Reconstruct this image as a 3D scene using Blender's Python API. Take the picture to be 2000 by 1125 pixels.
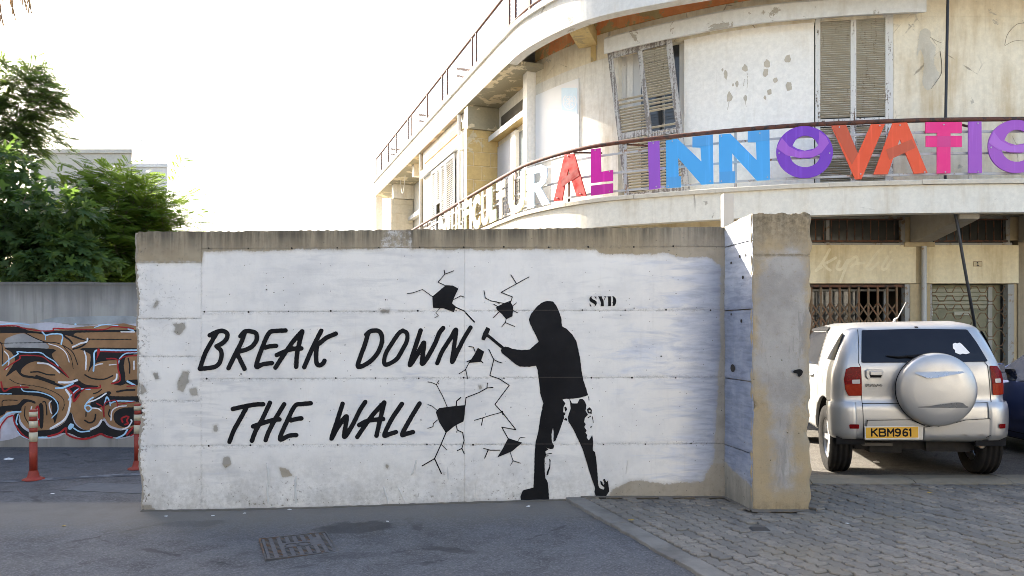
import bpy, bmesh, math, random
import numpy as np
from mathutils import Vector, Matrix
from mathutils.geometry import tessellate_polygon

for o in list(bpy.data.objects):
    bpy.data.objects.remove(o)
SC = bpy.context.scene
COL = SC.collection
PI = math.pi
random.seed(7)
RNG = np.random.default_rng(7)

# ------------------------------------------------------------------ camera, sky, sun, exposure
F = 1450.0            # focal length in photograph pixels (2000 wide)
HZ = 648.0            # horizon row
CZ = 1.57             # eye height
cam_d = bpy.data.cameras.new('camera')
cam = bpy.data.objects.new('camera', cam_d)
COL.objects.link(cam)
cam.location = (0, 0, CZ)
cam.rotation_euler = (math.radians(90), 0, 0)
cam_d.sensor_width = 36
cam_d.lens = F / 2000 * 36
cam_d.shift_y = (HZ - 562.5) / 2000
cam_d.clip_start = 0.05
cam_d.clip_end = 2000
SC.camera = cam

SUN_DIR = Vector((-1.3, 1.0, 0.94)).normalized()       # towards the sun
SUN_EL = math.asin(SUN_DIR.z)
SUN_AZ = math.atan2(SUN_DIR.x, SUN_DIR.y)
w = bpy.data.worlds.new('World')
SC.world = w
w.use_nodes = True
nt = w.node_tree
nt.nodes.clear()
sky = nt.nodes.new('ShaderNodeTexSky')
sky.sky_type = 'NISHITA'
sky.sun_disc = False
sky.sun_elevation = SUN_EL
sky.sun_rotation = SUN_AZ
sky.altitude = 150
sky.air_density = 1.0
sky.dust_density = 4.0
sky.ozone_density = 1.0
bg = nt.nodes.new('ShaderNodeBackground')
bg.inputs['Strength'].default_value = 0.12
wo = nt.nodes.new('ShaderNodeOutputWorld')
nt.links.new(sky.outputs[0], bg.inputs[0])
nt.links.new(bg.outputs[0], wo.inputs[0])

sun_d = bpy.data.lights.new('sun', 'SUN')
sun_d.energy = 5.0
sun_d.angle = math.radians(0.53)
sun_d.color = (1.0, 0.93, 0.82)
sun = bpy.data.objects.new('sun', sun_d)
COL.objects.link(sun)
sun.rotation_euler = SUN_DIR.to_track_quat('Z', 'Y').to_euler()
sun.location = (-20, 18, 16)

SC.view_settings.view_transform = 'Standard'
SC.view_settings.look = 'None'
SC.view_settings.exposure = 2.3
SC.view_settings.gamma = 1.0
SC.view_settings.use_curve_mapping = False
SC.render.engine = 'CYCLES'
SC.cycles.use_denoising = True
SC.cycles.filter_width = 0.9
SC.cycles.max_bounces = 8
SC.cycles.diffuse_bounces = 4
SC.cycles.transparent_max_bounces = 8
SC.cycles.sample_clamp_indirect = 6.0
SC.cycles.caustics_reflective = False
SC.cycles.caustics_refractive = False

# ------------------------------------------------------------------ helpers: objects
def wloc(o):
    v = Vector((0, 0, 0))
    while o is not None:
        v = v + o.location
        o = o.parent
    return v

def tag(o, label=None, cat=None, group=None, kind=None):
    if label: o['label'] = label
    if cat: o['category'] = cat
    if group: o['group'] = group
    if kind: o['kind'] = kind
    return o

def empty(name, loc, label, cat, group=None, kind='thing', rz=0):
    o = bpy.data.objects.new(name, None)
    COL.objects.link(o)
    o.location = loc
    o.rotation_euler = (0, 0, rz)
    return tag(o, label, cat, group, kind)

def copy_tree(o, parent=None):
    c = o.copy()
    COL.objects.link(c)
    c.parent = parent
    for ch in list(o.children):
        copy_tree(ch, c)
    return c

def link_mesh(name, me, parent=None, loc=(0, 0, 0)):
    o = bpy.data.objects.new(name, me)
    COL.objects.link(o)
    o.location = loc
    if parent is not None:
        o.parent = parent
    return o

class MB:
    """collects polygons; build() links them as ONE mesh object"""
    def __init__(s):
        s.v = []; s.f = []; s.sm = []
    def add(s, verts, faces, smooth=False):
        n = len(s.v)
        s.v += [tuple(p) for p in verts]
        s.f += [tuple(i + n for i in f) for f in faces]
        s.sm += [smooth] * len(faces)
        return s
    def box(s, x0, x1, y0, y1, z0, z1):
        v = [(x0, y0, z0), (x1, y0, z0), (x1, y1, z0), (x0, y1, z0), (x0, y0, z1), (x1, y0, z1), (x1, y1, z1), (x0, y1, z1)]
        return s.add(v, [(0, 3, 2, 1), (4, 5, 6, 7), (0, 1, 5, 4), (1, 2, 6, 5), (2, 3, 7, 6), (3, 0, 4, 7)])
    def obox(s, c, ax, ay, az):
        """box with centre c and half-axis vectors"""
        c = Vector(c); ax = Vector(ax); ay = Vector(ay); az = Vector(az)
        v = [c + ax * i + ay * j + az * k for k in (-1, 1) for (i, j) in ((-1, -1), (1, -1), (1, 1), (-1, 1))]
        return s.add(v, [(0, 3, 2, 1), (4, 5, 6, 7), (0, 1, 5, 4), (1, 2, 6, 5), (2, 3, 7, 6), (3, 0, 4, 7)])
    def bar(s, a, b, wd, th, up=(0, 0, 1)):
        """flat bar from a to b, width wd along 'side', thickness th along up"""
        a = Vector(a); b = Vector(b)
        d = (b - a); L = d.length
        if L < 1e-6: return s
        d /= L
        upv = Vector(up)
        side = d.cross(upv)
        if side.length < 1e-4:
            side = d.cross(Vector((1, 0, 0)))
        side.normalize()
        u = side.cross(d).normalized()
        return s.obox((a + b) / 2, d * (L / 2), side * (wd / 2), u * (th / 2))
    def tube(s, pts, r, n=8, caps=True, smooth=True):
        pts = [Vector(p) for p in pts]
        m = len(pts)
        rs = r if isinstance(r, (list, tuple)) else [r] * m
        vs = []; up = None
        for i, p in enumerate(pts):
            t = (pts[min(i + 1, m - 1)] - pts[max(i - 1, 0)])
            if t.length < 1e-9: t = Vector((0, 0, 1))
            t.normalize()
            if up is None:
                up = Vector((0, 0, 1)) if abs(t.z) < .9 else Vector((1, 0, 0))
            a = t.cross(up)
            if a.length < 1e-5: a = t.cross(Vector((1, 0.3, 0)))
            a.normalize()
            b = a.cross(t).normalized()
            up = b
            for k in range(n):
                an = 2 * PI * k / n
                vs.append(p + (a * math.cos(an) + b * math.sin(an)) * rs[i])
        fs = []
        for i in range(m - 1):
            for k in range(n):
                k2 = (k + 1) % n
                fs.append((i * n + k, i * n + k2, (i + 1) * n + k2, (i + 1) * n + k))
        s.add(vs, fs, smooth)
        if caps:
            s.add(vs[:n], [tuple(range(n - 1, -1, -1))])
            s.add(vs[-n:], [tuple(range(n))])
        return s
    def lathe(s, prof, n=24, c=(0, 0, 0), axis='z', smooth=True):
        """prof: list of (r, h)"""
        vs = []
        for (r, h) in prof:
            for k in range(n):
                a = 2 * PI * k / n
                x, y = r * math.cos(a), r * math.sin(a)
                p = (x, y, h) if axis == 'z' else ((h, x, y) if axis == 'x' else (x, h, y))
                vs.append((c[0] + p[0], c[1] + p[1], c[2] + p[2]))
        fs = []
        for i in range(len(prof) - 1):
            for k in range(n):
                k2 = (k + 1) % n
                fs.append((i * n + k, i * n + k2, (i + 1) * n + k2, (i + 1) * n + k))
        return s.add(vs, fs, smooth)
    def sweep(s, path, prof, closed=True, smooth=False, normals=None, cap=True):
        """path: list of (x, y, nx, ny) plan points with outward normal; prof: list of (out, z)"""
        k = len(prof)
        vs = [(x + nx * o, y + ny * o, z) for (x, y, nx, ny) in path for (o, z) in prof]
        fs = []
        rng = range(k) if closed else range(k - 1)
        for i in range(len(path) - 1):
            for j in rng:
                j2 = (j + 1) % k
                fs.append((i * k + j, (i + 1) * k + j, (i + 1) * k + j2, i * k + j2))
        s.add(vs, fs, smooth)
        if closed and cap:
            s.add(vs[:k], [tuple(range(k))])
            s.add(vs[-k:], [tuple(range(k - 1, -1, -1))])
        return s
    def prism(s, loops, fa, fb, smooth=False):
        """extruded 2D polygon with holes; fa/fb map (u, v) to the front and back point"""
        tris = tessellate_polygon([[Vector((u, v, 0)) for u, v in lp] for lp in loops])
        flat = [p for lp in loops for p in lp]
        A = [fa(u, v) for u, v in flat]; B = [fb(u, v) for u, v in flat]
        n = len(flat)
        fs = [tuple(t) for t in tris] + [tuple(i + n for i in reversed(t)) for t in tris]
        o = 0
        for lp in loops:
            m = len(lp)
            for i in range(m):
                j = (i + 1) % m
                fs.append((o + i, o + j, o + j + n, o + i + n))
            o += m
        return s.add(A + B, fs, smooth)
    def mesh(s, name, mat=None, off=Vector((0, 0, 0)), fix=True):
        me = bpy.data.meshes.new(name)
        me.from_pydata([(p[0] - off[0], p[1] - off[1], p[2] - off[2]) for p in s.v], [], s.f)
        me.polygons.foreach_set('use_smooth', s.sm)
        if mat is not None: me.materials.append(mat)
        if fix:
            bm = bmesh.new(); bm.from_mesh(me)
            bmesh.ops.recalc_face_normals(bm, faces=bm.faces)
            bm.to_mesh(me); bm.free()
        me.update()
        return me
    def build(s, name, mat, parent=None, local=False, fix=True, bevel=0, **tags):
        off = Vector((0, 0, 0)) if (parent is None or local) else wloc(parent)
        me = s.mesh(name, mat, off, fix)
        o = link_mesh(name, me, parent)
        if bevel:
            m = o.modifiers.new('bevel', 'BEVEL'); m.width = bevel; m.segments = 2; m.limit_method = 'ANGLE'; m.angle_limit = math.radians(40)
        if tags: tag(o, **tags)
        return o

# ------------------------------------------------------------------ helpers: 2D fields and filled shapes
def crom(pts, n=8, closed=False):
    P = [np.array(p, float) for p in pts]
    if len(P) < 3: return [tuple(p) for p in P]
    if closed: Q = [P[-1]] + P + [P[0], P[1]]
    else: Q = [2 * P[0] - P[1]] + P + [2 * P[-1] - P[-2]]
    out = []
    for i in range(1, len(Q) - 2):
        p0, p1, p2, p3 = Q[i - 1:i + 3]
        for k in range(n):
            t = k / n
            out.append(tuple(.5 * (2 * p1 + (p2 - p0) * t + (2 * p0 - 5 * p1 + 4 * p2 - p3) * t * t + (3 * p1 - p0 - 3 * p2 + p3) * t ** 3)))
    if not closed: out.append(tuple(P[-1]))
    return out

def seg_dist(X, Y, pts, closed=False):
    D = np.full(X.shape, 1e9)
    m = len(pts)
    for i in range(m if closed else m - 1):
        ax, ay = pts[i][:2]; bx, by = pts[(i + 1) % m][:2]
        dx, dy = bx - ax, by - ay
        L = dx * dx + dy * dy + 1e-12
        t = np.clip(((X - ax) * dx + (Y - ay) * dy) / L, 0, 1)
        D = np.minimum(D, np.hypot(X - ax - t * dx, Y - ay - t * dy))
    return D

def poly_sdf(X, Y, pts):
    """positive inside"""
    D = seg_dist(X, Y, pts, True)
    ins = np.zeros(X.shape, bool)
    m = len(pts)
    for i in range(m):
        ax, ay = pts[i][:2]; bx, by = pts[(i + 1) % m][:2]
        if ay == by: continue
        c = (ay > Y) != (by > Y)
        xx = (bx - ax) * (Y - ay) / (by - ay) + ax
        ins ^= c & (X < xx)
    return np.where(ins, D, -D)

def stroke_sdf(X, Y, pts, r0, r1=None):
    if r1 is None: return r0 - seg_dist(X, Y, pts)
    D = np.full(X.shape, -1e9); m = len(pts) - 1
    for i in range(m):
        r = r0 + (r1 - r0) * (i + .5) / m
        D = np.maximum(D, r - seg_dist(X, Y, pts[i:i + 2]))
    return D

def wob(X, Y, s=1.0, seed=0.0):
    """smooth pseudo noise, about -1..1"""
    a = np.sin(X * 1.7 * s + 1.3 * seed + 2.1 * np.sin(Y * 1.1 * s + seed)) + np.sin(Y * 2.3 * s - .7 * seed + 1.7 * np.sin(X * 1.9 * s + 2 * seed))
    b = np.sin((X + Y) * 4.1 * s + seed * 3) * np.sin((X - Y) * 3.7 * s + seed)
    return (a * .6 + b * .6) / 1.5

class Shape:
    """union of strokes and polygons in 2D picture units, filled by marching squares, so overlaps merge into one clean sheet"""
    def __init__(s): s.items = []
    def stroke(s, pts, r, r1=None, smooth=True, n=6, closed=False):
        p = crom(pts, n, closed) if smooth else [tuple(q) for q in pts]
        if closed: p = p + [p[0]]
        s.items.append(('s', p, r, r1)); return s
    def poly(s, pts, smooth=False, n=5, cut=False):
        s.items.append(('c' if cut else 'p', crom(pts, n, True) if smooth else pts, 0, None)); return s
    def cutstroke(s, pts, r):
        s.items.append(('k', crom(pts, 5), r, None)); return s
    def fill(s, cell, mapf, mb=None, rough=0.0, rs=1.0, seed=0.0, smooth=False):
        mb = mb or MB()
        A = np.array([q[:2] for it in s.items if it[0] in 'sp' for q in it[1]])
        pad = max([max(it[2], it[3] or 0) for it in s.items] + [0]) + 2 * cell
        x0, y0 = A.min(0) - pad; x1, y1 = A.max(0) + pad
        xs = np.arange(x0, x1 + cell, cell); ys = np.arange(y0, y1 + cell, cell)
        X, Y = np.meshgrid(xs, ys)
        f = np.full(X.shape, -1e9)
        for k, p, r, r1 in s.items:
            if k == 's': f = np.maximum(f, stroke_sdf(X, Y, p, r, r1))
            elif k == 'p': f = np.maximum(f, poly_sdf(X, Y, p))
            elif k == 'c': f = np.minimum(f, -poly_sdf(X, Y, p))
            else: f = np.minimum(f, -stroke_sdf(X, Y, p, r))
        if rough: f = f + rough * wob(X, Y, rs, seed)
        march(f, xs, ys, mapf, mb, smooth)
        return mb

def march(f, xs, ys, mapf, mb, smooth=False):
    pos = f > 0
    c = pos[:-1, :-1].astype(int) + pos[:-1, 1:] + pos[1:, 1:] + pos[1:, :-1]
    idx = {}
    verts = []; faces = []
    def vert(key, x, y):
        i = idx.get(key)
        if i is None:
            i = len(verts); idx[key] = i; verts.append((x, y))
        return i
    for j, i in zip(*np.nonzero(c)):
        cs = ((j, i), (j, i + 1), (j + 1, i + 1), (j + 1, i))
        poly = []
        for k in range(4):
            a = cs[k]; b = cs[(k + 1) % 4]
            fa = f[a]; fb = f[b]
            if fa > 0: poly.append(vert(a, xs[a[1]], ys[a[0]]))
            if (fa > 0) != (fb > 0):
                t = fa / (fa - fb)
                t = min(max(t, .02), .98)
                key = (a, b) if a < b else (b, a)
                poly.append(vert(key, xs[a[1]] + (xs[b[1]] - xs[a[1]]) * t, ys[a[0]] + (ys[b[0]] - ys[a[0]]) * t))
        if len(poly) >= 3: faces.append(tuple(poly))
    if not verts: return mb
    V = mapf(np.array([v[0] for v in verts]), np.array([v[1] for v in verts]))
    mb.add(list(zip(*[list(map(float, q)) for q in V])), faces, smooth)
    return mb

def P(px, py, Y):
    return ((px - 1000) * Y / F, Y, CZ + (HZ - py) * Y / F)

# ------------------------------------------------------------------ helpers: materials
class NB:
    def __init__(s, name, rough=.8, spec=.5, metal=0.0):
        s.m = bpy.data.materials.new(name); s.m.use_nodes = True
        s.t = s.m.node_tree; s.t.nodes.clear()
        s.o = s.t.nodes.new('ShaderNodeOutputMaterial')
        s.b = s.t.nodes.new('ShaderNodeBsdfPrincipled')
        s.t.links.new(s.b.outputs[0], s.o.inputs[0])
        s.set(Roughness=rough, Metallic=metal); s.b.inputs['Specular IOR Level'].default_value = spec
        s._pos = None
    def put(s, sock, v):
        if isinstance(v, bpy.types.NodeSocket): s.t.links.new(v, sock)
        elif isinstance(v, (tuple, list)):
            if len(v) == 3 and sock.type == 'RGBA': v = (*v, 1)
            sock.default_value = v
        else:
            sock.default_value = (v, v, v) if sock.type == 'VECTOR' else ((v, v, v, 1) if sock.type == 'RGBA' else v)
    def set(s, **k):
        for a, b in k.items(): s.put(s.b.inputs[a.replace('_', ' ')], b)
        return s
    def pos(s, sc=(1, 1, 1), off=(0, 0, 0), obj=False):
        if obj: base = s.t.nodes.new('ShaderNodeTexCoord').outputs['Object']
        else:
            if s._pos is None: s._pos = s.t.nodes.new('ShaderNodeNewGeometry')
            base = s._pos.outputs['Position']
        if sc == (1, 1, 1) and off == (0, 0, 0): return base
        m = s.t.nodes.new('ShaderNodeVectorMath'); m.operation = 'MULTIPLY_ADD'
        s.put(m.inputs[0], base); m.inputs[1].default_value = sc; m.inputs[2].default_value = off
        return m.outputs[0]
    def xyz(s, i):
        n = s.t.nodes.new('ShaderNodeSeparateXYZ'); s.put(n.inputs[0], s.pos()); return n.outputs[i]
    def noise(s, scale, detail=4, rough=.6, vec=None, dist=0.0):
        n = s.t.nodes.new('ShaderNodeTexNoise')
        s.put(n.inputs['Vector'], s.pos() if vec is None else vec)
        n.inputs['Scale'].default_value = scale; n.inputs['Detail'].default_value = detail
        n.inputs['Roughness'].default_value = rough; n.inputs['Distortion'].default_value = dist
        return n.outputs['Fac']
    def vor(s, scale, feature='F1', out='Distance', vec=None, rnd=1.0):
        n = s.t.nodes.new('ShaderNodeTexVoronoi'); n.feature = feature
        s.put(n.inputs['Vector'], s.pos() if vec is None else vec)
        n.inputs['Scale'].default_value = scale; n.inputs['Randomness'].default_value = rnd
        return n.outputs[out]
    def math(s, op, a, b=0.0, clamp=False):
        n = s.t.nodes.new('ShaderNodeMath'); n.operation = op; n.use_clamp = clamp
        s.put(n.inputs[0], a); s.put(n.inputs[1], b)
        return n.outputs[0]
    def ss(s, v, a, b, lo=0.0, hi=1.0):
        n = s.t.nodes.new('ShaderNodeMapRange'); n.interpolation_type = 'SMOOTHSTEP'
        s.put(n.inputs['Value'], v)
        n.inputs['From Min'].default_value = a; n.inputs['From Max'].default_value = b
        n.inputs['To Min'].default_value = lo; n.inputs['To Max'].default_value = hi
        return n.outputs[0]
    def mix(s, f, a, b, mode='MIX'):
        n = s.t.nodes.new('ShaderNodeMix'); n.data_type = 'RGBA'; n.blend_type = mode
        s.put(n.inputs[0], f); s.put(n.inputs[6], a); s.put(n.inputs[7], b)
        return n.outputs[2]
    def attr(s, name, out='Fac'):
        n = s.t.nodes.new('ShaderNodeAttribute'); n.attribute_name = name; return n.outputs[out]
    def rnd(s):
        return s.t.nodes.new('ShaderNodeObjectInfo').outputs['Random']
    def bump(s, h, st=.4, d=.01):
        n = s.t.nodes.new('ShaderNodeBump'); n.inputs['Strength'].default_value = st; n.inputs['Distance'].default_value = d
        s.put(n.inputs['Height'], h); s.t.links.new(n.outputs[0], s.b.inputs['Normal'])
        return s

def simple(name, col, rough=.6, metal=0.0, var=.12, sc=6.0, bump=0.0, spec=.5, obj=True):
    """one colour with a little mottling so that no surface is perfectly even"""
    n = NB(name, rough, spec, metal)
    p = n.pos(obj=obj)
    a = n.noise(sc, 5, .6, p)
    c1 = tuple(min(1, c * (1 + var)) for c in col); c0 = tuple(c * (1 - var) for c in col)
    n.set(Base_Color=n.mix(a, c0, c1), Roughness=n.ss(n.noise(sc * 2.3, 3, .6, p), .3, .7, max(.02, rough - .08), min(1, rough + .08)))
    if bump: n.bump(n.noise(sc * 8, 4, .6, p), bump, .004)
    return n.m

def rusty(name, col, rust=(.16, .06, .025), amt=.5, rough=.7):
    n = NB(name, rough)
    a = n.ss(n.noise(9, 6, .7), .62 - amt * .3, .72 - amt * .3)
    b = n.mix(n.noise(40, 4), tuple(c * .7 for c in rust), tuple(c * 1.4 for c in rust))
    n.set(Base_Color=n.mix(a, col, b)); n.bump(n.noise(60, 4), .3, .003)
    return n.m

def glass(name, tint=(.02, .022, .025), rough=.06):
    n = NB(name, rough, .6)
    d = n.noise(3, 5)
    n.set(Base_Color=n.mix(d, tint, tuple(c * 1.5 + .01 for c in tint)), Roughness=n.ss(n.noise(14, 4), .35, .8, rough, rough + .12))
    return n.m

def plaster(name, base, stain=(.33, .24, .12), amt=.5, streak=.5, dark=(.10, .08, .06), darkamt=.2, peel=None, peelamt=0.0, rough=.9, crack=False):
    """old painted render: warm blotches, rain streaks, soot, optional peeling"""
    n = NB(name, rough, .2)
    big = n.noise(.9, 6, .62)
    fine = n.noise(14, 5, .65)
    c = n.mix(n.ss(fine, .25, .8), tuple(x * .9 for x in base), tuple(min(1, x * 1.06) for x in base))
    st = n.noise(1.0, 5, .65, n.pos((3.2, 3.2, .45)))
    st2 = n.noise(1.0, 4, .6, n.pos((11, 11, .9)))
    s1 = n.math('MULTIPLY', n.ss(n.math('ADD', n.math('MULTIPLY', st, .6), n.math('MULTIPLY', big, .4)), .62 - amt * .24, .86 - amt * .2), .75)
    c = n.mix(s1, c, stain)
    c = n.mix(n.math('MULTIPLY', n.ss(st2, .5, .85), streak * .6), c, tuple(x * .75 for x in stain))
    dk = n.ss(n.math('ADD', n.math('MULTIPLY', n.noise(1.3, 7, .7), .7), n.math('MULTIPLY', st2, .3)), .72 - darkamt * .25, .84 - darkamt * .2)
    c = n.mix(n.math('MULTIPLY', dk, .7), c, dark)
    h = n.math('ADD', n.math('MULTIPLY', fine, .5), n.noise(60, 3))
    if peel:
        pm = n.ss(n.noise(2.1, 7, .68, None, .6), .66 - peelamt * .3, .675 - peelamt * .3)
        c = n.mix(pm, c, n.mix(n.noise(22, 5), tuple(x * .7 for x in peel), peel))
        h = n.math('ADD', h, n.math('MULTIPLY', pm, -1.5))
    if crack:
        cr = n.vor(1.1, 'DISTANCE_TO_EDGE', 'Distance', n.pos((1, 1, .7)))
        cd = n.noise(3, 4)
        cm = n.math('MULTIPLY', n.ss(n.math('ADD', cr, n.math('MULTIPLY', cd, .06)), .028, .037, 1, 0), n.ss(n.noise(.6, 2), .5, .6))
        c = n.mix(n.math('MULTIPLY', cm, .6), c, (.12, .09, .06))
    n.set(Base_Color=c)
    n.bump(h, .35, .006)
    return n.m
# ================================================================== GROUND
def gz(x):
    t = np.clip((np.asarray(x, float) + 3.3) / 4.5, 0, 1)
    return .10 * t * t * (3 - 2 * t)
PAVE_Z = .122

def asphalt(name, base, blue, dust=None):
    n = NB(name, .85, .35)
    big = n.noise(.55, 5, .6)
    mid = n.noise(3.5, 5, .65)
    c = n.mix(n.ss(big, .3, .7), base, blue)
    c = n.mix(n.ss(mid, .4, .75), c, tuple(x * .72 for x in base))
    gr = n.vor(95, 'F1', 'Color')
    sep = n.t.nodes.new('ShaderNodeSeparateColor'); n.put(sep.inputs[0], gr)
    g = sep.outputs[0]
    c = n.mix(n.math('MULTIPLY', n.ss(g, .55, 1.0), .5), c, tuple(min(1, x * 2.1) for x in base))
    c = n.mix(n.math('MULTIPLY', n.ss(g, .0, .3, 1, 0), .45), c, tuple(x * .45 for x in base))
    c = n.mix(n.math('MULTIPLY', n.ss(n.noise(260, 2), .55, .8), .4), c, tuple(x * 1.6 for x in base))
    oil = n.ss(n.noise(.8, 5, .6, n.pos((1, 1.6, 1), (4, 3, 0))), .62, .70)
    c = n.mix(n.math('MULTIPLY', oil, .55), c, tuple(x * .4 for x in base))
    ck = n.vor(.55, 'DISTANCE_TO_EDGE', 'Distance', n.pos((1, .8, 1), (3, 1, 0)))
    ckm = n.math('MULTIPLY', n.ss(n.math('ADD', ck, n.math('MULTIPLY', n.math('SUBTRACT', n.noise(5, 5), .5), .10)), .0, .010, 1, 0), n.ss(n.noise(.7, 3), .48, .56))
    c = n.mix(n.math('MULTIPLY', ckm, .7), c, tuple(x * .3 for x in base))
    scuff = n.ss(n.noise(2.2, 6, .7, n.pos((.5, 3.2, 1), (1, 7, 0))), .6, .72)
    c = n.mix(n.math('MULTIPLY', scuff, .22), c, tuple(x * 1.7 for x in base))
    if dust:
        y = n.xyz(1); x = n.xyz(0)
        d = n.math('ADD', y, n.math('MULTIPLY', n.math('SUBTRACT', mid, .5), .9))
        m = n.math('MULTIPLY', n.ss(d, 5.5, 6.45), n.ss(y, 6.9, 6.75))
        c = n.mix(n.math('MULTIPLY', m, .8), c, dust)
        # a big damp stain and a smaller one beside the drain cover
        for (sx, sy, rx, ry, k) in ((-1.22, 5.78, .34, .2, .7), (-1.1, 5.05, .3, .09, .35), (1.0, 5.9, .5, .1, .4), (-2.6, 6.05, .3, .12, .3)):
            dx = n.math('DIVIDE', n.math('SUBTRACT', x, sx), rx); dy = n.math('DIVIDE', n.math('SUBTRACT', y, sy), ry)
            r = n.math('SQRT', n.math('ADD', n.math('MULTIPLY', dx, dx), n.math('MULTIPLY', dy, dy)))
            r = n.math('ADD', r, n.math('MULTIPLY', n.math('SUBTRACT', n.noise(6, 5), .5), 1.5))
            c = n.mix(n.math('MULTIPLY', n.ss(r, .75, 1.05, 1, 0), k), c, tuple(q * .38 for q in base))
    n.set(Base_Color=c, Roughness=n.ss(mid, .3, .8, .72, .95))
    n.bump(n.math('ADD', n.math('MULTIPLY', g, .6), n.noise(420, 2)), .55, .004)
    return n.m
M_ASPH = asphalt('asphalt', (.090, .089, .090), (.098, .102, .113), (.18, .165, .14))
M_LOT = asphalt('old_asphalt', (.105, .095, .08), (.115, .106, .094))

gx = np.concatenate([[-400, -120, -40, -15], np.linspace(-8, 4, 49), [8, 15, 40, 120, 400]])
gy = np.array([-400, -100, -30, -8, 0, 4, 8, 12, 30, 100, 400])
mb = MB()
mb.add([(x, y, float(gz(x))) for y in gy for x in gx],
       [(j * len(gx) + i, j * len(gx) + i + 1, (j + 1) * len(gx) + i + 1, (j + 1) * len(gx) + i) for j in range(len(gy) - 1) for i in range(len(gx) - 1)], True)
mb.build('road', M_ASPH, kind='structure')

# unseen pale paving behind the viewer, added to bounce sunlight onto the facade
M_BOUNCE = plaster('bounce_paving', (.44, .40, .33), (.32, .27, .19), .5, .1, (.18, .16, .13), .3)
mb = MB(); xs_p = np.linspace(-40, 40, 81)
mb.add([(x, y, float(gz(x)) + .004) for y in (-9.0, 1.9) for x in xs_p], [(i, i + 1, i + 82, i + 81) for i in range(80)])
mb.build('bounce_paving', M_BOUNCE, kind='structure')

# the yard behind the wall, a sheet above the road
def yz(x): return .108 + .0175 * max(0.0, x - 3.2)
mb = MB(); mb.add([(x, y, yz(x)) for y in (7.42, 14.5) for x in (1.3, 3.2, 4.5, 16)], [(0, 1, 5, 4), (1, 2, 6, 5), (2, 3, 7, 6)])
mb.build('parking_yard', M_LOT, kind='structure')

# ---- pavement: edging strip, sand bed, interlocking pavers
E0 = Vector((.64, 6.5)); ED = Vector((.623, -1.943)).normalized(); EN = Vector((-ED.y, ED.x))   # EN points right
M_SAND = simple('joint_sand', (.11, .098, .08), .95, 0, .4, 18, .4, obj=False)
pts = [E0 + ED * 6.5, Vector((10, .2)), Vector((10, 7.2)), Vector((2.3, 7.2)), Vector((2.3, 6.6)), Vector((.55, 6.6))]
mb = MB(); mb.add([(p.x, p.y, PAVE_Z - .011) for p in pts], [tuple(range(6))])
pave = mb.build('pavement', M_SAND, kind='structure')

n = NB('edging_concrete', .9, .2)
a = n.noise(9, 6, .65)
n.set(Base_Color=n.mix(n.ss(n.noise(2.5, 5), .35, .7), n.mix(a, (.16, .152, .138), (.26, .245, .215)), (.12, .112, .10))); n.bump(n.math('ADD', a, n.noise(90, 3)), .5, .006)
M_EDGE = n.m
for k in range(7):
    L = .93; s0 = k * L - .05
    mb = MB(); z1 = PAVE_Z + .001 + random.uniform(-.003, .003)
    q = []
    for (s, t) in ((s0, -.165), (s0 + L - .008, -.165), (s0 + L - .008, -.012), (s0, -.012)):
        p = E0 + ED * s + EN * t
        q.append(p)
    N8 = 10
    top = []
    for (i0, i1) in ((0, 1), (1, 2), (2, 3), (3, 0)):
        m_ = N8 if i0 in (0, 2) else 2
        for j in range(m_):
            p = q[i0].lerp(q[i1], j / m_)
            p = p + EN * (random.uniform(-.012, .012) if i0 == 0 and 0 < j else random.uniform(-.002, .002))
            top.append(p)
    nn = len(top)
    mb.add([(p.x, p.y, z1) for p in top] + [(p.x, p.y, .02) for p in top], [tuple(range(nn))] + [(i, i + nn, (i + 1) % nn + nn, (i + 1) % nn) for i in range(nn)])
    mb.build('edging_kerb', M_EDGE, pave, bevel=.006)

def paver_mat(name, individual):
    n = NB(name, .88, .25)
    r = n.rnd() if individual else n.attr('tone')
    f = n.noise(30, 5, .65)
    c = n.mix(r, (.150, .139, .122), (.255, .228, .188))
    c = n.mix(n.ss(f, .35, .75), c, (.140, .128, .11))
    c = n.mix(n.math('MULTIPLY', n.ss(n.noise(1.1, 5, .62), .5, .66), .8), c, (.20, .172, .128))
    c = n.mix(n.math('MULTIPLY', n.ss(n.noise(1.6, 5, .6, n.pos((1, 1, 1), (9, 4, 0))), .58, .68), .55), c, (.075, .074, .074))
    c = n.mix(n.math('MULTIPLY', n.ss(n.noise(210, 2), .55, .8), .4), c, (.3, .29, .27))
    n.set(Base_Color=c); n.bump(n.math('ADD', f, n.noise(240, 2)), .5, .003)
    return n.m
M_PAV = paver_mat('paver_concrete', True); M_PAVS = paver_mat('paver_concrete_far', False)
PL, PW = .20, .10
def zig(u):                       # zigzag of the long joints, period half a paver
    t = (u / (PL / 2)) % 1.0
    return .013 * (abs(4 * ((t + .25) % 1.0) - 2) - 1)
us = [0, PL / 8, 3 * PL / 8, PL / 2, 5 * PL / 8, 7 * PL / 8, PL]
poly = [(u, zig(u)) for u in us] + [(PL + .008, PW / 2)] + [(u, PW + zig(u)) for u in reversed(us)] + [(.008, PW / 2)]
cu, cv = PL / 2, PW / 2
def paver_geo():
    mb = MB(); nn = len(poly)
    inset = lambda k, p: ((p[0] - cu) * (1 - k / (PL / 2)), (p[1] - cv) * (1 - k / (PW / 2)))
    a = [inset(.0048, p) for p in poly]; b = [inset(.0098, p) for p in poly]
    mb.add([(*p, 0) for p in b] + [(*p, -.006) for p in a] + [(*p, -.03) for p in a],
           [tuple(range(nn))] + [(i + r * nn, i + (r + 1) * nn, (i + 1) % nn + (r + 1) * nn, (i + 1) % nn + r * nn) for r in (0, 1) for i in range(nn)])
    return mb
pg = paver_geo()
pm = pg.mesh('paver', M_PAV)
cand = []
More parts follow.
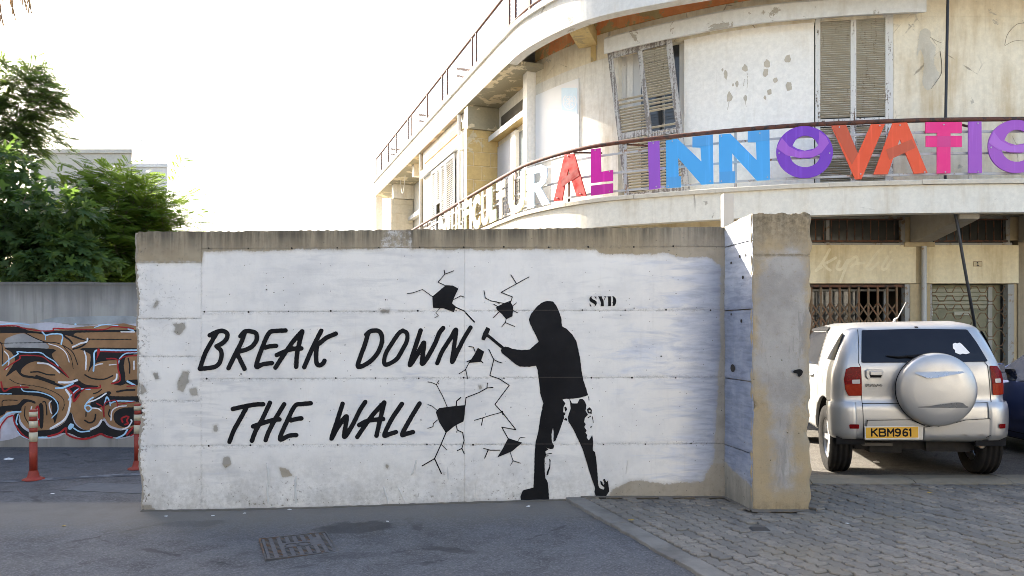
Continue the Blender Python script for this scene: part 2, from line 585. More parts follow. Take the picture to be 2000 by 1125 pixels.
for i in range(-8, 38):
    for j in range(0, 95):
        s = (i + .5 * (j % 2)) * PL; t = j * PW + .004
        c = E0 + ED * (s + cu) + EN * (t + cv)
        if c.y > 7.06 or c.y < .3 or c.x > 9.5: continue
        if c.y > 6.44 and c.x < 2.44: continue
        if 5.94 < c.y and 1.88 < c.x < 2.46: continue
        if 5.40 < c.y < 5.53 and 1.70 < c.x < 1.92: continue    # room for the little drain
        dpy = HZ + (CZ - PAVE_Z) * F / c.y; dpx = 1000 + c.x * F / c.y
        vis = -20 < dpx < 2025 and dpy < 1140
        cand.append((0 if vis else 1, c.y, c.x, c, vis))
cand.sort(key=lambda q: q[:3])
ang = math.atan2(ED.y, ED.x)
stuff = MB(); tones = []
for k, (_, _, _, c, vis) in enumerate(cand):
    dz = random.gauss(0, .0034) + .003 * math.sin(c.x * 2.1) * math.sin(c.y * 2.7)
    tx, ty = random.gauss(0, .012), random.gauss(0, .015)
    if k < 300:
        o = link_mesh('paver', pm, pave, (c.x, c.y, PAVE_Z + dz))
        o.rotation_euler = (tx, ty, ang)
    else:
        ca, sa = math.cos(ang), math.sin(ang)
        n0 = len(stuff.f)
        stuff.add([(c.x + ca * x - sa * y, c.y + sa * x + ca * y, PAVE_Z + dz + z + x * ty + y * tx) for x, y, z in pg.v], pg.f)
        tones += [random.random()] * len(pg.v)
o = stuff.build('paver_field', M_PAVS, pave, fix=False, kind='stuff')
at = o.data.attributes.new('tone', 'FLOAT', 'POINT'); at.data.foreach_set('value', tones)

# kerb stones between pavement and yard
M_KERB = plaster('kerb_stone', (.25, .22, .165), (.24, .19, .12), .5, .3, (.12, .1, .08), .3)
x = 2.0
while x < 10:
    L = random.uniform(.85, 1.05)
    mb = MB(); y0 = 7.09 + random.uniform(-.006, .006); z1 = .150 + random.uniform(-.004, .004)
    x1 = x + L - .012
    prof = [(y0, .02), (y0, .118), (y0 + .06, z1 - .010), (y0 + .12, z1), (7.41, z1 - .004), (7.43, .02)]
    xs = np.linspace(x, x1, 9)
    vs = []
    for xx in xs:
        for (yy, zz) in prof: vs.append((xx, yy + random.uniform(-.006, .006) * (yy < 7.2), zz + random.uniform(-.004, .004) * (zz > .1)))
    kf = len(prof)
    fs = [(i * kf + j, (i + 1) * kf + j, (i + 1) * kf + (j + 1) % kf, i * kf + (j + 1) % kf) for i in range(8) for j in range(kf)]
    fs += [tuple(range(kf)), tuple(range(8 * kf, 9 * kf))]
    mb.add(vs, fs)
    o = mb.build('kerb_stone', M_KERB, pave)
    x += L

# little square drain among the pavers
M_IRON = rusty('cast_iron', (.06, .058, .058), (.10, .055, .03), .35, .6)
dr = empty('drain_cover', (1.815, 5.46, PAVE_Z - .012), 'small dark square drain set in mortar among the paving blocks', 'drain')
mb = MB(); mb.box(1.685, 1.955, 5.37, 5.55, .08, PAVE_Z - .002); mb.build('mortar_bed', M_EDGE, dr, bevel=.004)
mb = MB(); mb.box(1.75, 1.885, 5.41, 5.51, .1, PAVE_Z + .002); mb.build('lid', simple('drain_dark', (.05, .047, .045), .8, 0, .3, 30, .4), dr, bevel=.003)
mb = MB()
for k in range(6): mb.box(1.76, 1.875, 5.417 + k * .016, 5.425 + k * .016, PAVE_Z, PAVE_Z + .005)
mb.build('grate', M_IRON, dr)

# big cast cover in the road
def gpt(px, py, z=0.03): Y = (CZ - z) * F / (py - HZ); return Vector(((px - 1000) * Y / F, Y, z))
c4 = [gpt(505, 1055), gpt(628, 1043), gpt(660, 1080), gpt(532, 1096)]
cc = sum(c4, Vector()) / 4
U = ((c4[1] + c4[2]) - (c4[0] + c4[3])).to_2d().normalized() * .245; V_ = Vector((-U.y, U.x)).normalized() * .275
zc = float(gz(cc.x))
mh = empty('manhole_cover', (cc.x, cc.y, zc), 'rectangular grey cast iron cover with rows of raised bars, flush in the asphalt', 'manhole cover')
def mpt(a, b, z): p = cc.to_2d() + U * a + V_ * b; return Vector((p.x, p.y, zc + z))
def mbox(mb, a0, a1, b0, b1, z0, z1): mb.add([mpt(a, b, z) for z in (z0, z1) for (a, b) in ((a0, b0), (a1, b0), (a1, b1), (a0, b1))], [(0, 3, 2, 1), (4, 5, 6, 7), (0, 1, 5, 4), (1, 2, 6, 5), (2, 3, 7, 6), (3, 0, 4, 7)])
mb = MB()
for (a0, a1, b0, b1) in ((-1, 1, -1, -.955), (-1, 1, .955, 1), (-1, -.95, -.955, .955), (.95, 1, -.955, .955)): mbox(mb, a0, a1, b0, b1, -.02, .011)
mb.build('frame', M_IRON, mh)
mb = MB(); mbox(mb, -.93, .93, -.935, .935, -.02, .008); mb.build('lid', simple('cover_iron', (.10, .10, .107), .6, .3, .25, 14, .3, obj=False), mh)
mb = MB()
for i in range(8):
    for j in range(15):
        a = -.8 + i * .228; b = -.85 + j * .121
        if abs(a) < .42 and abs(b) < .24: continue
        if i == 6 and -.2 < b < .5: continue
        mbox(mb, a - .05, a + .06, b - .022, b + .022, .008, .013)
mb.build('raised_bars', M_IRON, mh, kind='stuff')
mb = MB(); ring = []
for (ac, wdt) in ((-.17, .2), (.17, .2)):
    pts = [mpt(ac + wdt * math.cos(t), .17 * math.sin(t), .010) for t in np.linspace(0, 2 * PI, 25)]
    mb.tube(pts, .004, 5)
mb.build('emblem_ring', M_IRON, mh)
mb = MB()
for (a, b) in ((-.6, .9), (.45, .9), (-.55, -.9), (.5, -.9)): mbox(mb, a - .03, a + .03, b - .03, b + .03, .0085, .0095)
mb.build('key_hole', simple('key_hole_dark', (.02, .02, .02)), mh)

# pale flush slab and worn line beyond the wall's end
mb = MB()
q = [gpt(118, 958, 0), gpt(178, 944, 0), gpt(300, 948, 0), gpt(300, 966, 0)]
mb.add([(p.x, p.y, .006) for p in q] + [(p.x, p.y, -.05) for p in q], [(0, 1, 2, 3)] + [(i, (i + 1) % 4, (i + 1) % 4 + 4, i + 4) for i in range(4)])
mb.build('concrete_slab', simple('slab_concrete', (.105, .11, .118), .85, 0, .2, 7, .3, obj=False), kind='structure')
mat = NB('worn_line_paint', .9, .2)
m_ = mat.ss(mat.noise(3.5, 7, .75, mat.pos((1, 2.5, 1))), .46, .62)
mat.set(Base_Color=mat.mix(m_, (.075, .08, .09), (.20, .205, .215)))
mb = MB()
l0, l1 = [], []
for px in np.linspace(-500, 330, 12):
    py = 941 - 14 * (px / 265) if px > 0 else 941 - 8 * (px / 265)
    a = gpt(px, py + 2.5, 0); b = gpt(px, py - 2.5, 0)
    l0.append((a.x, a.y, .004)); l1.append((b.x, b.y, .004))
mb.add(l0 + l1, [(i, i + 1, i + 13, i + 12) for i in range(11)])
mb.build('road_marking', mat.m, kind='structure')

# ================================================================== MURAL WALL
WY = 6.5; S = WY / F                         # metres per photograph pixel on the wall's face
X_ = lambda px: (px - 1000) * S
Z_ = lambda py: CZ + (HZ - py) * S
JR = [483.0, 607.0, 738.0, 868.0]
def jline(px, row): return row + 2.0 - 3.5 * (np.asarray(px) - 400) / 1010
def wall_bump(px, py):
    """metres the face stands proud (+) or back (-) of the plane"""
    b = .0022 * wob(px * .004, py * .006, 1, 1.0) + .0012 * wob(px * .02, py * .02, 1, 4.0) + .0006 * wob(px * .07, py * .07, 1, 2.0)
    return b
root = empty('concrete_wall', (-.7, 6.66, .02), 'long white painted concrete wall with the black stencilled mural and lettering', 'wall')

n = NB('painted_concrete', .85, .25)
x_ = n.pos()
pnt = n.attr('paint'); thin = n.attr('thin'); dark = n.attr('dark'); tan = n.attr('tan'); blue = n.attr('blue')
f1 = n.noise(5, 6, .65); f2 = n.noise(26, 5, .65); f3 = n.noise(90, 4, .6)
brush = n.noise(1.0, 5, .62, n.pos((2.6, 2.6, 13)), .8)
brush2 = n.noise(1.0, 4, .6, n.pos((5, 5, 30), (3, 0, 1)), .5)
white = n.mix(n.math('MULTIPLY', n.ss(brush, .42, .72), n.ss(n.noise(1.1, 3, .5, n.pos((1, 1, 1), (4, 0, 2))), .42, .62)), (.735, .715, .67), (.59, .58, .56))
white = n.mix(n.math('MULTIPLY', n.ss(n.noise(1.7, 6, .66), .42, .68), .6), white, (.56, .555, .545))
white = n.mix(n.math('MULTIPLY', n.ss(n.noise(.9, 5, .6, n.pos((1, 1, 1.6), (7, 0, 1))), .5, .7), .55), white, (.79, .772, .73))
white = n.mix(n.math('MULTIPLY', n.ss(n.noise(9, 6, .7, n.pos((1, 1, 1), (1, 5, 2))), .56, .66), .35), white, (.60, .59, .565))
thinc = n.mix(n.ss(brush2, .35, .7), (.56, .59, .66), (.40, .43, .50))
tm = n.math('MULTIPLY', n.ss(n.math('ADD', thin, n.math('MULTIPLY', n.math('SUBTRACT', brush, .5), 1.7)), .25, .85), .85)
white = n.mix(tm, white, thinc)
white = n.mix(n.math('MULTIPLY', blue, n.ss(f1, .2, .7, .75, 1.0)), white, n.mix(n.ss(brush2, .35, .7), (.20, .225, .30), (.14, .16, .215)))  # bluish sky-lit shade of the right end and return, put into the paint colour
streak = n.noise(1.0, 6, .66, n.pos((9, 9, .7)))
streak2 = n.noise(1.0, 4, .6, n.pos((28, 28, 1.6), (5, 0, 0)))
conc = n.mix(tan, (.36, .345, .31), (.37, .295, .175))
conc = n.mix(n.ss(f1, .35, .75), conc, n.mix(tan, (.26, .25, .225), (.33, .255, .15)))
conc = n.mix(n.math('MULTIPLY', n.ss(f2, .52, .75), .5), conc, (.2, .17, .12))
dk = n.math('MULTIPLY', dark, n.ss(n.math('ADD', n.math('MULTIPLY', streak, .6), n.math('MULTIPLY', streak2, .4)), .30, .62))
conc = n.mix(n.math('MULTIPLY', dk, .9), conc, (.075, .066, .052))
edge = n.math('ADD', pnt, n.math('MULTIPLY', n.math('SUBTRACT', n.math('ADD', n.math('MULTIPLY', f1, .55), n.math('ADD', n.math('MULTIPLY', f2, .30), n.math('MULTIPLY', f3, .15))), .5), 30))
pm_ = n.math('MULTIPLY', n.math('ADD', n.ss(edge, -1.5, 1.5), n.ss(edge, -4, 9)), .5)
# flaked spots, pin holes
flake = n.ss(n.noise(7.5, 7, .72), .712, .722)
flake = n.math('MULTIPLY', flake, n.ss(n.noise(1.7, 3, .5, n.pos((1, 1, 1), (2, 0, 5))), .47, .56))
pin = n.vor(13, 'F1', 'Distance'); pinc = n.vor(13, 'F1', 'Color')
sp = n.t.nodes.new('ShaderNodeSeparateColor'); n.put(sp.inputs[0], pinc)
pinm = n.math('MULTIPLY', n.ss(n.math('ADD', pin, n.math('MULTIPLY', f3, .08)), .09, .13, 1, 0), n.ss(sp.outputs[0], .80, .82))
pin2 = n.vor(34, 'F1', 'Distance'); pinc2 = n.vor(34, 'F1', 'Color')
sp2 = n.t.nodes.new('ShaderNodeSeparateColor'); n.put(sp2.inputs[0], pinc2)
pinm2 = n.math('MULTIPLY', n.ss(pin2, .10, .17, 1, 0), n.ss(sp2.outputs[0], .90, .91))
cov = n.math('MULTIPLY', pm_, n.math('SUBTRACT', 1.0, flake))
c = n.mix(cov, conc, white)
low = n.attr('low')
grime = n.math('MULTIPLY', low, n.ss(n.math('ADD', n.math('MULTIPLY', f1, .6), n.math('MULTIPLY', f2, .4)), .36, .66))
c = n.mix(n.math('MULTIPLY', grime, .62), c, (.27, .25, .21))
c = n.mix(n.math('MULTIPLY', n.math('MULTIPLY', low, n.ss(f2, .60, .66)), n.ss(n.noise(2.4, 4), .5, .58)), c, (.16, .135, .10))
c = n.mix(n.math('MULTIPLY', n.math('MULTIPLY', n.ss(streak2, .56, .8), .22), cov), c, (.5, .47, .42))
c = n.mix(n.math('MULTIPLY', n.math('MAXIMUM', pinm, pinm2), .8), c, (.10, .085, .07))
pk = n.math('MULTIPLY', n.attr('pock'), n.ss(n.math('ADD', n.math('MULTIPLY', n.noise(42, 4, .6), .7), n.math('MULTIPLY', n.noise(6, 4), .3)), .56, .60))
c = n.mix(n.math('MULTIPLY', pk, .85), c, (.15, .125, .095))
jn = n.math('MULTIPLY', n.attr('joint'), n.ss(n.math('ADD', n.math('MULTIPLY', f3, .5), n.math('MULTIPLY', f2, .5)), .46, .62))
c = n.mix(n.math('MULTIPLY', jn, .55), c, (.20, .175, .145))
n.set(Base_Color=c, Roughness=n.ss(f1, .3, .7, .62, .9))
h = n.math('ADD', n.math('MULTIPLY', f2, .8), n.math('MULTIPLY', cov, .5))
h = n.math('ADD', h, n.math('MULTIPLY', n.math('ADD', n.math('ADD', pinm, pk), jn), -1.6))
n.bump(n.math('ADD', h, n.math('MULTIPLY', f3, .4)), .45, .006)
M_WALL = n.m

def grid_panel(name, us, vs, fpos, attrs, parent, skirt, mat=M_WALL):
    """dense sheet over us x vs; fpos(U, V) -> (x, y, z) arrays; skirt = offset vector for the back rim"""
    U_, V2 = np.meshgrid(us, vs)
    px, py, pz = fpos(U_, V2)
    off = wloc(parent)
    A = np.stack([px, py, pz], -1).reshape(-1, 3)
    nu, nv = len(us), len(vs)
    ij = np.arange(nu * nv).reshape(nv, nu)
    faces = np.stack([ij[:-1, :-1], ij[:-1, 1:], ij[1:, 1:], ij[1:, :-1]], -1).reshape(-1, 4).tolist()
    rim = np.concatenate([ij[0, :-1], ij[:-1, -1], ij[-1, :0:-1], ij[:0:-1, 0]])
    B = A[rim] + np.array(skirt)
    k0 = len(A); m = len(rim)
    for i in range(m):
        j = (i + 1) % m
        faces.append((k0 + m + j, k0 + m + i, k0 + i, k0 + j))       # the rim has its own vertices, so the face shades flat to its edge
    allv = np.concatenate([A, B, A[rim]]) - np.array(off)
    me = bpy.data.meshes.new(name)
    me.from_pydata(allv.tolist(), [], faces)
    me.materials.append(mat)
    for an, fn in attrs.items():
        val = np.asarray(fn(U_, V2), float) * np.ones(U_.shape)
        val = val.reshape(-1); val = np.concatenate([val, val[rim], val[rim]])
        at = me.attributes.new(an, 'FLOAT', 'POINT'); at.data.foreach_set('value', val.astype(np.float32))
    me.polygons.foreach_set('use_smooth', [True] * len(faces))
    me.update()
    return link_mesh(name, me, parent)

def top_py(px): return 453 - 10 * (px - 260) / 1155 + 1.1 * wob(px * .05, px * .01, 1, 3) + .8 * wob(px * .19, 0 * px, 1, 5)
def left_px(py):
    e = 261 + (py - 453) / 550 * 8 + 1.5 * wob(py * .05, py * .02, 1, 2)
    e = e + 9 * np.exp(-((py - 815) / 28) ** 2) * (1 + .5 * np.sin(py * .6)) + 6 * np.exp(-((py - 950) / 30) ** 2) + 3 * np.exp(-((py - 590) / 18) ** 2) + 6 * np.exp(-((py - 1003) / 14) ** 2)
    return e + .8 * np.sin(py * .9)
PAINT_POLY = [(250, 513), (393, 512), (396, 489), (560, 487), (745, 485), (746, 470), (752, 440), (800, 440), (802, 487), (905, 488), (1000, 487), (1165, 488), (1172, 497),
              (1230, 499), (1300, 495), (1335, 503), (1380, 503), (1408, 520), (1406, 700), (1399, 800), (1396, 905), (1372, 942), (1300, 946), (1230, 938), (1196, 955), (1180, 980), (1020, 978),
              (700, 990), (380, 998), (300, 1002), (285, 985), (250, 985)]
CHIPS = [[(335, 632), (360, 630), (362, 640), (350, 656), (336, 650), (342, 641)], [(345, 745), (357, 725), (370, 724), (367, 740), (372, 745), (362, 752), (356, 765), (347, 760)],
         [(293, 727), (305, 728), (310, 740), (300, 744)], [(370, 760), (384, 758), (385, 772), (374, 772)], [(437, 892), (448, 890), (452, 905), (440, 914), (434, 905)],
         [(545, 912), (562, 915), (572, 928), (552, 930)], [(418, 830), (424, 829), (424, 840), (417, 841)], [(752, 905), (760, 905), (760, 915), (753, 915)], [(935, 752), (942, 752), (942, 760), (936, 760)],
         [(270, 770), (282, 765), (276, 752), (268, 750)], [(740, 603), (762, 602), (760, 611), (744, 612)], [(295, 600), (302, 586), (307, 590), (300, 602)]]
def f_paint(px, py):
    d = poly_sdf(px, py, PAINT_POLY)
    d = np.where((py < 486) & (px > 400), np.minimum(d, -1.0), d)
    for ch in CHIPS: d = np.minimum(d, -(poly_sdf(px, py, ch)) * 1.6)
    return d
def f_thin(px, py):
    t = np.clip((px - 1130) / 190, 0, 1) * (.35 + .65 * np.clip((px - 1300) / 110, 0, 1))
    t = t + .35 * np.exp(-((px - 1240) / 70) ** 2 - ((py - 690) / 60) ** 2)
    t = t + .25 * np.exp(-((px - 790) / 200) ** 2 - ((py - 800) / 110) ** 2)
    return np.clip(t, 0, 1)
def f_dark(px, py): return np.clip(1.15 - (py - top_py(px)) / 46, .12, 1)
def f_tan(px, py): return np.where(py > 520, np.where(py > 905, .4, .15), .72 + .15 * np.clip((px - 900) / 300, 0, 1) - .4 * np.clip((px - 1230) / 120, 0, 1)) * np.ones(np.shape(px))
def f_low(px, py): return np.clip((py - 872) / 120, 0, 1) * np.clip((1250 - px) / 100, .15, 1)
def f_blue_shade(px, py): return .9 * np.clip((px - 1320) / 95, 0, 1) ** 1.3 * np.clip((py - 470) / 60, 0, 1)  # painted shade, deepening towards the inner corner at the right end
def f_pock(px, py):
    k = .9 * np.exp(-((px - 268) / 16) ** 2) + .35 * np.exp(-((px - 320) / 40) ** 2 - ((py - 590) / 50) ** 2) + .8 * np.clip((py - 935) / 55, 0, 1) * (.35 + .65 * (wob(px * .02, py * .03, 1, 9) > .25)) * np.clip((1150 - px) / 60, 0, 1)
    return np.clip(k, 0, 1)
def f_joint(px, py):
    j = np.zeros(np.shape(px))
    for r in JR: j = np.maximum(j, np.exp(-((py - jline(px, r)) / 2.6) ** 2) * np.where(px > 393, 1, 0))
    for r in (512, 622, 696, 783, 871): j = np.maximum(j, np.exp(-((py - r) / 2.8) ** 2) * np.where(px < 393, 1, 0))
    for cxx, kk in ((393, .5), (907, .15)): j = np.maximum(j, kk * np.exp(-((px - cxx) / 2.2) ** 2))
    return j
ATT = dict(paint=f_paint, thin=f_thin, dark=f_dark, tan=f_tan, low=f_low, joint=f_joint, blue=f_blue_shade, pock=f_pock)
STEP = 3.6
cols = [(260, 393, [453, 512, 622, 696, 783, 871, 1016]), (393, 907, [450, *JR, 1016]), (907, 1416, [446, *JR, 1016])]
for ci, (a, b, rows) in enumerate(cols):
    for ri in range(len(rows) - 1):
        r0, r1 = rows[ri], rows[ri + 1]
        nu = int((b - a) / STEP) + 1; nv = int((r1 - r0) / STEP) + 1
        proud = random.uniform(-.001, .0015)
        if ci == 0 and ri == 0: proud = .004
        def fpos(U_, V2, a=a, b=b, r0=r0, r1=r1, ri=ri, ci=ci, last=len(rows) - 2, proud=proud):
            u = (U_ - a) / (b - a); v = (V2 - r0) / (r1 - r0)
            lo = jline(U_, r0) if ci else r0 + 0 * U_
            hi = jline(U_, r1) if ci else r1 + 0 * U_
            if ri == 0: lo = top_py(U_)
            else: lo = lo + .15 + .12 * wob(U_ * .12, U_ * .05, 1, r0)
            if ri == last: hi = r1 + 0 * U_
            else: hi = hi - .15 - .12 * wob(U_ * .13, U_ * .04, 1, r1 + 1)
            py = lo + (hi - lo) * v
            la = left_px(py) if ci == 0 else a + .15
            px = la + (b - .15 - la) * u
            e = np.minimum(np.minimum((py - lo), (hi - py)), 99)
            bump = wall_bump(px, py) + proud
            bump = bump - .003 * np.exp(-(np.maximum(e, 0) / 2.0) ** 2) * (ri > 0) * (.6 + .5 * wob(px * .1, py * .1, 1, 7))
            if ci == 0:
                le = px - left_px(py)
                bump = bump - .03 * np.exp(-(le / 5.0) ** 2) - .012 * np.exp(-(le / 14) ** 2) * (wob(px * .2, py * .15, 1, 2) > .15)
            return X_(px), WY - bump, Z_(py)
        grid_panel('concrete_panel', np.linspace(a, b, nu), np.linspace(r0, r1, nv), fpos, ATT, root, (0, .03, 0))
M_CORE = plaster('wall_core', (.34, .31, .26), (.24, .2, .14), .5, .5, (.1, .09, .07), .3)
mb = MB()
pys = np.linspace(455, 1016, 60)
loop = [(X_(float(left_px(p)) + 1.5), Z_(p)) for p in pys] + [(1.9, Z_(1016)), (1.9, Z_(446))]
mb.prism([loop], lambda u, v: (u, WY + .014, v), lambda u, v: (u, WY + .32, v))
mb.build('wall_core', M_CORE, root)

# return at the right end and the pillar in front of it
R0 = Vector((1.862, 6.5)); R1 = Vector((1.938, 6.0)); PX1 = 2.416
zr = [2.49, Z_(483), Z_(607), Z_(738), Z_(868), .03]
RL = (R1 - R0).length; RN = Vector((R1.y - R0.y, -(R1.x - R0.x))).normalized()   # outward (left)
for ri in range(5):
    z0, z1 = zr[ri], zr[ri + 1]
    def fpos(U_, V2, z0=z0, z1=z1, ri=ri):
        s = U_ / RL
        top = 2.49 + .035 * s + .006 * wob(U_ * 9, U_ * 3, 1, 2) if ri == 0 else z0 - .004 - .002 * wob(U_ * 30, U_ * 9, 1, ri)
        z = top + (z1 + (.004 if ri < 4 else 0) - top) * (z0 - V2) / (z0 - z1)
        k = np.maximum(z - 0, 0)
        e = (RL - U_)
        bump = .003 * wob(U_ * 5, z * 4, 1, 3) + .0015 * wob(U_ * 20, z * 18, 1, 1) - .012 * np.exp(-(e / .022) ** 2) * (.5 + .7 * wob(z * 9, z * 2, 1, 5))
        bump = bump - .004 * np.exp(-((z - z0) / .008) ** 2) * (ri > 0)
        return R0.x + (R1.x - R0.x) * s + RN.x * bump, R0.y + (R1.y - R0.y) * s + RN.y * bump, z
    at = dict(paint=lambda U_, V2: np.minimum(np.minimum((V2 - (.42 - .12 * U_ / RL)) / S, (2.47 - V2) / S), 40 + 0 * U_) - 3,
              thin=lambda U_, V2: .8 + 0 * U_, dark=lambda U_, V2: np.clip(1 - V2 / .5, .15, 1), tan=lambda U_, V2: .3 + 0 * U_,
              low=lambda U_, V2: np.clip((.45 - V2) / .3, 0, 1), blue=lambda U_, V2: .92 - .5 * np.clip((V2 - 1.75) / .3, 0, 1),  # the return's bluish shade is painted in through blue
              joint=lambda U_, V2: np.maximum.reduce([np.exp(-((V2 - q) / .014) ** 2) for q in zr[1:5]] + [.9 * np.exp(-(U_ / .014) ** 2), .5 * np.exp(-((RL - U_) / .03) ** 2) * (wob(V2 * 6, V2, 1, 4) > .1)]))
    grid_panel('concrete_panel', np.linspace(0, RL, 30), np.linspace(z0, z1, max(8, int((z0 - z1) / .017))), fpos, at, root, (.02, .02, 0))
def pil_right(z): return PX1 + .010 * wob(z * 7, z * 2, 1, 4) + .006 * np.sin(z * 31) - .03 * np.exp(-((z - 2.55) / .02) ** 2) - .02 * np.exp(-((z - 1.25) / .05) ** 2) - .022 * np.exp(-((z - .8) / .1) ** 2)
def pil_left(z): return R1.x + .003 * np.sin(z * 40) + .02 * np.exp(-((z - .95) / .06) ** 2) * (1 + .5 * np.sin(z * 60)) + .012 * np.exp(-((z - .1) / .05) ** 2)
GREY = [(2.03, 2.20), (2.25, 2.25), (2.36, 2.2), (2.40, 1.9), (2.40, 1.25), (2.34, 1.0), (2.28, .9), (2.27, .3), (2.12, .28), (2.10, .9), (2.0, 1.1), (1.96, 1.3), (1.96, 2.0)]
def fpos_p(z0, z1, top):
    def f(U_, V2):
        t = 2.525 + .010 * wob(U_ * 14, U_ * 3, 1, 2) + .02 * np.exp(-((U_ - .93) / .05) ** 2) if top else z0 - .002
        z = t + (z1 + (.003 if z1 > .1 else 0) - t) * (z0 - V2) / (z0 - z1)
        xl, xr = pil_left(z), pil_right(z)
        x = xl + (xr - xl) * U_
        e0 = x - xl; e1 = xr - x
        b = .003 * wob(x * 6, z * 4, 1, 6) + .0015 * wob(x * 24, z * 22, 1, 1) - .016 * np.exp(-(e1 / .016) ** 2) - .010 * np.exp(-(e0 / .012) ** 2)
        dam = np.exp(-((z - .95) / .09) ** 2 - (e0 / .07) ** 2) + np.exp(-((z - .95) / .17) ** 2 - (e1 / .06) ** 2)
        b = b - .022 * dam * (.7 + .6 * wob(x * 40, z * 37, 1, 2))
        return x, 6.0 - b, z
    return f
patt = dict(paint=lambda U_, V2: -30 + 0 * U_, thin=lambda U_, V2: 0 * U_, dark=lambda U_, V2: np.clip((V2 - 2.22) / .25, 0, 1) * .9 + np.clip((.22 - V2) / .1, 0, 1) * .7 + .1,
            tan=lambda U_, V2: .95 + 0 * U_, low=lambda U_, V2: .6 * np.clip((.2 - V2) / .12, 0, 1), blue=lambda U_, V2: 0 * U_, joint=lambda U_, V2: .8 * np.exp(-((V2 - 2.19) / .010) ** 2),
            grey=lambda U_, V2: poly_sdf(R1.x + U_ * (PX1 - R1.x), V2, GREY) / .06)
n = NB('bare_concrete', .9, .2)
f1 = n.noise(4, 6, .65); f2 = n.noise(24, 6, .68); f3 = n.noise(110, 4)
c = n.mix(n.ss(f1, .35, .7), (.37, .29, .175), (.31, .255, .17))
c = n.mix(n.math('MULTIPLY', n.ss(n.noise(1.5, 6, .66, n.pos((1, 1, .8), (3, 1, 2))), .45, .65), .75), c, (.30, .27, .21))
g = n.ss(n.math('ADD', n.attr('grey'), n.math('MULTIPLY', n.math('SUBTRACT', n.noise(5, 7, .72), .5), 6.0)), -1.0, 1.3)
gcol = n.mix(n.ss(n.noise(2.2, 5, .6), .38, .62), (.265, .26, .255), (.36, .355, .345))
gcol = n.mix(n.math('MULTIPLY', n.ss(n.noise(1.0, 5, .65, n.pos((6, 6, 1.0), (1, 0, 4))), .56, .62), .8), gcol, (.225, .225, .225))
c = n.mix(n.math('MULTIPLY', g, .9), c, gcol)
c = n.mix(n.math('MULTIPLY', n.ss(f2, .58, .72), .55), c, (.23, .18, .11))
st = n.noise(1, 6, .66, n.pos((12, 12, 1.2)))
c = n.mix(n.math('MULTIPLY', n.attr('dark'), n.ss(n.math('ADD', n.math('MULTIPLY', st, .5), n.math('MULTIPLY', f2, .5)), .36, .62)), c, (.13, .105, .07))
c = n.mix(n.math('MULTIPLY', n.attr('joint'), n.ss(f2, .4, .55)), c, (.2, .16, .1))
pv = n.vor(22, 'F1', 'Distance'); pc = n.vor(22, 'F1', 'Color'); sp = n.t.nodes.new('ShaderNodeSeparateColor'); n.put(sp.inputs[0], pc)
pmk = n.math('MULTIPLY', n.ss(pv, .08, .16, 1, 0), n.ss(sp.outputs[0], .88, .89))
c = n.mix(n.math('MULTIPLY', pmk, .8), c, (.1, .08, .05))
n.set(Base_Color=c); n.bump(n.math('ADD', n.math('ADD', f2, n.math('MULTIPLY', f3, .6)), n.math('MULTIPLY', pmk, -1.5)), .55, .007)
M_PIL = n.m
grid_panel('pillar_panel', np.linspace(0, 1, 34), np.linspace(2.525, 2.19, 26), fpos_p(2.525, 2.19, True), patt, root, (0, .03, 0), M_PIL)
grid_panel('pillar_panel', np.linspace(0, 1, 34), np.linspace(2.19, .03, 130), fpos_p(2.19, .03, False), patt, root, (0, .03, 0), M_PIL)
mb = MB()
zz = np.linspace(2.505, .03, 70)
loop = [(float(pil_left(z)) + .012, z) for z in zz] + [(float(pil_right(z)) - .012, z) for z in zz[::-1]]
mb.prism([loop], lambda u, v: (u, 6.018, v), lambda u, v: (u, 6.83, v))
mb.build('pillar_core', M_PIL, root)
mb = MB(); mb.box(R1.x + .02, PX1 - .014, 6.835, 8.40, .03, 2.48); mb.build('side_wall', M_CORE, root)
# mortar fillet along the foot of the wall
mb = MB()
for (a, b, base) in (((-3.24, 6.49), (.6, 6.49), None), ((.6, 6.49), (1.86, 6.49), PAVE_Z), ((1.86, 6.47), (1.93, 6.0), PAVE_Z), ((1.93, 5.985), (2.40, 5.985), PAVE_Z)):
    a = Vector(a); b = Vector(b); L = (b - a).length; m_ = max(3, int(L / .05))
    d = (b - a).normalized(); nn = Vector((d.y, -d.x))
    vs = []
    for i in range(m_ + 1):
        p = a.lerp(b, i / m_); z = float(gz(p.x)) if base is None else base
        w_ = .010 + .02 * random.random() ** 2
        for (o_, h_) in ((-.02, .014), (0, .006 + .008 * random.random()), (w_ * .5, .006), (w_, .0015)):
            q = p + nn * o_; vs.append((q.x, q.y, z + h_))
    mb.add(vs, [(i * 4 + j, (i + 1) * 4 + j, (i + 1) * 4 + j + 1, i * 4 + j + 1) for i in range(m_) for j in range(3)], True)
mb.build('mortar_fillet', simple('foot_dirt', (.115, .102, .083), .95, 0, .4, 14, .4, obj=False), root)

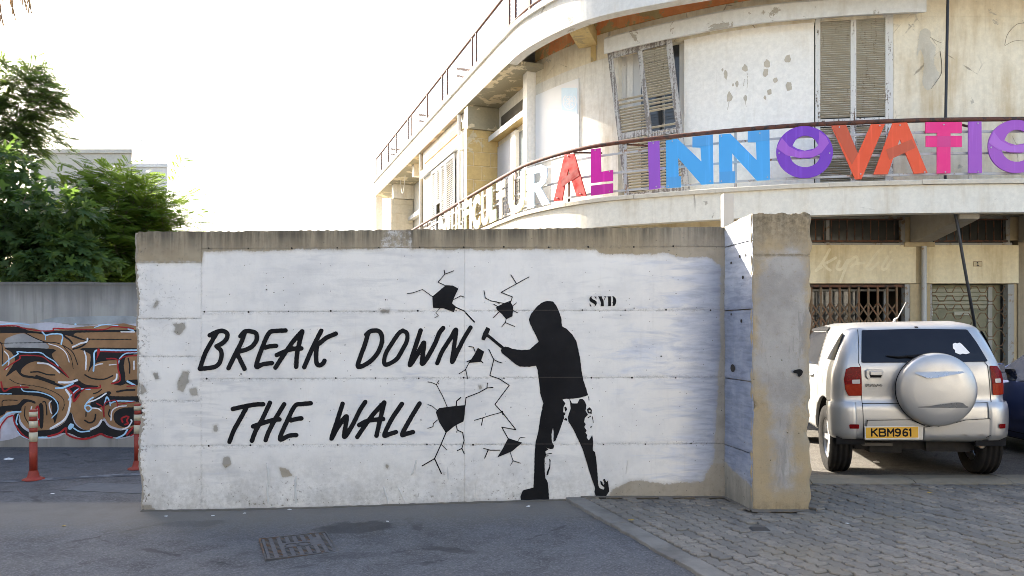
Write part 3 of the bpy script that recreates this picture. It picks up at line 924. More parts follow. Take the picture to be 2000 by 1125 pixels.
# tie holes along the joints, the through hole of the return
M_HOLE = simple('hole_dark', (.03, .025, .02), .95)
mb = MB()
def disc(mb, px, py, r, pr=.0042, k=9, asp=1.0):
    y = WY - float(wall_bump(px, py)) - pr
    mb.add([(X_(px + r * math.cos(2 * PI * i / k) * (1 + .2 * math.sin(3 * i))), y, Z_(py + asp * r * math.sin(2 * PI * i / k))) for i in range(k)], [tuple(range(k))])
for r, x0, dx in ((483, 405, 83), (607, 402, 82), (738, 404, 83), (868, 404, 86)):
    for k in range(13):
        px = x0 + k * dx + random.uniform(-5, 5)
        if px < 1395 and not (1040 < px < 1130 and r > 600): disc(mb, px, float(jline(px, r)) + random.uniform(-1, 1), random.uniform(1.2, 2.1))
for k in range(26): disc(mb, random.uniform(290, 1400), random.uniform(500, 860), random.uniform(.7, 1.6))
mb.build('tie_holes', M_HOLE, root, kind='stuff')
mb = MB()
for (s, z, rs, rz) in ((.17, 1.26, .022, .034), (.14, 2.16, .008, .012), (.30, 2.2, .007, .014), (.36, 2.02, .009, .016), (.33, 1.66, .008, .016), (.14, 1.72, .006, .012), (.40, 2.2, .006, .014)):
    mb.add([(R0.x + (R1.x - R0.x) * (s + rs * 2.0 * math.cos(t)) / RL + RN.x * .006, R0.y + (R1.y - R0.y) * (s + rs * 2.0 * math.cos(t)) / RL + RN.y * .006, z + rz * math.sin(t)) for t in np.linspace(0, 2 * PI, 12, False)], [tuple(range(12))])
mb.build('through_hole', M_HOLE, root)
# plaster scars near the foot
M_SCARW = plaster('scar_plaster', (.60, .59, .56), (.45, .4, .32), .4, .2, (.2, .17, .14), .45)
for (pts, r) in (([(521, 905), (525, 930), (522, 955), (524, 984)], 2.6), ([(579, 930), (576, 952), (578, 984)], 2.4), ([(749, 950), (754, 968), (759, 984)], 2.6), ([(778, 952), (786, 968), (792, 983)], 2.4),
                 ([(813, 898), (810, 915), (804, 928)], 2.2), ([(875, 912), (875, 938)], 2.6), ([(928, 945), (929, 978)], 1.6), ([(933, 930), (927, 946)], .9), ([(1226, 898), (1222, 925)], 1.4)):
    q = crom(pts, 5); mb = MB()
    mb.tube([(X_(x + random.uniform(-.8, .8)), WY - .001, Z_(y)) for x, y in q], [r * S * (.65 + .4 * random.random()) * (.5 if i in (0, len(q) - 1) else 1) for i in range(len(q))], 6)
    mb.build('plaster_scar', M_SCARW, root)

# ---- the painting
n = NB('black_paint', .7, .12)
jl = n.math('MAXIMUM', n.ss(n.noise(60, 4), .70, .73), n.math('MULTIPLY', n.ss(n.noise(4, 5), .5, .7), .3))
c = n.mix(n.ss(n.noise(3, 4), .3, .7), (.007, .007, .008), (.012, .012, .0135))
c = n.mix(n.math('MULTIPLY', jl, .25), c, (.06, .058, .055))
zz_ = n.xyz(2)
for q in (607, 738, 868):
    d = n.math('ABSOLUTE', n.math('SUBTRACT', zz_, Z_(q - 1)))
    c = n.mix(n.math('MULTIPLY', n.ss(n.math('ADD', d, n.math('MULTIPLY', n.noise(50, 3), .006)), .005, .009, 1, 0), .5), c, (.07, .06, .05))
n.set(Base_Color=c); n.bump(n.noise(26, 5), .3, .004)
M_BLACK = n.m
def onwall(lift=.0045):
    def f(px, py): return X_(px), WY - wall_bump(px, py) - lift, Z_(py)
    return f
def zmap(ox, oy, sc): return lambda pts: [(ox + x / sc, oy + y / sc) for x, y in pts]
def paint(name, strokes, zm, r, cell=1.5, rough=.3, label=None, sc=4.167, polys=(), cuts=(), cutpolys=(), smooth=True, seed=1.0, lift=.0045, mat=None):
    sh = Shape()
    for st in strokes:
        rr = r
        if isinstance(st, tuple): st, rr = st
        sh.stroke(zm(st), rr / sc, None, smooth)
    for p in polys: sh.poly(zm(p))
    for p in cutpolys: sh.poly(zm(p), cut=True)
    for (p, rr) in cuts: sh.cutstroke(zm(p), rr / sc)
    mb = sh.fill(cell, onwall(lift), None, rough, .35, seed, True)
    o = mb.build(name, mat or M_BLACK, root, fix=False)
    if label: o['label'] = label
    return o
z6 = zmap(380, 620, 4.167); z7 = zmap(640, 620, 4.167); z4 = zmap(780, 500, 2.25)
L6 = [('B', [[(125, 145), (190, 115), (232, 110), (266, 128), (266, 165), (235, 205), (180, 235)], [(185, 240), (215, 268), (222, 310), (203, 372), (165, 402), (110, 412), (45, 418)], [(185, 122), (130, 215), (85, 300), (45, 418)]]),
      ('R', [[(375, 152), (412, 115), (460, 113), (503, 132), (505, 185), (470, 235), (420, 262), (350, 280)], [(412, 115), (385, 195), (340, 285), (278, 412)], [(345, 285), (375, 350), (408, 418)]]),
      ('E', [[(742, 106), (660, 110), (610, 125), (560, 225), (503, 395), (560, 380), (630, 371)], [(575, 245), (620, 234), (665, 231)]]),
      ('A', [[(876, 112), (800, 200), (710, 330), (660, 408)], [(878, 115), (855, 200), (835, 300), (828, 402)], [(670, 306), (740, 275), (800, 256), (870, 252)]]),
      ('K', [[(1032, 108), (960, 250), (893, 405)], [(1150, 132), (1075, 165), (1020, 210), (1000, 225), (990, 300), (994, 370), (1015, 390), (1045, 375), (1058, 352)]]),
      ('T', [[(312, 745), (400, 725), (500, 708), (560, 706)], [(425, 730), (370, 830), (320, 920), (285, 1012)]]),
      ('H', [[(615, 694), (550, 830), (500, 920), (468, 1003)], [(730, 706), (650, 840), (600, 940), (580, 998)], [(477, 886), (560, 858), (640, 835), (692, 830)]]),
      ('E', [[(946, 698), (870, 705), (818, 720), (760, 830), (695, 988), (770, 962), (828, 957)], [(785, 838), (830, 826), (870, 821)]])]
L7 = [('D', [[(315, 140), (350, 112), (408, 108), (438, 140), (440, 210), (400, 300), (330, 370), (248, 400), (270, 310), (300, 230), (330, 130)]]),
      ('O', [[(610, 107), (645, 128), (645, 190), (610, 260), (560, 340), (482, 384), (460, 362), (475, 290), (530, 200), (580, 128), (612, 107)]]),
      ('W', [[(757, 105), (720, 220), (690, 310), (670, 388), (730, 300), (783, 205), (775, 300), (768, 375), (800, 345), (870, 220), (910, 125), (940, 86)]]),
      ('N', [[(892, 373), (930, 280), (1000, 170), (1045, 100), (1030, 230), (1013, 362), (1060, 270), (1110, 170), (1163, 82)]]),
      ('W', [[(122, 702), (75, 850), (32, 985), (80, 900), (155, 805), (135, 970), (200, 880), (260, 760), (306, 688)]]),
      ('A', [[(460, 692), (370, 790), (290, 900), (242, 972)], [(462, 692), (430, 820), (398, 962)], [(257, 875), (330, 840), (452, 826)]]),
      ('L', [[(605, 703), (520, 830), (462, 955), (500, 950), (556, 932)]]), ('L', [[(748, 700), (670, 830), (607, 950), (645, 945), (695, 932)]])]
for k, (ch, st) in enumerate(L6): paint('painted_letter', st, z6, 18.5, label='hand painted black letter ' + ch, seed=k + 1)
for k, (ch, st) in enumerate(L7): paint('painted_letter', st, z7, 18.5 if ch not in 'ON' else 17.5, label='hand painted black letter ' + ch, seed=k + 11)
zs = zmap(1140, 565, 25.0)
paint('stencil_letter', [([(560, 360), (590, 420), (610, 480)], 14)], zs, 14, .42, 0, 'stencilled letter S', 25, [[(430, 340), (330, 360), (280, 440), (280, 540), (340, 620), (440, 670), (540, 740), (560, 790), (480, 835), (500, 845), (590, 800), (640, 690), (620, 590), (540, 530), (430, 480), (380, 420), (390, 370)], [(480, 340), (560, 370), (620, 345), (615, 490), (590, 470), (560, 410)], [(280, 680), (330, 740), (350, 790), (420, 840), (360, 830), (300, 850)]])
paint('stencil_letter', [], zs, 14, .42, 0, 'stencilled letter Y', 25, [[(690, 345), (905, 345), (880, 380), (970, 560), (985, 790), (1000, 830), (800, 830), (840, 790), (840, 650), (730, 385)], [(980, 345), (1115, 345), (1075, 385), (1000, 540), (970, 530), (1040, 390)]])
paint('stencil_letter', [], zs, 14, .42, 0, 'stencilled letter D', 25, [[(1150, 345), (1330, 345), (1340, 820), (1150, 825), (1195, 790), (1185, 385)], [(1370, 325), (1470, 350), (1550, 430), (1590, 560), (1570, 690), (1500, 810), (1380, 822), (1425, 780), (1430, 390)]])
TORSO = [(625, 205), (650, 197), (675, 200), (690, 218), (702, 245), (712, 275), (714, 308), (735, 320), (760, 345), (778, 375), (786, 410), (795, 455), (800, 500), (808, 545), (820, 580), (829, 612), (795, 622), (760, 627), (716, 628), (640, 640),
         (630, 640), (619, 605), (616, 570), (612, 540), (607, 500), (600, 482), (570, 487), (530, 486), (508, 474), (480, 450), (450, 426),
         (445, 412), (465, 398), (480, 400), (497, 408), (535, 413), (573, 411), (590, 395), (612, 376), (604, 358), (590, 330), (575, 300), (569, 280), (578, 255), (605, 222)]
leg = lambda q: [((200 + x / 3.15) * 2.25, (240 + y / 3.15) * 2.25) for x, y in q]
LEGS = [leg(q) for q in ([(238, 90), (255, 150), (248, 180), (235, 250), (225, 320), (208, 390), (202, 470), (200, 560), (195, 668), (130, 685), (115, 720), (118, 750), (200, 746), (292, 742), (288, 690), (284, 640), (276, 622), (268, 610), (264, 560), (264, 490), (272, 470), (268, 446), (286, 434), (270, 422), (300, 432), (318, 428), (322, 410), (308, 385), (306, 340), (314, 298), (319, 320), (318, 388), (332, 378), (352, 328), (376, 260), (384, 240), (378, 200), (380, 170), (392, 150), (372, 126), (420, 118), (440, 90)],
        [(416, 120), (432, 150), (466, 150), (478, 124), (496, 122), (514, 142), (520, 165), (516, 196), (530, 220), (512, 240), (506, 262), (516, 280), (508, 296), (522, 318), (514, 330), (526, 345), (522, 360), (535, 378), (548, 360), (556, 342), (562, 380), (560, 440), (574, 450), (582, 500), (588, 570), (594, 655), (602, 672), (625, 682), (633, 670), (610, 650), (604, 625), (618, 634), (625, 655), (632, 645), (622, 618), (634, 615), (645, 640), (650, 622), (656, 650), (662, 690), (645, 715), (642, 735), (602, 736), (575, 715), (570, 690), (574, 672), (555, 620), (530, 540), (500, 440), (480, 395), (440, 310), (410, 262), (406, 235), (424, 180)],
        [(524, 186), (540, 174), (554, 190), (553, 214), (530, 212), (526, 200)], [(290, 486), (300, 500), (299, 540), (284, 590), (274, 594), (280, 565), (292, 540), (294, 510)], [(384, 175), (396, 168), (402, 190), (390, 202)], [(380, 250), (392, 240), (404, 246), (398, 258)], [(378, 206), (388, 206), (390, 224), (380, 222)], [(546, 288), (554, 292), (550, 304), (544, 300)], [(404, 738), (440, 732), (470, 738), (430, 752)], [(552, 372), (562, 400), (558, 440), (548, 400)])]
cut1 = leg([(534, 190), (546, 194), (545, 206), (536, 204)])
paint('painted_figure', [([(386, 347), (465, 412)], 6.5)] + [(leg(q), 1.6) for q in ([(556, 228), (560, 250), (563, 270)], [(268, 464), (290, 460), (308, 457)], [(266, 476), (286, 472)], [(530, 240), (548, 228)], [(534, 108), (536, 130)])], z4, 6, 1.0, .3, 'black stencilled hooded figure swinging a hammer', 2.25,
      [TORSO] + LEGS + [[(383, 311), (400, 320), (391, 342), (375, 371), (360, 367), (367, 341)]], cutpolys=[cut1], cuts=[([(628, 672), (616, 674)], 1.2)])
HOLES = [([(205, 128), (235, 130), (260, 143), (240, 185), (232, 208), (248, 222), (240, 247), (195, 230), (148, 228), (145, 178)],
          [([(202, 130), (170, 115), (200, 80), (240, 65)], 1.7), ([(200, 80), (197, 62)], 2.0), ([(145, 178), (102, 147), (60, 162), (35, 165)], 1.6), ([(238, 192), (270, 175), (286, 181)], 1.6), ([(245, 224), (288, 243)], 2.4), ([(292, 250), (330, 290)], 3), ([(178, 230), (160, 250), (172, 262), (155, 272)], 1.3)]),
         ([(455, 210), (490, 203), (500, 225), (497, 265), (470, 278), (450, 255), (430, 238), (425, 225)],
          [([(372, 152), (378, 185), (405, 198), (458, 208)], 1.7), ([(570, 92), (515, 122), (447, 160), (497, 180), (490, 198), (458, 210)], 1.8), ([(490, 83), (515, 122)], 2.0), ([(470, 276), (465, 292), (450, 312)], 1.6), ([(465, 292), (507, 310)], 1.6), ([(436, 248), (412, 272)], 1.9), ([(432, 222), (415, 212)], 1.9), ([(497, 238), (520, 250)], 1.8), ([(440, 210), (425, 200)], 1.5), ([(495, 222), (516, 205)], 1.4), ([(480, 210), (492, 196)], 1.8)]),
         ([(345, 403), (373, 420), (358, 465), (305, 470), (330, 432)], [([(333, 420), (325, 400), (305, 398)], 1.8), ([(308, 466), (290, 500), (262, 518)], 1.7), ([(292, 500), (300, 540)], 1.7), ([(358, 460), (368, 470)], 2.2), ([(318, 455), (297, 465)], 2.0)]),
         ([(160, 685), (175, 668), (235, 660), (290, 655), (287, 700), (282, 727), (245, 745), (205, 778), (175, 730)],
          [([(212, 667), (190, 615), (163, 565), (140, 555), (125, 553)], 1.7), ([(163, 565), (175, 545)], 1.7), ([(165, 677), (145, 660), (125, 652)], 1.5), ([(250, 660), (252, 637), (270, 622)], 2.6), ([(289, 660), (293, 622), (350, 600), (385, 580), (412, 577)], 2.0), ([(385, 580), (387, 558)], 1.7), ([(168, 720), (150, 735), (148, 750), (125, 757)], 1.7),
           ([(205, 776), (180, 835), (155, 890), (100, 922)], 2.4), ([(155, 890), (185, 955)], 2.6), ([(185, 828), (210, 852)], 1.4), ([(250, 745), (255, 765), (278, 775), (285, 810), (275, 845), (255, 855)], 2.0), ([(275, 845), (285, 868)], 2.0)]),
         ([(478, 800), (540, 820), (495, 858), (430, 885), (455, 845)], [([(393, 410), (415, 455), (398, 525), (440, 540), (483, 568), (420, 652), (455, 690), (512, 763), (450, 752), (478, 802)], 2.0), ([(415, 455), (435, 465), (452, 470)], 1.8), ([(455, 685), (400, 700), (370, 710), (330, 722)], 1.7), ([(368, 710), (360, 745)], 1.8), ([(453, 682), (455, 696)], 2.6),
          ([(442, 853), (400, 853), (370, 845)], 1.9), ([(390, 853), (375, 888)], 2.3), ([(487, 862), (500, 900), (532, 910)], 1.6), ([(500, 900), (488, 920)], 1.4), ([(520, 815), (530, 798), (553, 796)], 1.4)])]
for k, (pl, st) in enumerate(HOLES):
    paint('painted_crack', st, z4, 1.7, .95, .12, 'painted black hole with thin cracks running out of it', 2.25, [pl], smooth=False, seed=k)
paint('painted_mark', [], zmap(1400, 400, 1.845), 1, 1.0, 0, 'black paint blot on the pillar', 1.845, [[(277, 598), (300, 592), (310, 600), (308, 612), (297, 619), (290, 608), (278, 607)]]) if False else None
mb = MB(); sh = Shape(); sh.poly([(1550, 724), (1562, 721), (1568, 725), (1566, 732), (1560, 736), (1557, 729), (1551, 729)], True)
sh.fill(.8, lambda px, py: ((px - 1000) * 5.985 / F, 5.985 + 0 * px, CZ + (HZ - py) * 5.985 / F), mb)
mb.build('paint_blot', M_BLACK, root, fix=False)

# ================================================================== GRAFFITI WALL
GY = 10.1
gw = empty('graffiti_wall', (-6.5, 10.2, 0), 'grey concrete wall covered with brown and black graffiti below the fig tree', 'wall')
n = NB('streaked_concrete', .9, .2)
f1 = n.noise(3, 6, .65); f2 = n.noise(20, 5, .65)
st = n.noise(1, 6, .66, n.pos((7, 7, .35))); st2 = n.noise(1, 4, .6, n.pos((3.6, 3.6, .2), (2, 0, 0)))
c = n.mix(n.ss(st2, .38, .62), (.27, .265, .25), (.37, .36, .33))
c = n.mix(n.math('MULTIPLY', n.ss(f1, .4, .7), .5), c, (.235, .235, .23))
top = n.ss(n.math('ADD', n.xyz(2), n.math('MULTIPLY', st, .5)), 2.1, 2.5)
c = n.mix(n.math('MULTIPLY', top, .75), c, (.10, .095, .085))
c = n.mix(n.math('MULTIPLY', n.ss(st, .5, .72), .6), c, (.15, .145, .135))
c = n.mix(n.math('MULTIPLY', n.ss(n.math('ADD', n.xyz(2), n.math('MULTIPLY', f1, .25)), .38, .12), .5), c, (.26, .235, .20))
n.set(Base_Color=c); n.bump(n.math('ADD', f2, n.math('MULTIPLY', st, .6)), .4, .008)
M_GW = n.m
gX = lambda px: (px - 1000) * GY / F
gZ = lambda py: CZ + (HZ - py) * GY / F
hx0, hx1, hz0, hz1 = gX(203), gX(230), gZ(731), gZ(705)
top_z = 2.21
mb = MB()
mb.box(-14, hx0, GY, GY + .22, -.1, top_z); mb.box(hx1, -2.2, GY, GY + .22, -.1, top_z); mb.box(hx0, hx1, GY, GY + .22, -.1, hz0); mb.box(hx0, hx1, GY, GY + .22, hz1, top_z)
mb.build('wall_body', M_GW, gw)
mb = MB()
xx = -14.0
while xx < -2.3:
    L = random.uniform(1.0, 1.3)
    mb.box(xx, min(xx + L, -2.2), GY - .012, GY + .235, top_z, top_z + .035 + random.uniform(-.006, .006)); xx += L + .004
mb.build('wall_coping', M_GW, gw)
mv = simple('vent_metal', (.16, .165, .15), .5, .4)
mb = MB(); mb.box(hx0, hx0 + .055, GY + .02, GY + .2, hz0, hz1); mb.box(hx0 + .055, hx1, GY + .16, GY + .2, hz0, hz1); mb.build('vent_box', mv, gw)
mb = MB()
for k in range(3): mb.box(hx0 + .06, hx1 - .005, GY + .05, GY + .13, hz0 + .03 + k * .055, hz0 + .045 + k * .055)
mb.build('vent_louvre', mv, gw)
zg = zmap(0, 620, 4.328)
GS = GY / F
def gmap(lift): return lambda px, py: (gX(px), GY - lift + 0 * px, gZ(py))
def gpaint(name, col, lift, polys=(), strokes=(), cell=1.15, rough=.25, spray=.2, split=False):
    groups = [(polys, strokes)] if not split else [([p], []) for p in polys] + [([], [st]) for st in strokes]
    n = NB('spray_' + name, .6, .3)
    a = n.noise(3.5, 5, .65)
    n.set(Base_Color=n.mix(n.ss(a, .3, .75), tuple(c * (1 - spray) for c in col), tuple(min(1, c * (1 + spray)) for c in col)))
    n.bump(n.noise(22, 5), .3, .005)
    for i, (pp, ss_) in enumerate(groups):
        sh = Shape()
        for p in pp: sh.poly(zg(p), True, 3)
        for (p, r) in ss_: sh.stroke(zg(p), r / 4.328)
        sh.fill(cell, gmap(lift + i * .00002), None, rough, .4, lift * 900).build(name, n.m, gw, fix=False)
gpaint('graffiti_base', (.50, .50, .56), .002, [[(-900, 60), (100, 40), (250, 55), (420, 40), (600, 62), (760, 70), (900, 55), (1300, 70), (1330, 920), (1180, 985), (1000, 1030), (880, 990), (700, 1030), (560, 985), (480, 1015), (330, 1030), (180, 1000), (90, 1030), (-100, 1045), (-900, 1030)]])
gpaint('graffiti_patch', (.30, .325, .335), .003, [[(330, 30), (480, 0), (700, -8), (1000, -14), (1150, -5), (1160, 50), (900, 52), (640, 55), (400, 38)]], cell=2)
gpaint('graffiti_fill', (.315, .175, .082), .004, [[(-900, 80), (150, 80), (380, 120), (460, 105), (1300, 110), (1330, 900), (1060, 940), (930, 910), (880, 850), (820, 930), (720, 950), (640, 890), (600, 800), (540, 890), (440, 940), (330, 960), (250, 950), (180, 880), (160, 810), (60, 800), (0, 850), (-300, 900), (-900, 880)]])
gpaint('graffiti_grey', (.34, .335, .33), .005, [[(60, 175), (180, 135), (250, 155), (380, 210), (410, 262), (240, 262), (60, 258), (40, 215)]])
gpaint('graffiti_black', (.010, .010, .012), .006,
       [[(-500, 82), (150, 78), (230, 108), (380, 125), (460, 112), (1300, 104), (1300, 124), (640, 130), (735, 192), (690, 190), (560, 150), (400, 150), (215, 130), (-500, 140)],
        [(60, 255), (455, 268), (440, 310), (470, 370), (590, 510), (550, 490), (430, 405), (330, 372), (250, 385), (190, 430), (178, 462), (145, 440), (50, 502), (100, 420), (130, 350), (95, 290)],
        [(640, 515), (720, 565), (825, 578), (820, 590), (720, 610), (660, 660), (625, 725), (605, 640), (560, 590), (590, 575)],
        [(-300, 600), (180, 598), (400, 640), (470, 690), (502, 730), (485, 830), (465, 895), (445, 820), (432, 720), (380, 680), (200, 655), (-300, 650)],
        [(-300, 800), (20, 750), (150, 735), (200, 690), (290, 705), (300, 730), (240, 712), (190, 750), (170, 790), (60, 790), (10, 830), (-300, 880)],
        [(120, 825), (165, 815), (160, 880), (200, 940), (270, 975), (330, 955), (440, 945), (545, 890), (600, 800), (630, 890), (700, 945), (800, 940), (870, 870), (920, 925), (1020, 955), (1120, 930), (1180, 900), (1180, 960), (1060, 1010), (960, 1010), (850, 985), (700, 1020), (580, 975), (470, 990), (370, 1010), (230, 1020), (150, 960)],
        [(1300, 755), (1150, 758), (1040, 765), (975, 800), (962, 850), (990, 900), (1060, 928), (1150, 905), (1300, 880)],
        [(702, 258), (1300, 265), (1300, 300), (1060, 340), (1062, 560), (940, 556), (1010, 520), (1000, 400), (985, 362), (890, 368), (800, 392), (745, 465), (762, 400), (765, 310)],
        [(790, 690), (910, 625), (945, 640), (950, 665), (1300, 668), (1300, 705), (980, 720), (880, 752), (800, 770), (765, 745)],
        [(330, 740), (368, 745), (366, 925), (335, 915)], [(1075, 530), (1300, 525), (1300, 570), (1090, 568)]],
       [([(215, 130), (300, 175), (400, 212), (480, 215), (560, 250), (620, 300), (660, 400)], 4), ([(540, 155), (590, 190), (612, 220)], 8), ([(620, 268), (700, 240), (755, 185)], 7), ([(735, 183), (900, 186), (1110, 185)], 4), ([(540, 245), (600, 330), (622, 435)], 3), ([(0, 218), (200, 215), (410, 212)], 3), ([(150, 445), (200, 492), (330, 515), (460, 560), (560, 595)], 10), ([(310, 495), (380, 520), (460, 548)], 9), ([(262, 462), (330, 460), (400, 482), (465, 486)], 6), ([(720, 485), (780, 515), (880, 522), (955, 492)], 6),
        ([(80, 520), (160, 560), (330, 585), (450, 625), (530, 680), (545, 740), (530, 785)], 3), ([(20, 748), (25, 705), (80, 698), (150, 700)], 4), ([(215, 750), (210, 830), (240, 890), (265, 930)], 4), ([(362, 714), (385, 715), (395, 760), (398, 825)], 5), ([(720, 870), (760, 890), (800, 870), (810, 820)], 7), ([(730, 800), (728, 838)], 5), ([(990, 628), (1060, 615), (1140, 612)], 8), ([(1085, 345), (1098, 400), (1097, 470)], 6), ([(790, 645), (830, 632), (860, 608)], 5), ([(930, 780), (920, 820), (945, 850)], 6), ([(0, 205), (20, 240), (25, 400)], 4)])
gpaint('white_stroke', (.82, .82, .84), .007, split=True, polys=[], strokes= [([(40, 285), (75, 330), (75, 400), (55, 440)], 5), ([(320, 385), (400, 392), (460, 425), (505, 465)], 7), ([(412, 222), (500, 250), (560, 300), (588, 378)], 4), ([(615, 250), (680, 220), (735, 205), (742, 178)], 7), ([(715, 285), (730, 340), (727, 440)], 6), ([(500, 548), (590, 548), (655, 530)], 9), ([(560, 610), (595, 670), (590, 760), (550, 860), (430, 940)], 9), ([(270, 755), (262, 810), (268, 865)], 6), ([(435, 705), (418, 730), (430, 790), (440, 812)], 5), ([(900, 640), (850, 675), (800, 700), (740, 720)], 6), ([(780, 765), (830, 770), (858, 790)], 5), ([(770, 945), (830, 915), (860, 870)], 9), ([(1070, 747), (1000, 755), (950, 790), (940, 870)], 5), ([(1035, 945), (1085, 925), (1115, 880), (1110, 865)], 6), ([(310, 765), (312, 820), (322, 860)], 8), ([(990, 480), (985, 520), (960, 540)], 7), ([(1025, 122), (1140, 122)], 5), ([(800, 410), (840, 395), (870, 392)], 5), ([(925, 402), (985, 396)], 4), ([(1135, 370), (1135, 440)], 6)])
gpaint('blue_stroke', (.42, .66, .86), .0077, split=True, polys=[[(575, 930), (600, 895), (630, 910), (610, 940), (590, 950)]], strokes= [([(0, 62), (130, 48), (250, 62)], 4), ([(360, 122), (390, 150), (440, 140), (528, 148), (520, 228)], 6), ([(388, 150), (386, 190)], 4), ([(22, 408), (90, 350), (155, 308), (150, 290), (240, 296), (345, 298), (400, 335), (460, 370), (495, 410)], 5), ([(0, 645), (100, 645)], 5), ([(178, 575), (205, 622), (330, 632), (430, 665), (485, 720), (490, 790), (440, 850)], 5), ([(475, 598), (540, 592), (620, 558)], 8), ([(580, 698), (620, 640), (670, 605), (765, 608)], 5), ([(0, 880), (50, 825), (110, 800), (178, 797)], 7), ([(155, 820), (140, 880), (150, 905)], 6), ([(330, 1012), (430, 1010)], 5), ([(625, 935), (680, 965), (760, 960)], 6), ([(790, 675), (755, 700), (720, 755), (745, 795), (775, 770), (755, 745), (720, 748)], 6), ([(885, 740), (905, 672), (930, 715), (935, 745)], 6), ([(935, 725), (1000, 705), (1140, 710)], 6), ([(792, 452), (800, 380), (800, 300), (840, 275), (1000, 278), (1200, 275)], 7), ([(1005, 385), (1020, 340), (1075, 302), (1200, 298)], 5), ([(1080, 540), (1140, 572)], 9), ([(800, 85), (880, 62), (1000, 68)], 4), ([(1080, 948), (1050, 990), (990, 1020)], 7), ([(640, 58), (642, 58)], 9), ([(150, 960), (185, 1000), (250, 1030)], 4), ([(1085, 98), (1130, 110)], 6)])
gpaint('red_stroke', (.38, .018, .022), .0085, split=True, polys=[[(825, 268), (848, 268), (842, 310), (800, 390), (770, 440), (818, 350)]], strokes= [([(-200, 82), (110, 70), (200, 90), (330, 112), (450, 112), (460, 92), (600, 98), (870, 103), (960, 78), (1130, 92)], 5), ([(40, 442), (90, 400), (170, 350), (182, 322), (350, 328), (430, 380), (520, 440), (580, 505)], 5), ([(12, 545), (38, 622), (110, 590), (240, 590)], 7), ([(850, 572), (840, 595), (730, 600), (690, 625)], 6), ([(590, 595), (640, 575), (680, 600), (630, 650), (628, 710), (672, 655)], 7), ([(575, 598), (615, 640), (628, 700)], 6), ([(820, 725), (870, 760), (882, 840), (888, 730), (960, 700), (990, 712), (995, 750)], 5), ([(1140, 712), (1000, 735)], 4), ([(118, 830), (130, 900), (190, 985), (260, 1030)], 6), ([(0, 1020), (5, 930), (60, 850), (110, 828)], 6), ([(410, 1005), (500, 980), (560, 935), (568, 985), (640, 1018), (720, 1026), (800, 1005), (855, 985), (900, 1005), (950, 1015)], 8), ([(295, 845), (310, 765), (328, 758), (332, 850)], 7), ([(335, 915), (330, 870)], 6), ([(1040, 885), (1030, 855), (1060, 838), (1090, 840), (1075, 870), (1085, 895), (1060, 905)], 7), ([(905, 348), (990, 355), (1000, 430), (1018, 500), (1010, 540), (945, 560)], 6), ([(842, 288), (1000, 292), (1200, 292)], 4), ([(1010, 360), (1060, 330), (1200, 318)], 5), ([(1075, 582), (1140, 575)], 5), ([(1125, 930), (1075, 990)], 8), ([(1140, 980), (1105, 1000)], 5)])

# ================================================================== BOLLARDS
M_RED = simple('bollard_red', (.27, .032, .016), .6, 0, .25, 18, .2); M_BAND = simple('bollard_band', (.52, .48, .35), .5, 0, .15, 20)
def bollard(x, y, lab):
    r = empty('traffic_bollard', (x, y, 0), lab, 'bollard', 'red and cream bollards beside the graffiti wall')
    H = .745; R = .038
    def lat(name, prof, mat):
        mb = MB(); mb.lathe(prof, 20); mb.build(name, mat, r, local=True)
    lat('base', [(0.0, 0), (.105, 0), (.105, .012), (.075, .022), (.058, .032), (.052, .06), (R + .003, .10)], M_RED)
    zs = [.10, .405, .505, .553, .625, .672, .722]
    nm = ['post', 'band', 'post', 'band', 'post', 'band']
    for i in range(6):
        e = .003 if nm[i] == 'band' else 0
        lat('reflective_band' if nm[i] == 'band' else 'post_section', [(0, zs[i]), (R + e, zs[i]), (R + e, zs[i + 1]), (0, zs[i + 1])], M_BAND if nm[i] == 'band' else M_RED)
    lat('cap', [(R, .722), (R, .737), (R - .006, H), (R - .02, H + .002), (0, H)], M_RED)
    return r
bollard(-5.08, 7.88, 'red and cream bollard standing alone in front of the graffiti')
bollard(-4.285, 8.5, 'red and cream bollard half hidden behind the end of the white wall')
# ================================================================== CURVED BUILDING
class Path:
    """plan curve, running from the street's right end round the corner to the left, with outward normals"""
    def __init__(s, pts, n=10, step=.12):
        q = [np.array(p) for p in (crom(pts, n) if n else pts)]
        d = np.concatenate([[0], np.cumsum([np.linalg.norm(q[i + 1] - q[i]) for i in range(len(q) - 1)])])
        s.L = d[-1]
        k = np.linspace(0, s.L, max(3, int(s.L / step) + 1))
        s.s = k
        s.x = np.interp(k, d, [p[0] for p in q]); s.y = np.interp(k, d, [p[1] for p in q])
        tx = np.gradient(s.x, k); ty = np.gradient(s.y, k); m = np.hypot(tx, ty)
        s.nx, s.ny = -ty / m, tx / m
        s.px = 1000 + F * s.x / s.y                     # decreasing along the path
    def s_at(s, px): return float(np.interp(-px, -s.px, s.s))
    def at(s, k): return tuple(float(np.interp(k, s.s, a)) for a in (s.x, s.y, s.nx, s.ny))
    def sub(s, k0, k1, off=0.0):
        ks = [k0] + [float(v) for v in s.s if k0 + .02 < v < k1 - .02] + [k1]
        out = []
        for k in ks:
            x, y, nx, ny = s.at(k); out.append((x + nx * off, y + ny * off, nx, ny))
        return out
    def subpx(s, pr, pl, off=0.0): return s.sub(s.s_at(pr), s.s_at(pl), off)
O_ = np.array([-.60, 15.9]); D_ = np.array([-.344, .939]); N_ = np.array([-.939, -.344])
def side(l, out=0.0): p = O_ + D_ * l + N_ * out; return (float(p[0]), float(p[1]))
def side_l(px, out=0.0):
    """length along the straight side where it crosses picture column px"""
    a = O_ + N_ * out; k = (px - 1000) / F
    return float((k * a[1] - a[0]) / (D_[0] - k * D_[1]))
LEND = 14.0
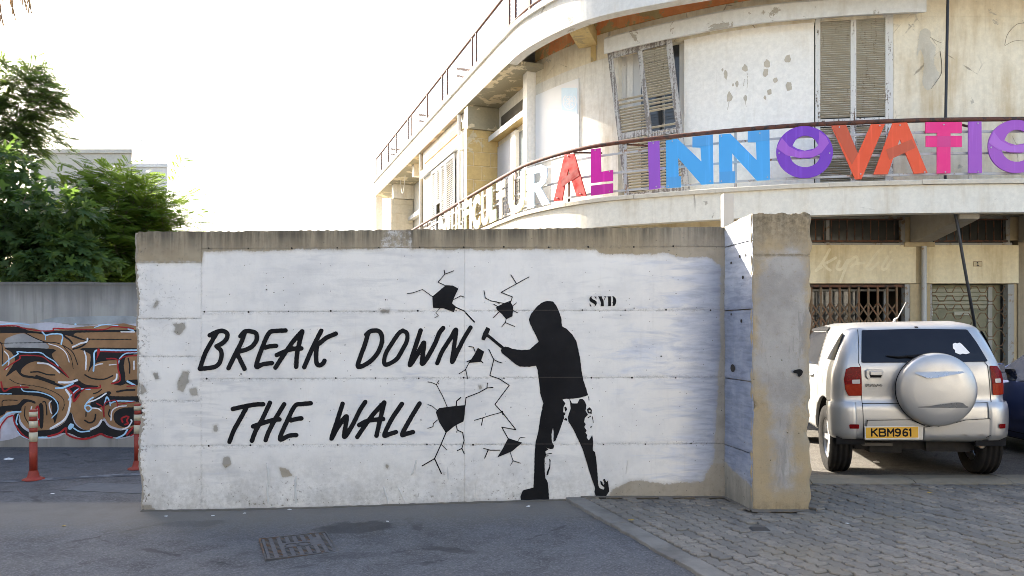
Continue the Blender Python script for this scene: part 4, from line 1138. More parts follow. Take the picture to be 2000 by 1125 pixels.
PB = Path([(12, 10.75), (9.5, 10.76), (7.45, 10.80), (6.0, 10.87), (4.73, 11.05), (4.0, 11.22), (2.99, 11.58), (1.68, 12.19), (.96, 12.77), (.26, 13.75), (-.16, 14.72), (-.60, 15.9), *[side(float(v)) for v in range(1, 15)]], 10)
PW_ = Path([(12, 11.75), (9.5, 11.75), (7.5, 11.75), (6, 11.80), (4.1, 12.15), (2.9, 12.72), (1.80, 13.46), (1.07, 14.2), (.486, 15.0)], 10)

bld = empty('curved_building', (3, 12.4, 0), 'shabby cream two storey building with a rounded corner, broken shutters and long balcony', 'building')
M_CREAM = plaster('cream_render', (.76, .69, .54), (.44, .315, .15), .75, .5, (.20, .15, .09), .25, (.55, .50, .40), .06, crack=True)
M_WHITE = plaster('white_render', (.80, .775, .715), (.52, .41, .25), .3, .35, (.25, .2, .14), .08)
M_PALE = plaster('pale_render', (.75, .72, .65), (.42, .32, .19), .55, .7, (.2, .16, .11), .2, (.5, .46, .38), .02)
M_FASC = plaster('fascia_concrete', (.72, .685, .59), (.40, .30, .16), .5, .45, (.22, .18, .12), .15, (.5, .46, .38), .0, crack=True)
M_SOFF = plaster('soffit_plaster', (.66, .58, .42), (.42, .32, .17), .8, .1, (.17, .15, .11), .5, (.36, .33, .24), .75)
M_OCHRE = plaster('ochre_render', (.55, .42, .20), (.36, .25, .10), .6, .4, (.12, .09, .06), .3, (.45, .36, .2), .3)
M_LINT = plaster('lintel_render', (.78, .68, .46), (.42, .29, .11), .7, .35, (.16, .11, .06), .25, (.56, .46, .28), .0)
M_ORANGE = plaster('orange_frieze', (.70, .27, .11), (.72, .52, .26), .65, .3, (.2, .11, .06), .2, (.52, .40, .2), .5)
M_COPE = plaster('coping_stone', (.60, .55, .45), (.36, .27, .15), .5, .2, (.18, .14, .1), .2)
M_SHADECONC = plaster('awning_concrete', (.66, .655, .625), (.38, .32, .22), .4, .3, (.2, .18, .14), .15, (.45, .42, .36), .2)
M_RAIL = rusty('rusted_rail', (.035, .026, .023), (.10, .038, .022), .7, .8)
M_STEEL = rusty('grey_steel', (.40, .40, .40), (.22, .12, .06), .2, .5)
M_WIRE = simple('wire', (.14, .12, .11), .6, .3)
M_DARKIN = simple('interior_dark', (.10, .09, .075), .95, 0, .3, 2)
M_WOODW = None
def peeling(name, paint, wood, amt):
    n = NB(name, .8, .2)
    g = n.noise(1.0, 5, .65, n.pos((26, 26, 2.4)))
    m = n.ss(n.math('ADD', n.math('MULTIPLY', g, .65), n.math('MULTIPLY', n.noise(30, 4), .35)), .52 + amt, .58 + amt)
    w = n.mix(n.noise(50, 4), tuple(c * .5 for c in wood), tuple(c * 1.4 for c in wood))
    n.set(Base_Color=n.mix(m, paint, w)); n.bump(n.math('MULTIPLY', m, -1.0), .3, .003)
    return n.m
M_STILEW = peeling('peeling_white_wood', (.62, .61, .57), (.14, .10, .075), .02)
M_STILED = peeling('weathered_wood', (.44, .43, .41), (.20, .18, .165), -.05)
M_SLAT = peeling('slat_wood', (.45, .42, .34), (.26, .22, .16), .04)
M_SLATW = peeling('slat_white', (.66, .65, .62), (.35, .3, .24), .08)
def swp(name, mat, path, prof, closed=True, parent=bld, smooth=False, mb=None):
    mb = mb or MB(); mb.sweep(path, prof, closed, smooth)
    return mb.build(name, mat, parent)

Z_SL0, Z_SL1, Z_CO0, Z_CO1 = 3.31, 3.72, 3.722, 3.79
sA, sB, sSide = 0.0, PB.L, PB.s_at(1000 + F * O_[0] / O_[1])
# balcony: fascia, slab, coping stones
swp('balcony_fascia', M_FASC, PB.sub(0, PB.L), [(0, Z_SL0), (0, Z_SL1), (-.16, Z_SL1), (-.16, Z_SL0)])
swp('balcony_slab', M_SOFF, PB.sub(0, PB.L), [(-.165, 3.50), (-.165, 3.70), (-1.55, 3.70), (-1.55, 3.50)])
k = .0; i = 0
while k < PB.L - .05:
    k1 = min(k + random.uniform(1.25, 1.7), PB.L)
    dz = random.uniform(-.004, .004)
    swp('coping_stone', M_COPE, PB.sub(k, k1 - .006), [(.045, Z_CO0 + dz), (.05, Z_CO1 - .012 + dz), (.04, Z_CO1 + dz), (-.30, Z_CO1 + dz), (-.30, Z_CO0 + dz)])
    k = k1
# upper wall in sections, between the door openings
HT = 6.56
secs = [(2600, 1745, M_CREAM), (1590, 1336, M_WHITE), (1207, 1036, M_PALE)]
for pr, pl, m in secs: swp('wall_section', m, PW_.subpx(pr, pl), [(0, 3.705), (0, HT), (-.22, HT), (-.22, 3.705)])
swp('wall_header', M_CREAM, PW_.sub(0, PW_.L), [(.001, HT + .001), (.001, 7.42), (-.22, 7.42), (-.22, HT + .001)])
swp('orange_frieze', M_ORANGE, PW_.sub(0, PW_.L), [(.022, 7.02), (.022, 7.40), (.003, 7.40), (.003, 7.02)])
swp('awning', M_SHADECONC, PW_.subpx(1792, 1196), [(.004, HT + .05), (.24, HT - .03), (.285, HT - .04), (.285, HT + .22), (.25, HT + .26), (.004, HT + .32)])
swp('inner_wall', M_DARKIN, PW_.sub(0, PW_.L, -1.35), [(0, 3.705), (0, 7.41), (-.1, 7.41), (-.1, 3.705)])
# roof: fascia, edge, slab, soffits
Z_R0, Z_R1 = 6.81, 7.45
swp('roof_fascia', plaster('roof_fascia', (.66, .645, .60), (.45, .36, .22), .45, .35, (.2, .16, .11), .12, (.45, .42, .36), .15), PB.sub(0, PB.L), [(0, Z_R0), (.0, Z_R1 - .09), (.05, Z_R1 - .085), (.055, Z_R1), (-.2, Z_R1), (-.2, Z_R0)], smooth=False)
loop = [(x, y) for x, y, nx, ny in PB.sub(0, PB.L, -.205)] + [(6, 33), (12.5, 33)]
mb = MB(); mb.prism([loop], lambda u, v: (u, v, 7.405), lambda u, v: (u, v, 7.447)); mb.build('roof_slab', M_FASC, bld)
kS = PB.s_at(992)
swp('fascia_underside', M_SOFF, PB.sub(kS, PB.L), [(-.004, 6.803), (-.004, 6.808), (-.198, 6.808), (-.198, 6.803)])
swp('loggia_soffit', M_SOFF, PB.sub(kS, PB.L), [(-.203, 6.815), (-.203, 6.90), (-1.0, 6.90), (-1.0, 6.815)])
swp('front_soffit', M_WHITE, PB.sub(0, PB.s_at(1010)), [(-.203, 7.36), (-.203, 7.40), (-1.6, 7.40), (-1.6, 7.36)])
# crossbeam between fascia and wall at the corner
p0 = PB.at(PB.s_at(1112)); p1 = PW_.at(PW_.s_at(1150))
mb = MB(); a = Vector((p0[0] - p0[2] * .19, p0[1] - p0[3] * .19, 6.98)); b = Vector((p1[0] + p1[2] * .02, p1[1] + p1[3] * .02, 6.98))
mb.bar(a, b, .36, .26); mb.build('crossbeam', M_OCHRE, bld)
swp('wall_pilaster', M_OCHRE, PW_.subpx(1166, 1156), [(.035, HT), (.035, 7.36), (.0225, 7.36), (.0225, HT)])

# ---- right hand end: straight side with two loggias
def sbox(name, mat, l0, l1, o0, o1, z0, z1, parent=bld, mb=None, **k):
    mb = mb or MB()
    q = [side(l0, o0), side(l1, o0), side(l1, o1), side(l0, o1)]
    mb.add([(*p, z0) for p in q] + [(*p, z1) for p in q], [(0, 3, 2, 1), (4, 5, 6, 7), (0, 1, 5, 4), (1, 2, 6, 5), (2, 3, 7, 6), (3, 0, 4, 7)])
    return mb.build(name, mat, parent, **k)
l_bw, l_f2, l_b2 = 1.35, side_l(826, -.12), 11.1
sbox('wall_fin', M_WHITE, -1.2, -.97, -.95, -.52, 3.80, 6.85)
sbox('loggia_wall', M_WHITE, -1.18, l_bw + .2, -.95, -.80, 3.71, 6.85)
sbox('loggia_beam', M_SOFF, 1.30, 1.62, -.79, -.03, 6.27, 6.80)
# tan block wall, each block a piece
M_BLOCK = plaster('tan_block', (.50, .375, .17), (.36, .25, .10), .4, .2, (.2, .15, .08), .15, (.6, .52, .35), .2)
M_MORT = simple('pale_mortar', (.58, .50, .34), .95, 0, .2, 10)
def blocks(l, o0, o1, z0, z1, h, w_, mat, mort):
    sbox('block_bed', mort, l + .012, l + .2, o0 + .004, o1 - .004, z0, z1)
    r = 0; z = z0
    while z < z1 - .05:
        zt = min(z + h, z1); x = o0 - (w_ * .5 if r % 2 else 0)
        while x < o1 - .03:
            a, b = max(x, o0), min(x + w_, o1)
            if b - a > .05:
                mb = MB(); dl = random.uniform(-.005, .004)
                sbox('block', mat, l + dl, l + .1, a + .007, b - .007, z + .006, zt - .006, mb=mb, bevel=.008)
            x += w_
        z += h; r += 1
blocks(l_bw, -.80, -.02, 3.80, 6.265, .325, .41, M_BLOCK, M_MORT)
# loggia 1: panel, door frame and pelmet on the recess wall
sbox('loggia_panel', simple('grey_white_panel', (.56, .57, .60), .6, 0, .06, 3), side_l(1003, -.79), side_l(973, -.79) , -.797, -.77, 3.8, 5.9)
sbox('door_jamb', M_WHITE, side_l(1013, -.78), side_l(1004, -.78), -.797, -.70, 3.8, 5.95)
sbox('door_glass', glass('door_glass', (.10, .12, .13)), side_l(1030, -.78), side_l(1014, -.78), -.797, -.785, 3.8, 5.9)
sbox('loggia_pelmet', M_OCHRE, -.95, l_bw - .02, -.797, -.56, 6.03, 6.09)
sbox('loggia_pelmet_face', M_SHADECONC, -.95, l_bw - .02, -.557, -.54, 6.0, 6.12)
sbox('loggia_opening', M_DARKIN, side_l(1034, -.79), side_l(980, -.79), -.797, -.775, 6.16, 6.55)
# second facade
la, lb = side_l(891, -.12), side_l(842, -.12)
sbox('facade_wall', M_WHITE, l_bw + .2, la - .02, -.30, -.12, 3.80, 6.84)
sbox('facade_wall', M_WHITE, lb + .02, l_f2, -.30, -.12, 3.80, 6.84)
sbox('facade_header', M_WHITE, la - .02, lb + .02, -.30, -.12, 6.02, 6.84)
sbox('facade_inner', M_DARKIN, la - .02, lb + .02, -.9, -.8, 3.80, 6.2)
sbox('orange_band', M_ORANGE, l_bw + .25, l_f2 - .25, -.118, -.09, 6.42, 6.62)
sbox('shutter_pelmet', M_SHADECONC, la - .25, l_f2 - .1, -.117, -.02, 6.02, 6.22)
def side_shutter(l0, l1, z0, z1, lab=None):
    f = MB()
    fr = sbox('side_shutter', M_SLATW, l0, l0 + .06, -.10, -.06, z0, z1)
    if lab: fr['label'] = lab
    sbox('stile', M_SLATW, l1 - .06, l1, -.10, -.06, z0, z1, fr)
    sbox('rail', M_SLATW, l0 + .062, l1 - .062, -.10, -.06, z1 - .08, z1, fr)
    sbox('rail', M_SLATW, l0 + .062, l1 - .062, -.10, -.06, z0, z0 + .08, fr)
    mb = MB(); z = z0 + .11
    while z < z1 - .1:
        a, b, c, d = side(l0 + .062, -.10), side(l1 - .062, -.10), side(l1 - .062, -.062), side(l0 + .062, -.062)
        mb.add([(*a, z + .02), (*b, z + .02), (*c, z - .012), (*d, z - .012), (*a, z + .03), (*b, z + .03), (*c, z - .002), (*d, z - .002)], [(0, 3, 2, 1), (4, 5, 6, 7), (0, 1, 5, 4), (1, 2, 6, 5), (2, 3, 7, 6), (3, 0, 4, 7)])
        z += .052
    mb.build('slats', M_SLATW, fr, kind='stuff')
ls = [side_l(p, -.1) for p in (889, 871.5, 862, 854, 845)]
side_shutter(ls[0], ls[1], 3.82, 6.0); side_shutter(ls[1] + .01, ls[2], 3.82, 6.0)
side_shutter(ls[2] + .01, ls[3], 5.0, 6.0, 'shutter leaf with its lower part missing'); side_shutter(ls[3] + .01, ls[4], 3.82, 6.0)
def stube(name, mat, pts, r): mb = MB(); mb.tube([(*side(l, o), z) for l, o, z in pts], r, 10); return mb.build(name, mat, bld)
stube('white_downpipe', M_SLATW, [(l_bw + .75, -.06, 6.8), (l_bw + .68, -.06, 3.8)], .045)
stube('cream_downpipe', M_COPE, [(l_f2 + .12, -.08, 6.8), (l_f2 + .06, -.08, 3.8)], .05)
sbox('meter_box', M_SHADECONC, l_bw + .42, l_bw + .62, -.118, -.02, 5.9, 6.25)
# second loggia
sbox('loggia_side_wall', M_OCHRE, l_f2 + .001, l_f2 + .19, -.95, -.121, 3.80, 6.845)
sbox('loggia_wall', M_PALE, l_f2 + .19, 14.0, -1.12, -.95, 3.71, 6.85)
sbox('loggia_beam', M_PALE, 7.7, 7.95, -.94, -.20, 6.45, 6.845)
M_BLOCKW = plaster('white_block', (.62, .57, .46), (.45, .35, .2), .3, .2, (.2, .15, .08), .1)
blocks(l_b2, -.93, -.13, 3.80, 6.30, .33, .46, M_BLOCKW, M_BLOCKW)
sbox('loggia_beam', M_PALE, 11.05, 11.3, -.94, -.20, 6.32, 6.845)
sbox('loggia_pelmet', M_SHADECONC, l_f2 + .3, l_b2, -.94, -.75, 5.55, 5.68)
sbox('corner_pillar', M_PALE, 13.55, 13.95, -.26, -.02, 3.80, 6.80)
stube('leaning_pole', M_SLATW, [(6.3, -.2, 3.8), (6.0, -.9, 6.2)], .018)
mb = MB(); q = [Vector((*side(9.5 + t * .8, -.3), 6.84 - .55 * math.sin(PI * t))) for t in np.linspace(0, 1, 12)]; mb.tube(q, .012, 5); mb.build('hanging_wire', M_SLATW, bld)
# back and far sides that close the building
mb = MB(); e = side(LEND, -.25)
mb.box(e[0], 12.5, 32.8, 33, 0, 7.40); mb.box(12.3, 12.5, 11.9, 32.79, 0, 7.40); mb.build('rear_wall', M_PALE, bld)
mb = MB(); a = Vector((*side(LEND - .05, -1.0), 0)); b = Vector((e[0] + .1, 32.79, 0)); mb.add([(a.x, a.y, 0), (b.x, b.y, 0), (b.x, b.y, 7.4), (a.x, a.y, 7.4)], [(0, 1, 2, 3)]); mb.build('end_wall', M_PALE, bld)
swp('lower_side_wall', M_PALE, PB.sub(PB.s_at(1040), PB.L, -.35), [(0, -.05), (0, 3.49), (-.2, 3.49), (-.2, -.05)])
swp('lower_corner_wall', M_LINT, PW_.subpx(1495, 1036, -.25), [(0, -.05), (0, 3.49), (-.2, 3.49), (-.2, -.05)])

# ---- balcony railing
Z_RAIL = 4.68
k0, k1 = 0.0, PB.s_at(796)
mb = MB(); mb.tube([(x, y, Z_RAIL) for x, y, _, _ in PB.sub(k0, k1, -.05)], .034, 8); mb.build('balcony_handrail', M_RAIL, bld)
for z in (4.50, 4.185, 3.885):
    swp('balcony_rail_bar', M_STEEL, PB.sub(k0, k1, -.05), [(.008, z - .017), (.008, z + .017), (-.008, z + .017), (-.008, z - .017)])
for px in (2080, 1900, 1668, 1436, 1219, 1106, 1001, 974, 944, 915, 882, 857, 830):
    x, y, nx, ny = PB.at(PB.s_at(px)); c = Vector((x - nx * .068, y - ny * .068, (Z_CO1 + Z_RAIL) / 2))
    t = Vector((-ny, nx, 0))
    mb = MB(); mb.obox(c, t * .02, Vector((nx, ny, 0)) * .009, Vector((0, 0, (Z_RAIL - Z_CO1) / 2))); mb.build('balcony_post', M_RAIL if px < 1110 else M_STEEL, bld)
for px in (1115, 1860, 1215):
    x, y, nx, ny = PB.at(PB.s_at(px)); x2, y2, n2, m2 = PB.at(PB.s_at(px) - .5)
    mb = MB(); mb.bar((x - nx * .07, y - ny * .07, Z_RAIL - .03), (x2 - n2 * .25, y2 - m2 * .25, Z_RAIL - .08), .04, .02); mb.build('balcony_brace', M_RAIL, bld)
mb = MB(); ka, kb = PB.s_at(1030), k1
kk = ka
while kk < kb:
    x, y, nx, ny = PB.at(kk); c = Vector((x - nx * .085, y - ny * .085, 4.2)); mb.obox(c, Vector((-ny, nx, 0)) * .0035, Vector((nx, ny, 0)) * .0035, Vector((0, 0, .40))); kk += .085
for z in np.arange(3.85, 4.62, .085):
    mb.sweep(PB.sub(ka, kb, -.085), [(.0035, z - .0035), (.0035, z + .0035), (-.0035, z + .0035), (-.0035, z - .0035)])
mb.build('balcony_wire_mesh', M_WIRE, bld, fix=False, kind='stuff')
# ---- roof railing
zr0, zr1 = 7.62, 8.33
ka, kb = PB.s_at(1260), PB.L - .05
mb = MB(); mb.tube([(x, y, zr1) for x, y, _, _ in PB.sub(ka, kb, -.10)], .034, 6); mb.build('roof_handrail', M_RAIL, bld)
mb = MB(); mb.tube([(x, y, zr0) for x, y, _, _ in PB.sub(ka, kb, -.10)], .026, 6); mb.build('roof_lower_rail', M_RAIL, bld)
for px in (1230, 1120, 1026, 997, 985, 922, 914, 866, 857, 828, 798, 791, 768, 753, 740, 731):
    x, y, nx, ny = PB.at(PB.s_at(px)); c = Vector((x - nx * .10, y - ny * .10, (7.44 + zr1) / 2))
    mb = MB(); mb.obox(c, Vector((-ny, nx, 0)) * .035, Vector((nx, ny, 0)) * .02, Vector((0, 0, (zr1 - 7.44) / 2))); mb.build('roof_post', M_RAIL, bld)
for (pa, l_) in ((884, 1.1), (811, 1.6), (757, 1.6)):
    kk = PB.s_at(pa); mb = MB()
    a = PB.at(kk); b = PB.at(kk + .01)
    p = Vector((a[0] - a[2] * .1, a[1] - a[3] * .1, 8.05)); q = p + Vector((-a[2], -a[3], 0)) * l_
    mb.bar(p, q, .05, .05); mb.bar(p - Vector((0, 0, .18)), q - Vector((0, 0, .18)), .04, .04); mb.bar(q, q - Vector((0, 0, .6)), .05, .05)
    mb.build('roof_gate', M_RAIL, bld)
mb = MB(); kk = ka
while kk < kb:
    x, y, nx, ny = PB.at(kk); c = Vector((x - nx * .10, y - ny * .10, (zr0 + zr1) / 2)); mb.obox(c, Vector((-ny, nx, 0)) * .002, Vector((nx, ny, 0)) * .002, Vector((0, 0, (zr1 - zr0) / 2))); kk += .075
for z in np.arange(zr0 + .07, zr1, .075):
    mb.sweep(PB.sub(ka, kb, -.10), [(.002, z - .002), (.002, z + .002), (-.002, z + .002), (-.002, z - .002)])
mb.build('roof_wire_mesh', M_WIRE, bld, fix=False, kind='stuff')

# ---- patches and marks lying on the curved upper wall
def wmap(lift):
    def f(px, py):
        k = np.interp(-px, -PW_.px, PW_.s)
        x = np.interp(k, PW_.s, PW_.x); y = np.interp(k, PW_.s, PW_.y); nx = np.interp(k, PW_.s, PW_.nx); ny = np.interp(k, PW_.s, PW_.ny)
        return x + nx * lift, y + ny * lift, CZ + (HZ - py) * y / F
    return f
M_SCAR = plaster('scarred_plaster', (.50, .45, .36), (.25, .2, .13), .6, .1, (.12, .1, .07), .5)
z66 = zmap(1100, 0, 2.557); z77 = zmap(1540, 0, 2.678)
sh = Shape()
for (x, y, rx, ry) in ((908, 342, 14, 18), (1018, 318, 17, 24), (1012, 362, 14, 22), (1124, 296, 18, 20), (1060, 400, 11, 13), (1030, 460, 13, 18), (1128, 432, 17, 24), (830, 485, 14, 26), (868, 420, 8, 18), (848, 425, 5, 8), (910, 492, 9, 16), (1008, 488, 6, 11), (812, 375, 9, 22), (795, 350, 5, 9)):
    sh.poly(z66([(x + rx * (1 + random.uniform(-.3, .25)) * math.cos(t), y + ry * (1 + random.uniform(-.3, .25)) * math.sin(t)) for t in np.linspace(0, 2 * PI, 11, False)]), True, 3)
for st in ([(830, 500), (825, 530), (820, 550)], [(908, 505), (915, 535)], [(905, 395), (900, 430)], [(918, 360), (922, 400), (918, 440)]): sh.stroke(z66(st), .5)
sh.fill(.7, wmap(.004), None, .4, .9).build('impact_marks', M_SCAR, bld, fix=False, kind='stuff')
sh = Shape(); sh.poly(z77([(690, 160), (720, 150), (745, 170), (740, 210), (770, 250), (760, 330), (790, 400), (750, 460), (720, 470), (700, 430), (710, 330), (690, 260), (670, 300), (680, 210)]), True, 3)
sh.fill(1, wmap(.003), None, 1.2, .5).build('grey_render_patch', plaster('grey_render', (.58, .54, .45), (.36, .29, .18), .5, .2, (.2, .17, .12), .3), bld, fix=False)
sh = Shape(); sh.stroke(z77([(792, 270), (800, 330), (798, 385), (770, 430), (745, 465)]), .8, .3); sh.stroke(z77([(740, 195), (775, 215), (800, 225)]), .3); sh.stroke(z77([(1130, 235), (1145, 180), (1190, 130), (1232, 120)]), .4); sh.stroke(z77([(1130, 240), (1180, 215), (1232, 215)]), .35)
sh.fill(.4, wmap(.005), None).build('wall_crack', simple('crack_dark', (.10, .075, .05), .95), bld, fix=False, kind='stuff')

# poster with a pale round emblem of a world map in a wreath
po = empty('wall_poster', (1.1, 14.2, 5.0), 'white poster with a pale blue square and round world emblem on the curved wall', 'poster')
swp('sheet', simple('poster_paper', (.80, .80, .79), .6, 0, .03, 3), PW_.subpx(1131, 1046), [(.016, 4.95), (.016, 6.34), (.010, 6.34), (.010, 4.95)], parent=po)
sh = Shape(); sh.poly([(1098, 172), (1129, 172), (1129, 226), (1098, 226)]); sh.fill(2, wmap(.019), None).build('blue_square', simple('poster_blue', (.64, .78, .87), .6), po, fix=False)
sh = Shape(); cx, cy = 1114, 199
for r in (3.2, 6.4, 9.6): sh.stroke([(cx + r * math.cos(t), cy + 1.15 * r * math.sin(t)) for t in np.linspace(0, 2 * PI, 21)], .42)
for a in range(4): sh.stroke([(cx - 9.6 * math.cos(a * PI / 4), cy - 11 * math.sin(a * PI / 4)), (cx + 9.6 * math.cos(a * PI / 4), cy + 11 * math.sin(a * PI / 4))], .4)
for s_ in (-1, 1): sh.stroke([(cx + s_ * 12.5 * math.sin(t), cy + 15 * math.cos(t)) for t in np.linspace(.1, 2.4, 10)], 1.1)
for (x, y, r) in ((1111, 194, 2.2), (1118, 197, 2), (1112, 203, 1.8), (1119, 205, 1.4)): sh.stroke([(x - .5, y), (x + .5, y)], r)
sh.fill(.4, wmap(.021), None).build('emblem', simple('poster_white', (.80, .82, .84), .6), po, fix=False)

# ---- shutters
def plane_frame(path, pxc, out):
    x, y, nx, ny = path.at(path.s_at(pxc))
    p0 = Vector((x + nx * out, y + ny * out, 0)); n = Vector((nx, ny, 0))
    def hit(px, py, lift=0.0):
        dx = (px - 1000) / F
        t = (p0.dot(n) + lift) / (dx * nx + ny)
        return Vector((dx * t, t, CZ + (HZ - py) * t / F))
    return hit, n
SLAT_ME = {}
def shutter(name, label, hit, n, corners, stiles, rails, slat_cols, mat_st, mat_sl, th=.035):
    """corners: picture corners TL, TR, BR, BL; stiles/rails in unit coordinates; slat_cols: (a0, a1, [b values])"""
    TL, TR, BR, BL = [hit(*c) for c in corners]
    def pt(a, b): return (TL * (1 - a) + TR * a) * (1 - b) + (BL * (1 - a) + BR * a) * b
    wd = (TR - TL).length
    root_ = None
    def piece(nm, a0, b0, a1, b1, mat, lift=0.0, parent=None):
        mb = MB(); q = [pt(a0, b0), pt(a1, b0), pt(a1, b1), pt(a0, b1)]
        f = [p + n * (th / 2 + lift) for p in q]; g = [p - n * (th / 2 - lift) for p in q]
        mb.add(f + g, [(0, 1, 2, 3), (7, 6, 5, 4)] + [(i, i + 4, (i + 1) % 4 + 4, (i + 1) % 4) for i in range(4)])
        return mb.build(nm, mat, parent or bld, bevel=.003)
    first = piece(name, *stiles[0], mat_st); first['label'] = label
    for s_ in stiles[1:]: piece('stile', *s_, mat_st, 0, first)
    for r_ in rails: piece('rail', *r_, mat_st, -.002, first)
    for (a0, a1, bs) in slat_cols:
        for b in bs:
            dd = random.uniform(-.0012, .0012)
            p, q = pt(a0, b + dd), pt(a1, b + dd + random.uniform(-.0008, .0008))
            L = (q - p).length; u = (q - p).normalized()
            key = round(L, 2)
            if (name, key) not in SLAT_ME:
                mb = MB(); mb.obox((0, 0, 0), (key / 2 + .006, 0, 0), (0, .019, -.011), (0, .0022, .0038)); SLAT_ME[(name, key)] = mb.mesh('slat', mat_sl)
            o = link_mesh('slat', SLAT_ME[(name, key)], first)
            o.matrix_local = Matrix.Translation((p + q) / 2 - wloc(first)) @ Matrix((( u.x, -n.x, 0, 0), (u.y, -n.y, 0, 0), (u.z, 0, 1, 0), (0, 0, 0, 1)))
    return first
hit, nn = plane_frame(PW_, 1667, -.02)
bs = list(np.linspace(.042, .585, 46)); b2 = list(np.linspace(.655, .985, 26))
shutter('shutter', 'closed louvred shutter with white peeling frame', hit, nn, [(1592, 27), (1744, 22), (1744, 366), (1592, 372)],
        [(0, 0, .065, 1), (.455, .03, .53, 1), (.90, 0, 1, 1)], [(.067, .0, .898, .036), (.067, .60, .453, .642), (.532, .60, .898, .642), (.067, .985, .453, 1), (.532, .985, .898, 1)],
        [(.067, .453, bs + b2), (.532, .898, bs + b2)], M_STILEW, M_SLAT)
hit2, n2 = plane_frame(PW_, 1268, .16)
bl = [.335, .365] + list(np.linspace(.40, .55, 9)) + list(np.linspace(.61, .97, 20)); br = list(np.linspace(.06, .355, 19)) + [.385, .405, .43, .45, .56, .60] + list(np.linspace(.63, .97, 19))
random.shuffle(bl)
shutter('shutter', 'broken louvred shutter hanging crooked with missing slats', hit2, n2, [(1187, 105), (1310, 72), (1346, 372), (1222, 388)],
        [(0, 0, .075, 1), (.475, .03, .55, 1), (.92, -.02, 1.01, 1)], [(.077, 0, .918, .04), (.077, .56, .473, .60), (.552, .585, .918, .62), (.077, .97, .918, 1)],
        [(.077, .473, bl), (.552, .918, br)], M_STILED, M_SLAT)
# inner door frame and dark room of the broken shutter
hit3, n3 = plane_frame(PW_, 1272, -.16)
def hbox(name, mat, hit, n, x0, x1, y0, y1, d, parent=bld):
    mb = MB(); q = [hit(x0, y0), hit(x1, y0), hit(x1, y1), hit(x0, y1)]
    mb.add(q + [p - n * d for p in q], [(0, 1, 2, 3), (7, 6, 5, 4)] + [(i, i + 4, (i + 1) % 4 + 4, (i + 1) % 4) for i in range(4)]); return mb.build(name, mat, parent)
for (x0, x1) in ((1207, 1224), (1236, 1252), (1293, 1299), (1327, 1336)): hbox('inner_frame', M_SLATW, hit3, n3, x0, x1, 84, 372, .05)
hbox('inner_pane', glass('pane_dark', (.03, .032, .035)), hit3, Vector(n3), 1252, 1327, 84, 372, .01)
hbox('door_panel', M_WHITE, hit3, n3, 1222, 1238, 84, 372, .01)
# door behind the closed shutter (dark backing)
hit4, n4 = plane_frame(PW_, 1667, -.14)
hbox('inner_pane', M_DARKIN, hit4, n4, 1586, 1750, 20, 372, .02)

# ---- ground floor front
YG = 12.4
def gx_(px): return (px - 1000) * YG / F
def gz_(py): return CZ + (HZ - py) * YG / F
def gbox(name, mat, x0, x1, y0, y1, d0=0.0, d1=.2, parent=bld, bevel=0, zs=None, **k):
    z0, z1 = zs or (gz_(y1), gz_(y0))
    mb = MB(); mb.box(gx_(x0), gx_(x1), YG + d0, YG + d1, z0, z1); return mb.build(name, mat, parent, bevel=bevel, **k)
M_PIER = plaster('pier_render', (.47, .38, .23), (.3, .22, .12), .7, .5, (.12, .09, .06), .4)
M_JAMB = rusty('jamb_metal', (.30, .29, .26), (.2, .13, .07), .3, .6)
gbox('lintel', M_LINT, 1440, 1786, 479, 554, -.05, .2, bevel=.008); gbox('lintel', M_LINT, 1804, 1986, 479, 554, -.05, .2, bevel=.008); gbox('lintel', M_LINT, 2012, 2300, 479, 554, -.05, .2)
gbox('pier', M_PIER, 1786.5, 1803.5, 470, 554, -.02, .2); gbox('pier', plaster('sooty_pier', (.30, .25, .17), (.2, .15, .09), .7, .8, (.07, .06, .05), .7), 1986.5, 2011.5, 470, 800, -.03, .2, zs=(.05, gz_(470)))
gbox('pier', M_PIER, 1776, 1815, 555, 800, -.03, .2, zs=(.05, gz_(555))); gbox('pier', M_PIER, 1440, 1520, 555, 800, 0, .2, zs=(.05, gz_(555)))
gbox('pier', M_PIER, 1979, 1986, 555, 800, 0, .2, zs=(.05, gz_(555))); gbox('pier', M_PIER, 2012, 2300, 555, 800, 0, .2, zs=(.05, gz_(555)))
gbox('pier', M_PIER, 1767, 1786, 423, 478.5, 0, .2); gbox('pier', M_PIER, 1803.6, 1816, 423, 478.5, 0, .2); gbox('pier', M_PIER, 1972, 2300, 423, 469.5, 0, .2)
gbox('pier', M_PIER, 1440, 1500, 423, 478.5, 0, .2); gbox('wall_above', M_DARKIN, 1440, 2300, 423, 425, 0, .2, zs=(gz_(422.8), 3.499))
gbox('transom_sill', M_JAMB, 1500, 1767, 475, 479, -.06, .2); gbox('transom_sill', M_JAMB, 1816, 1972, 475, 479, -.06, .2)
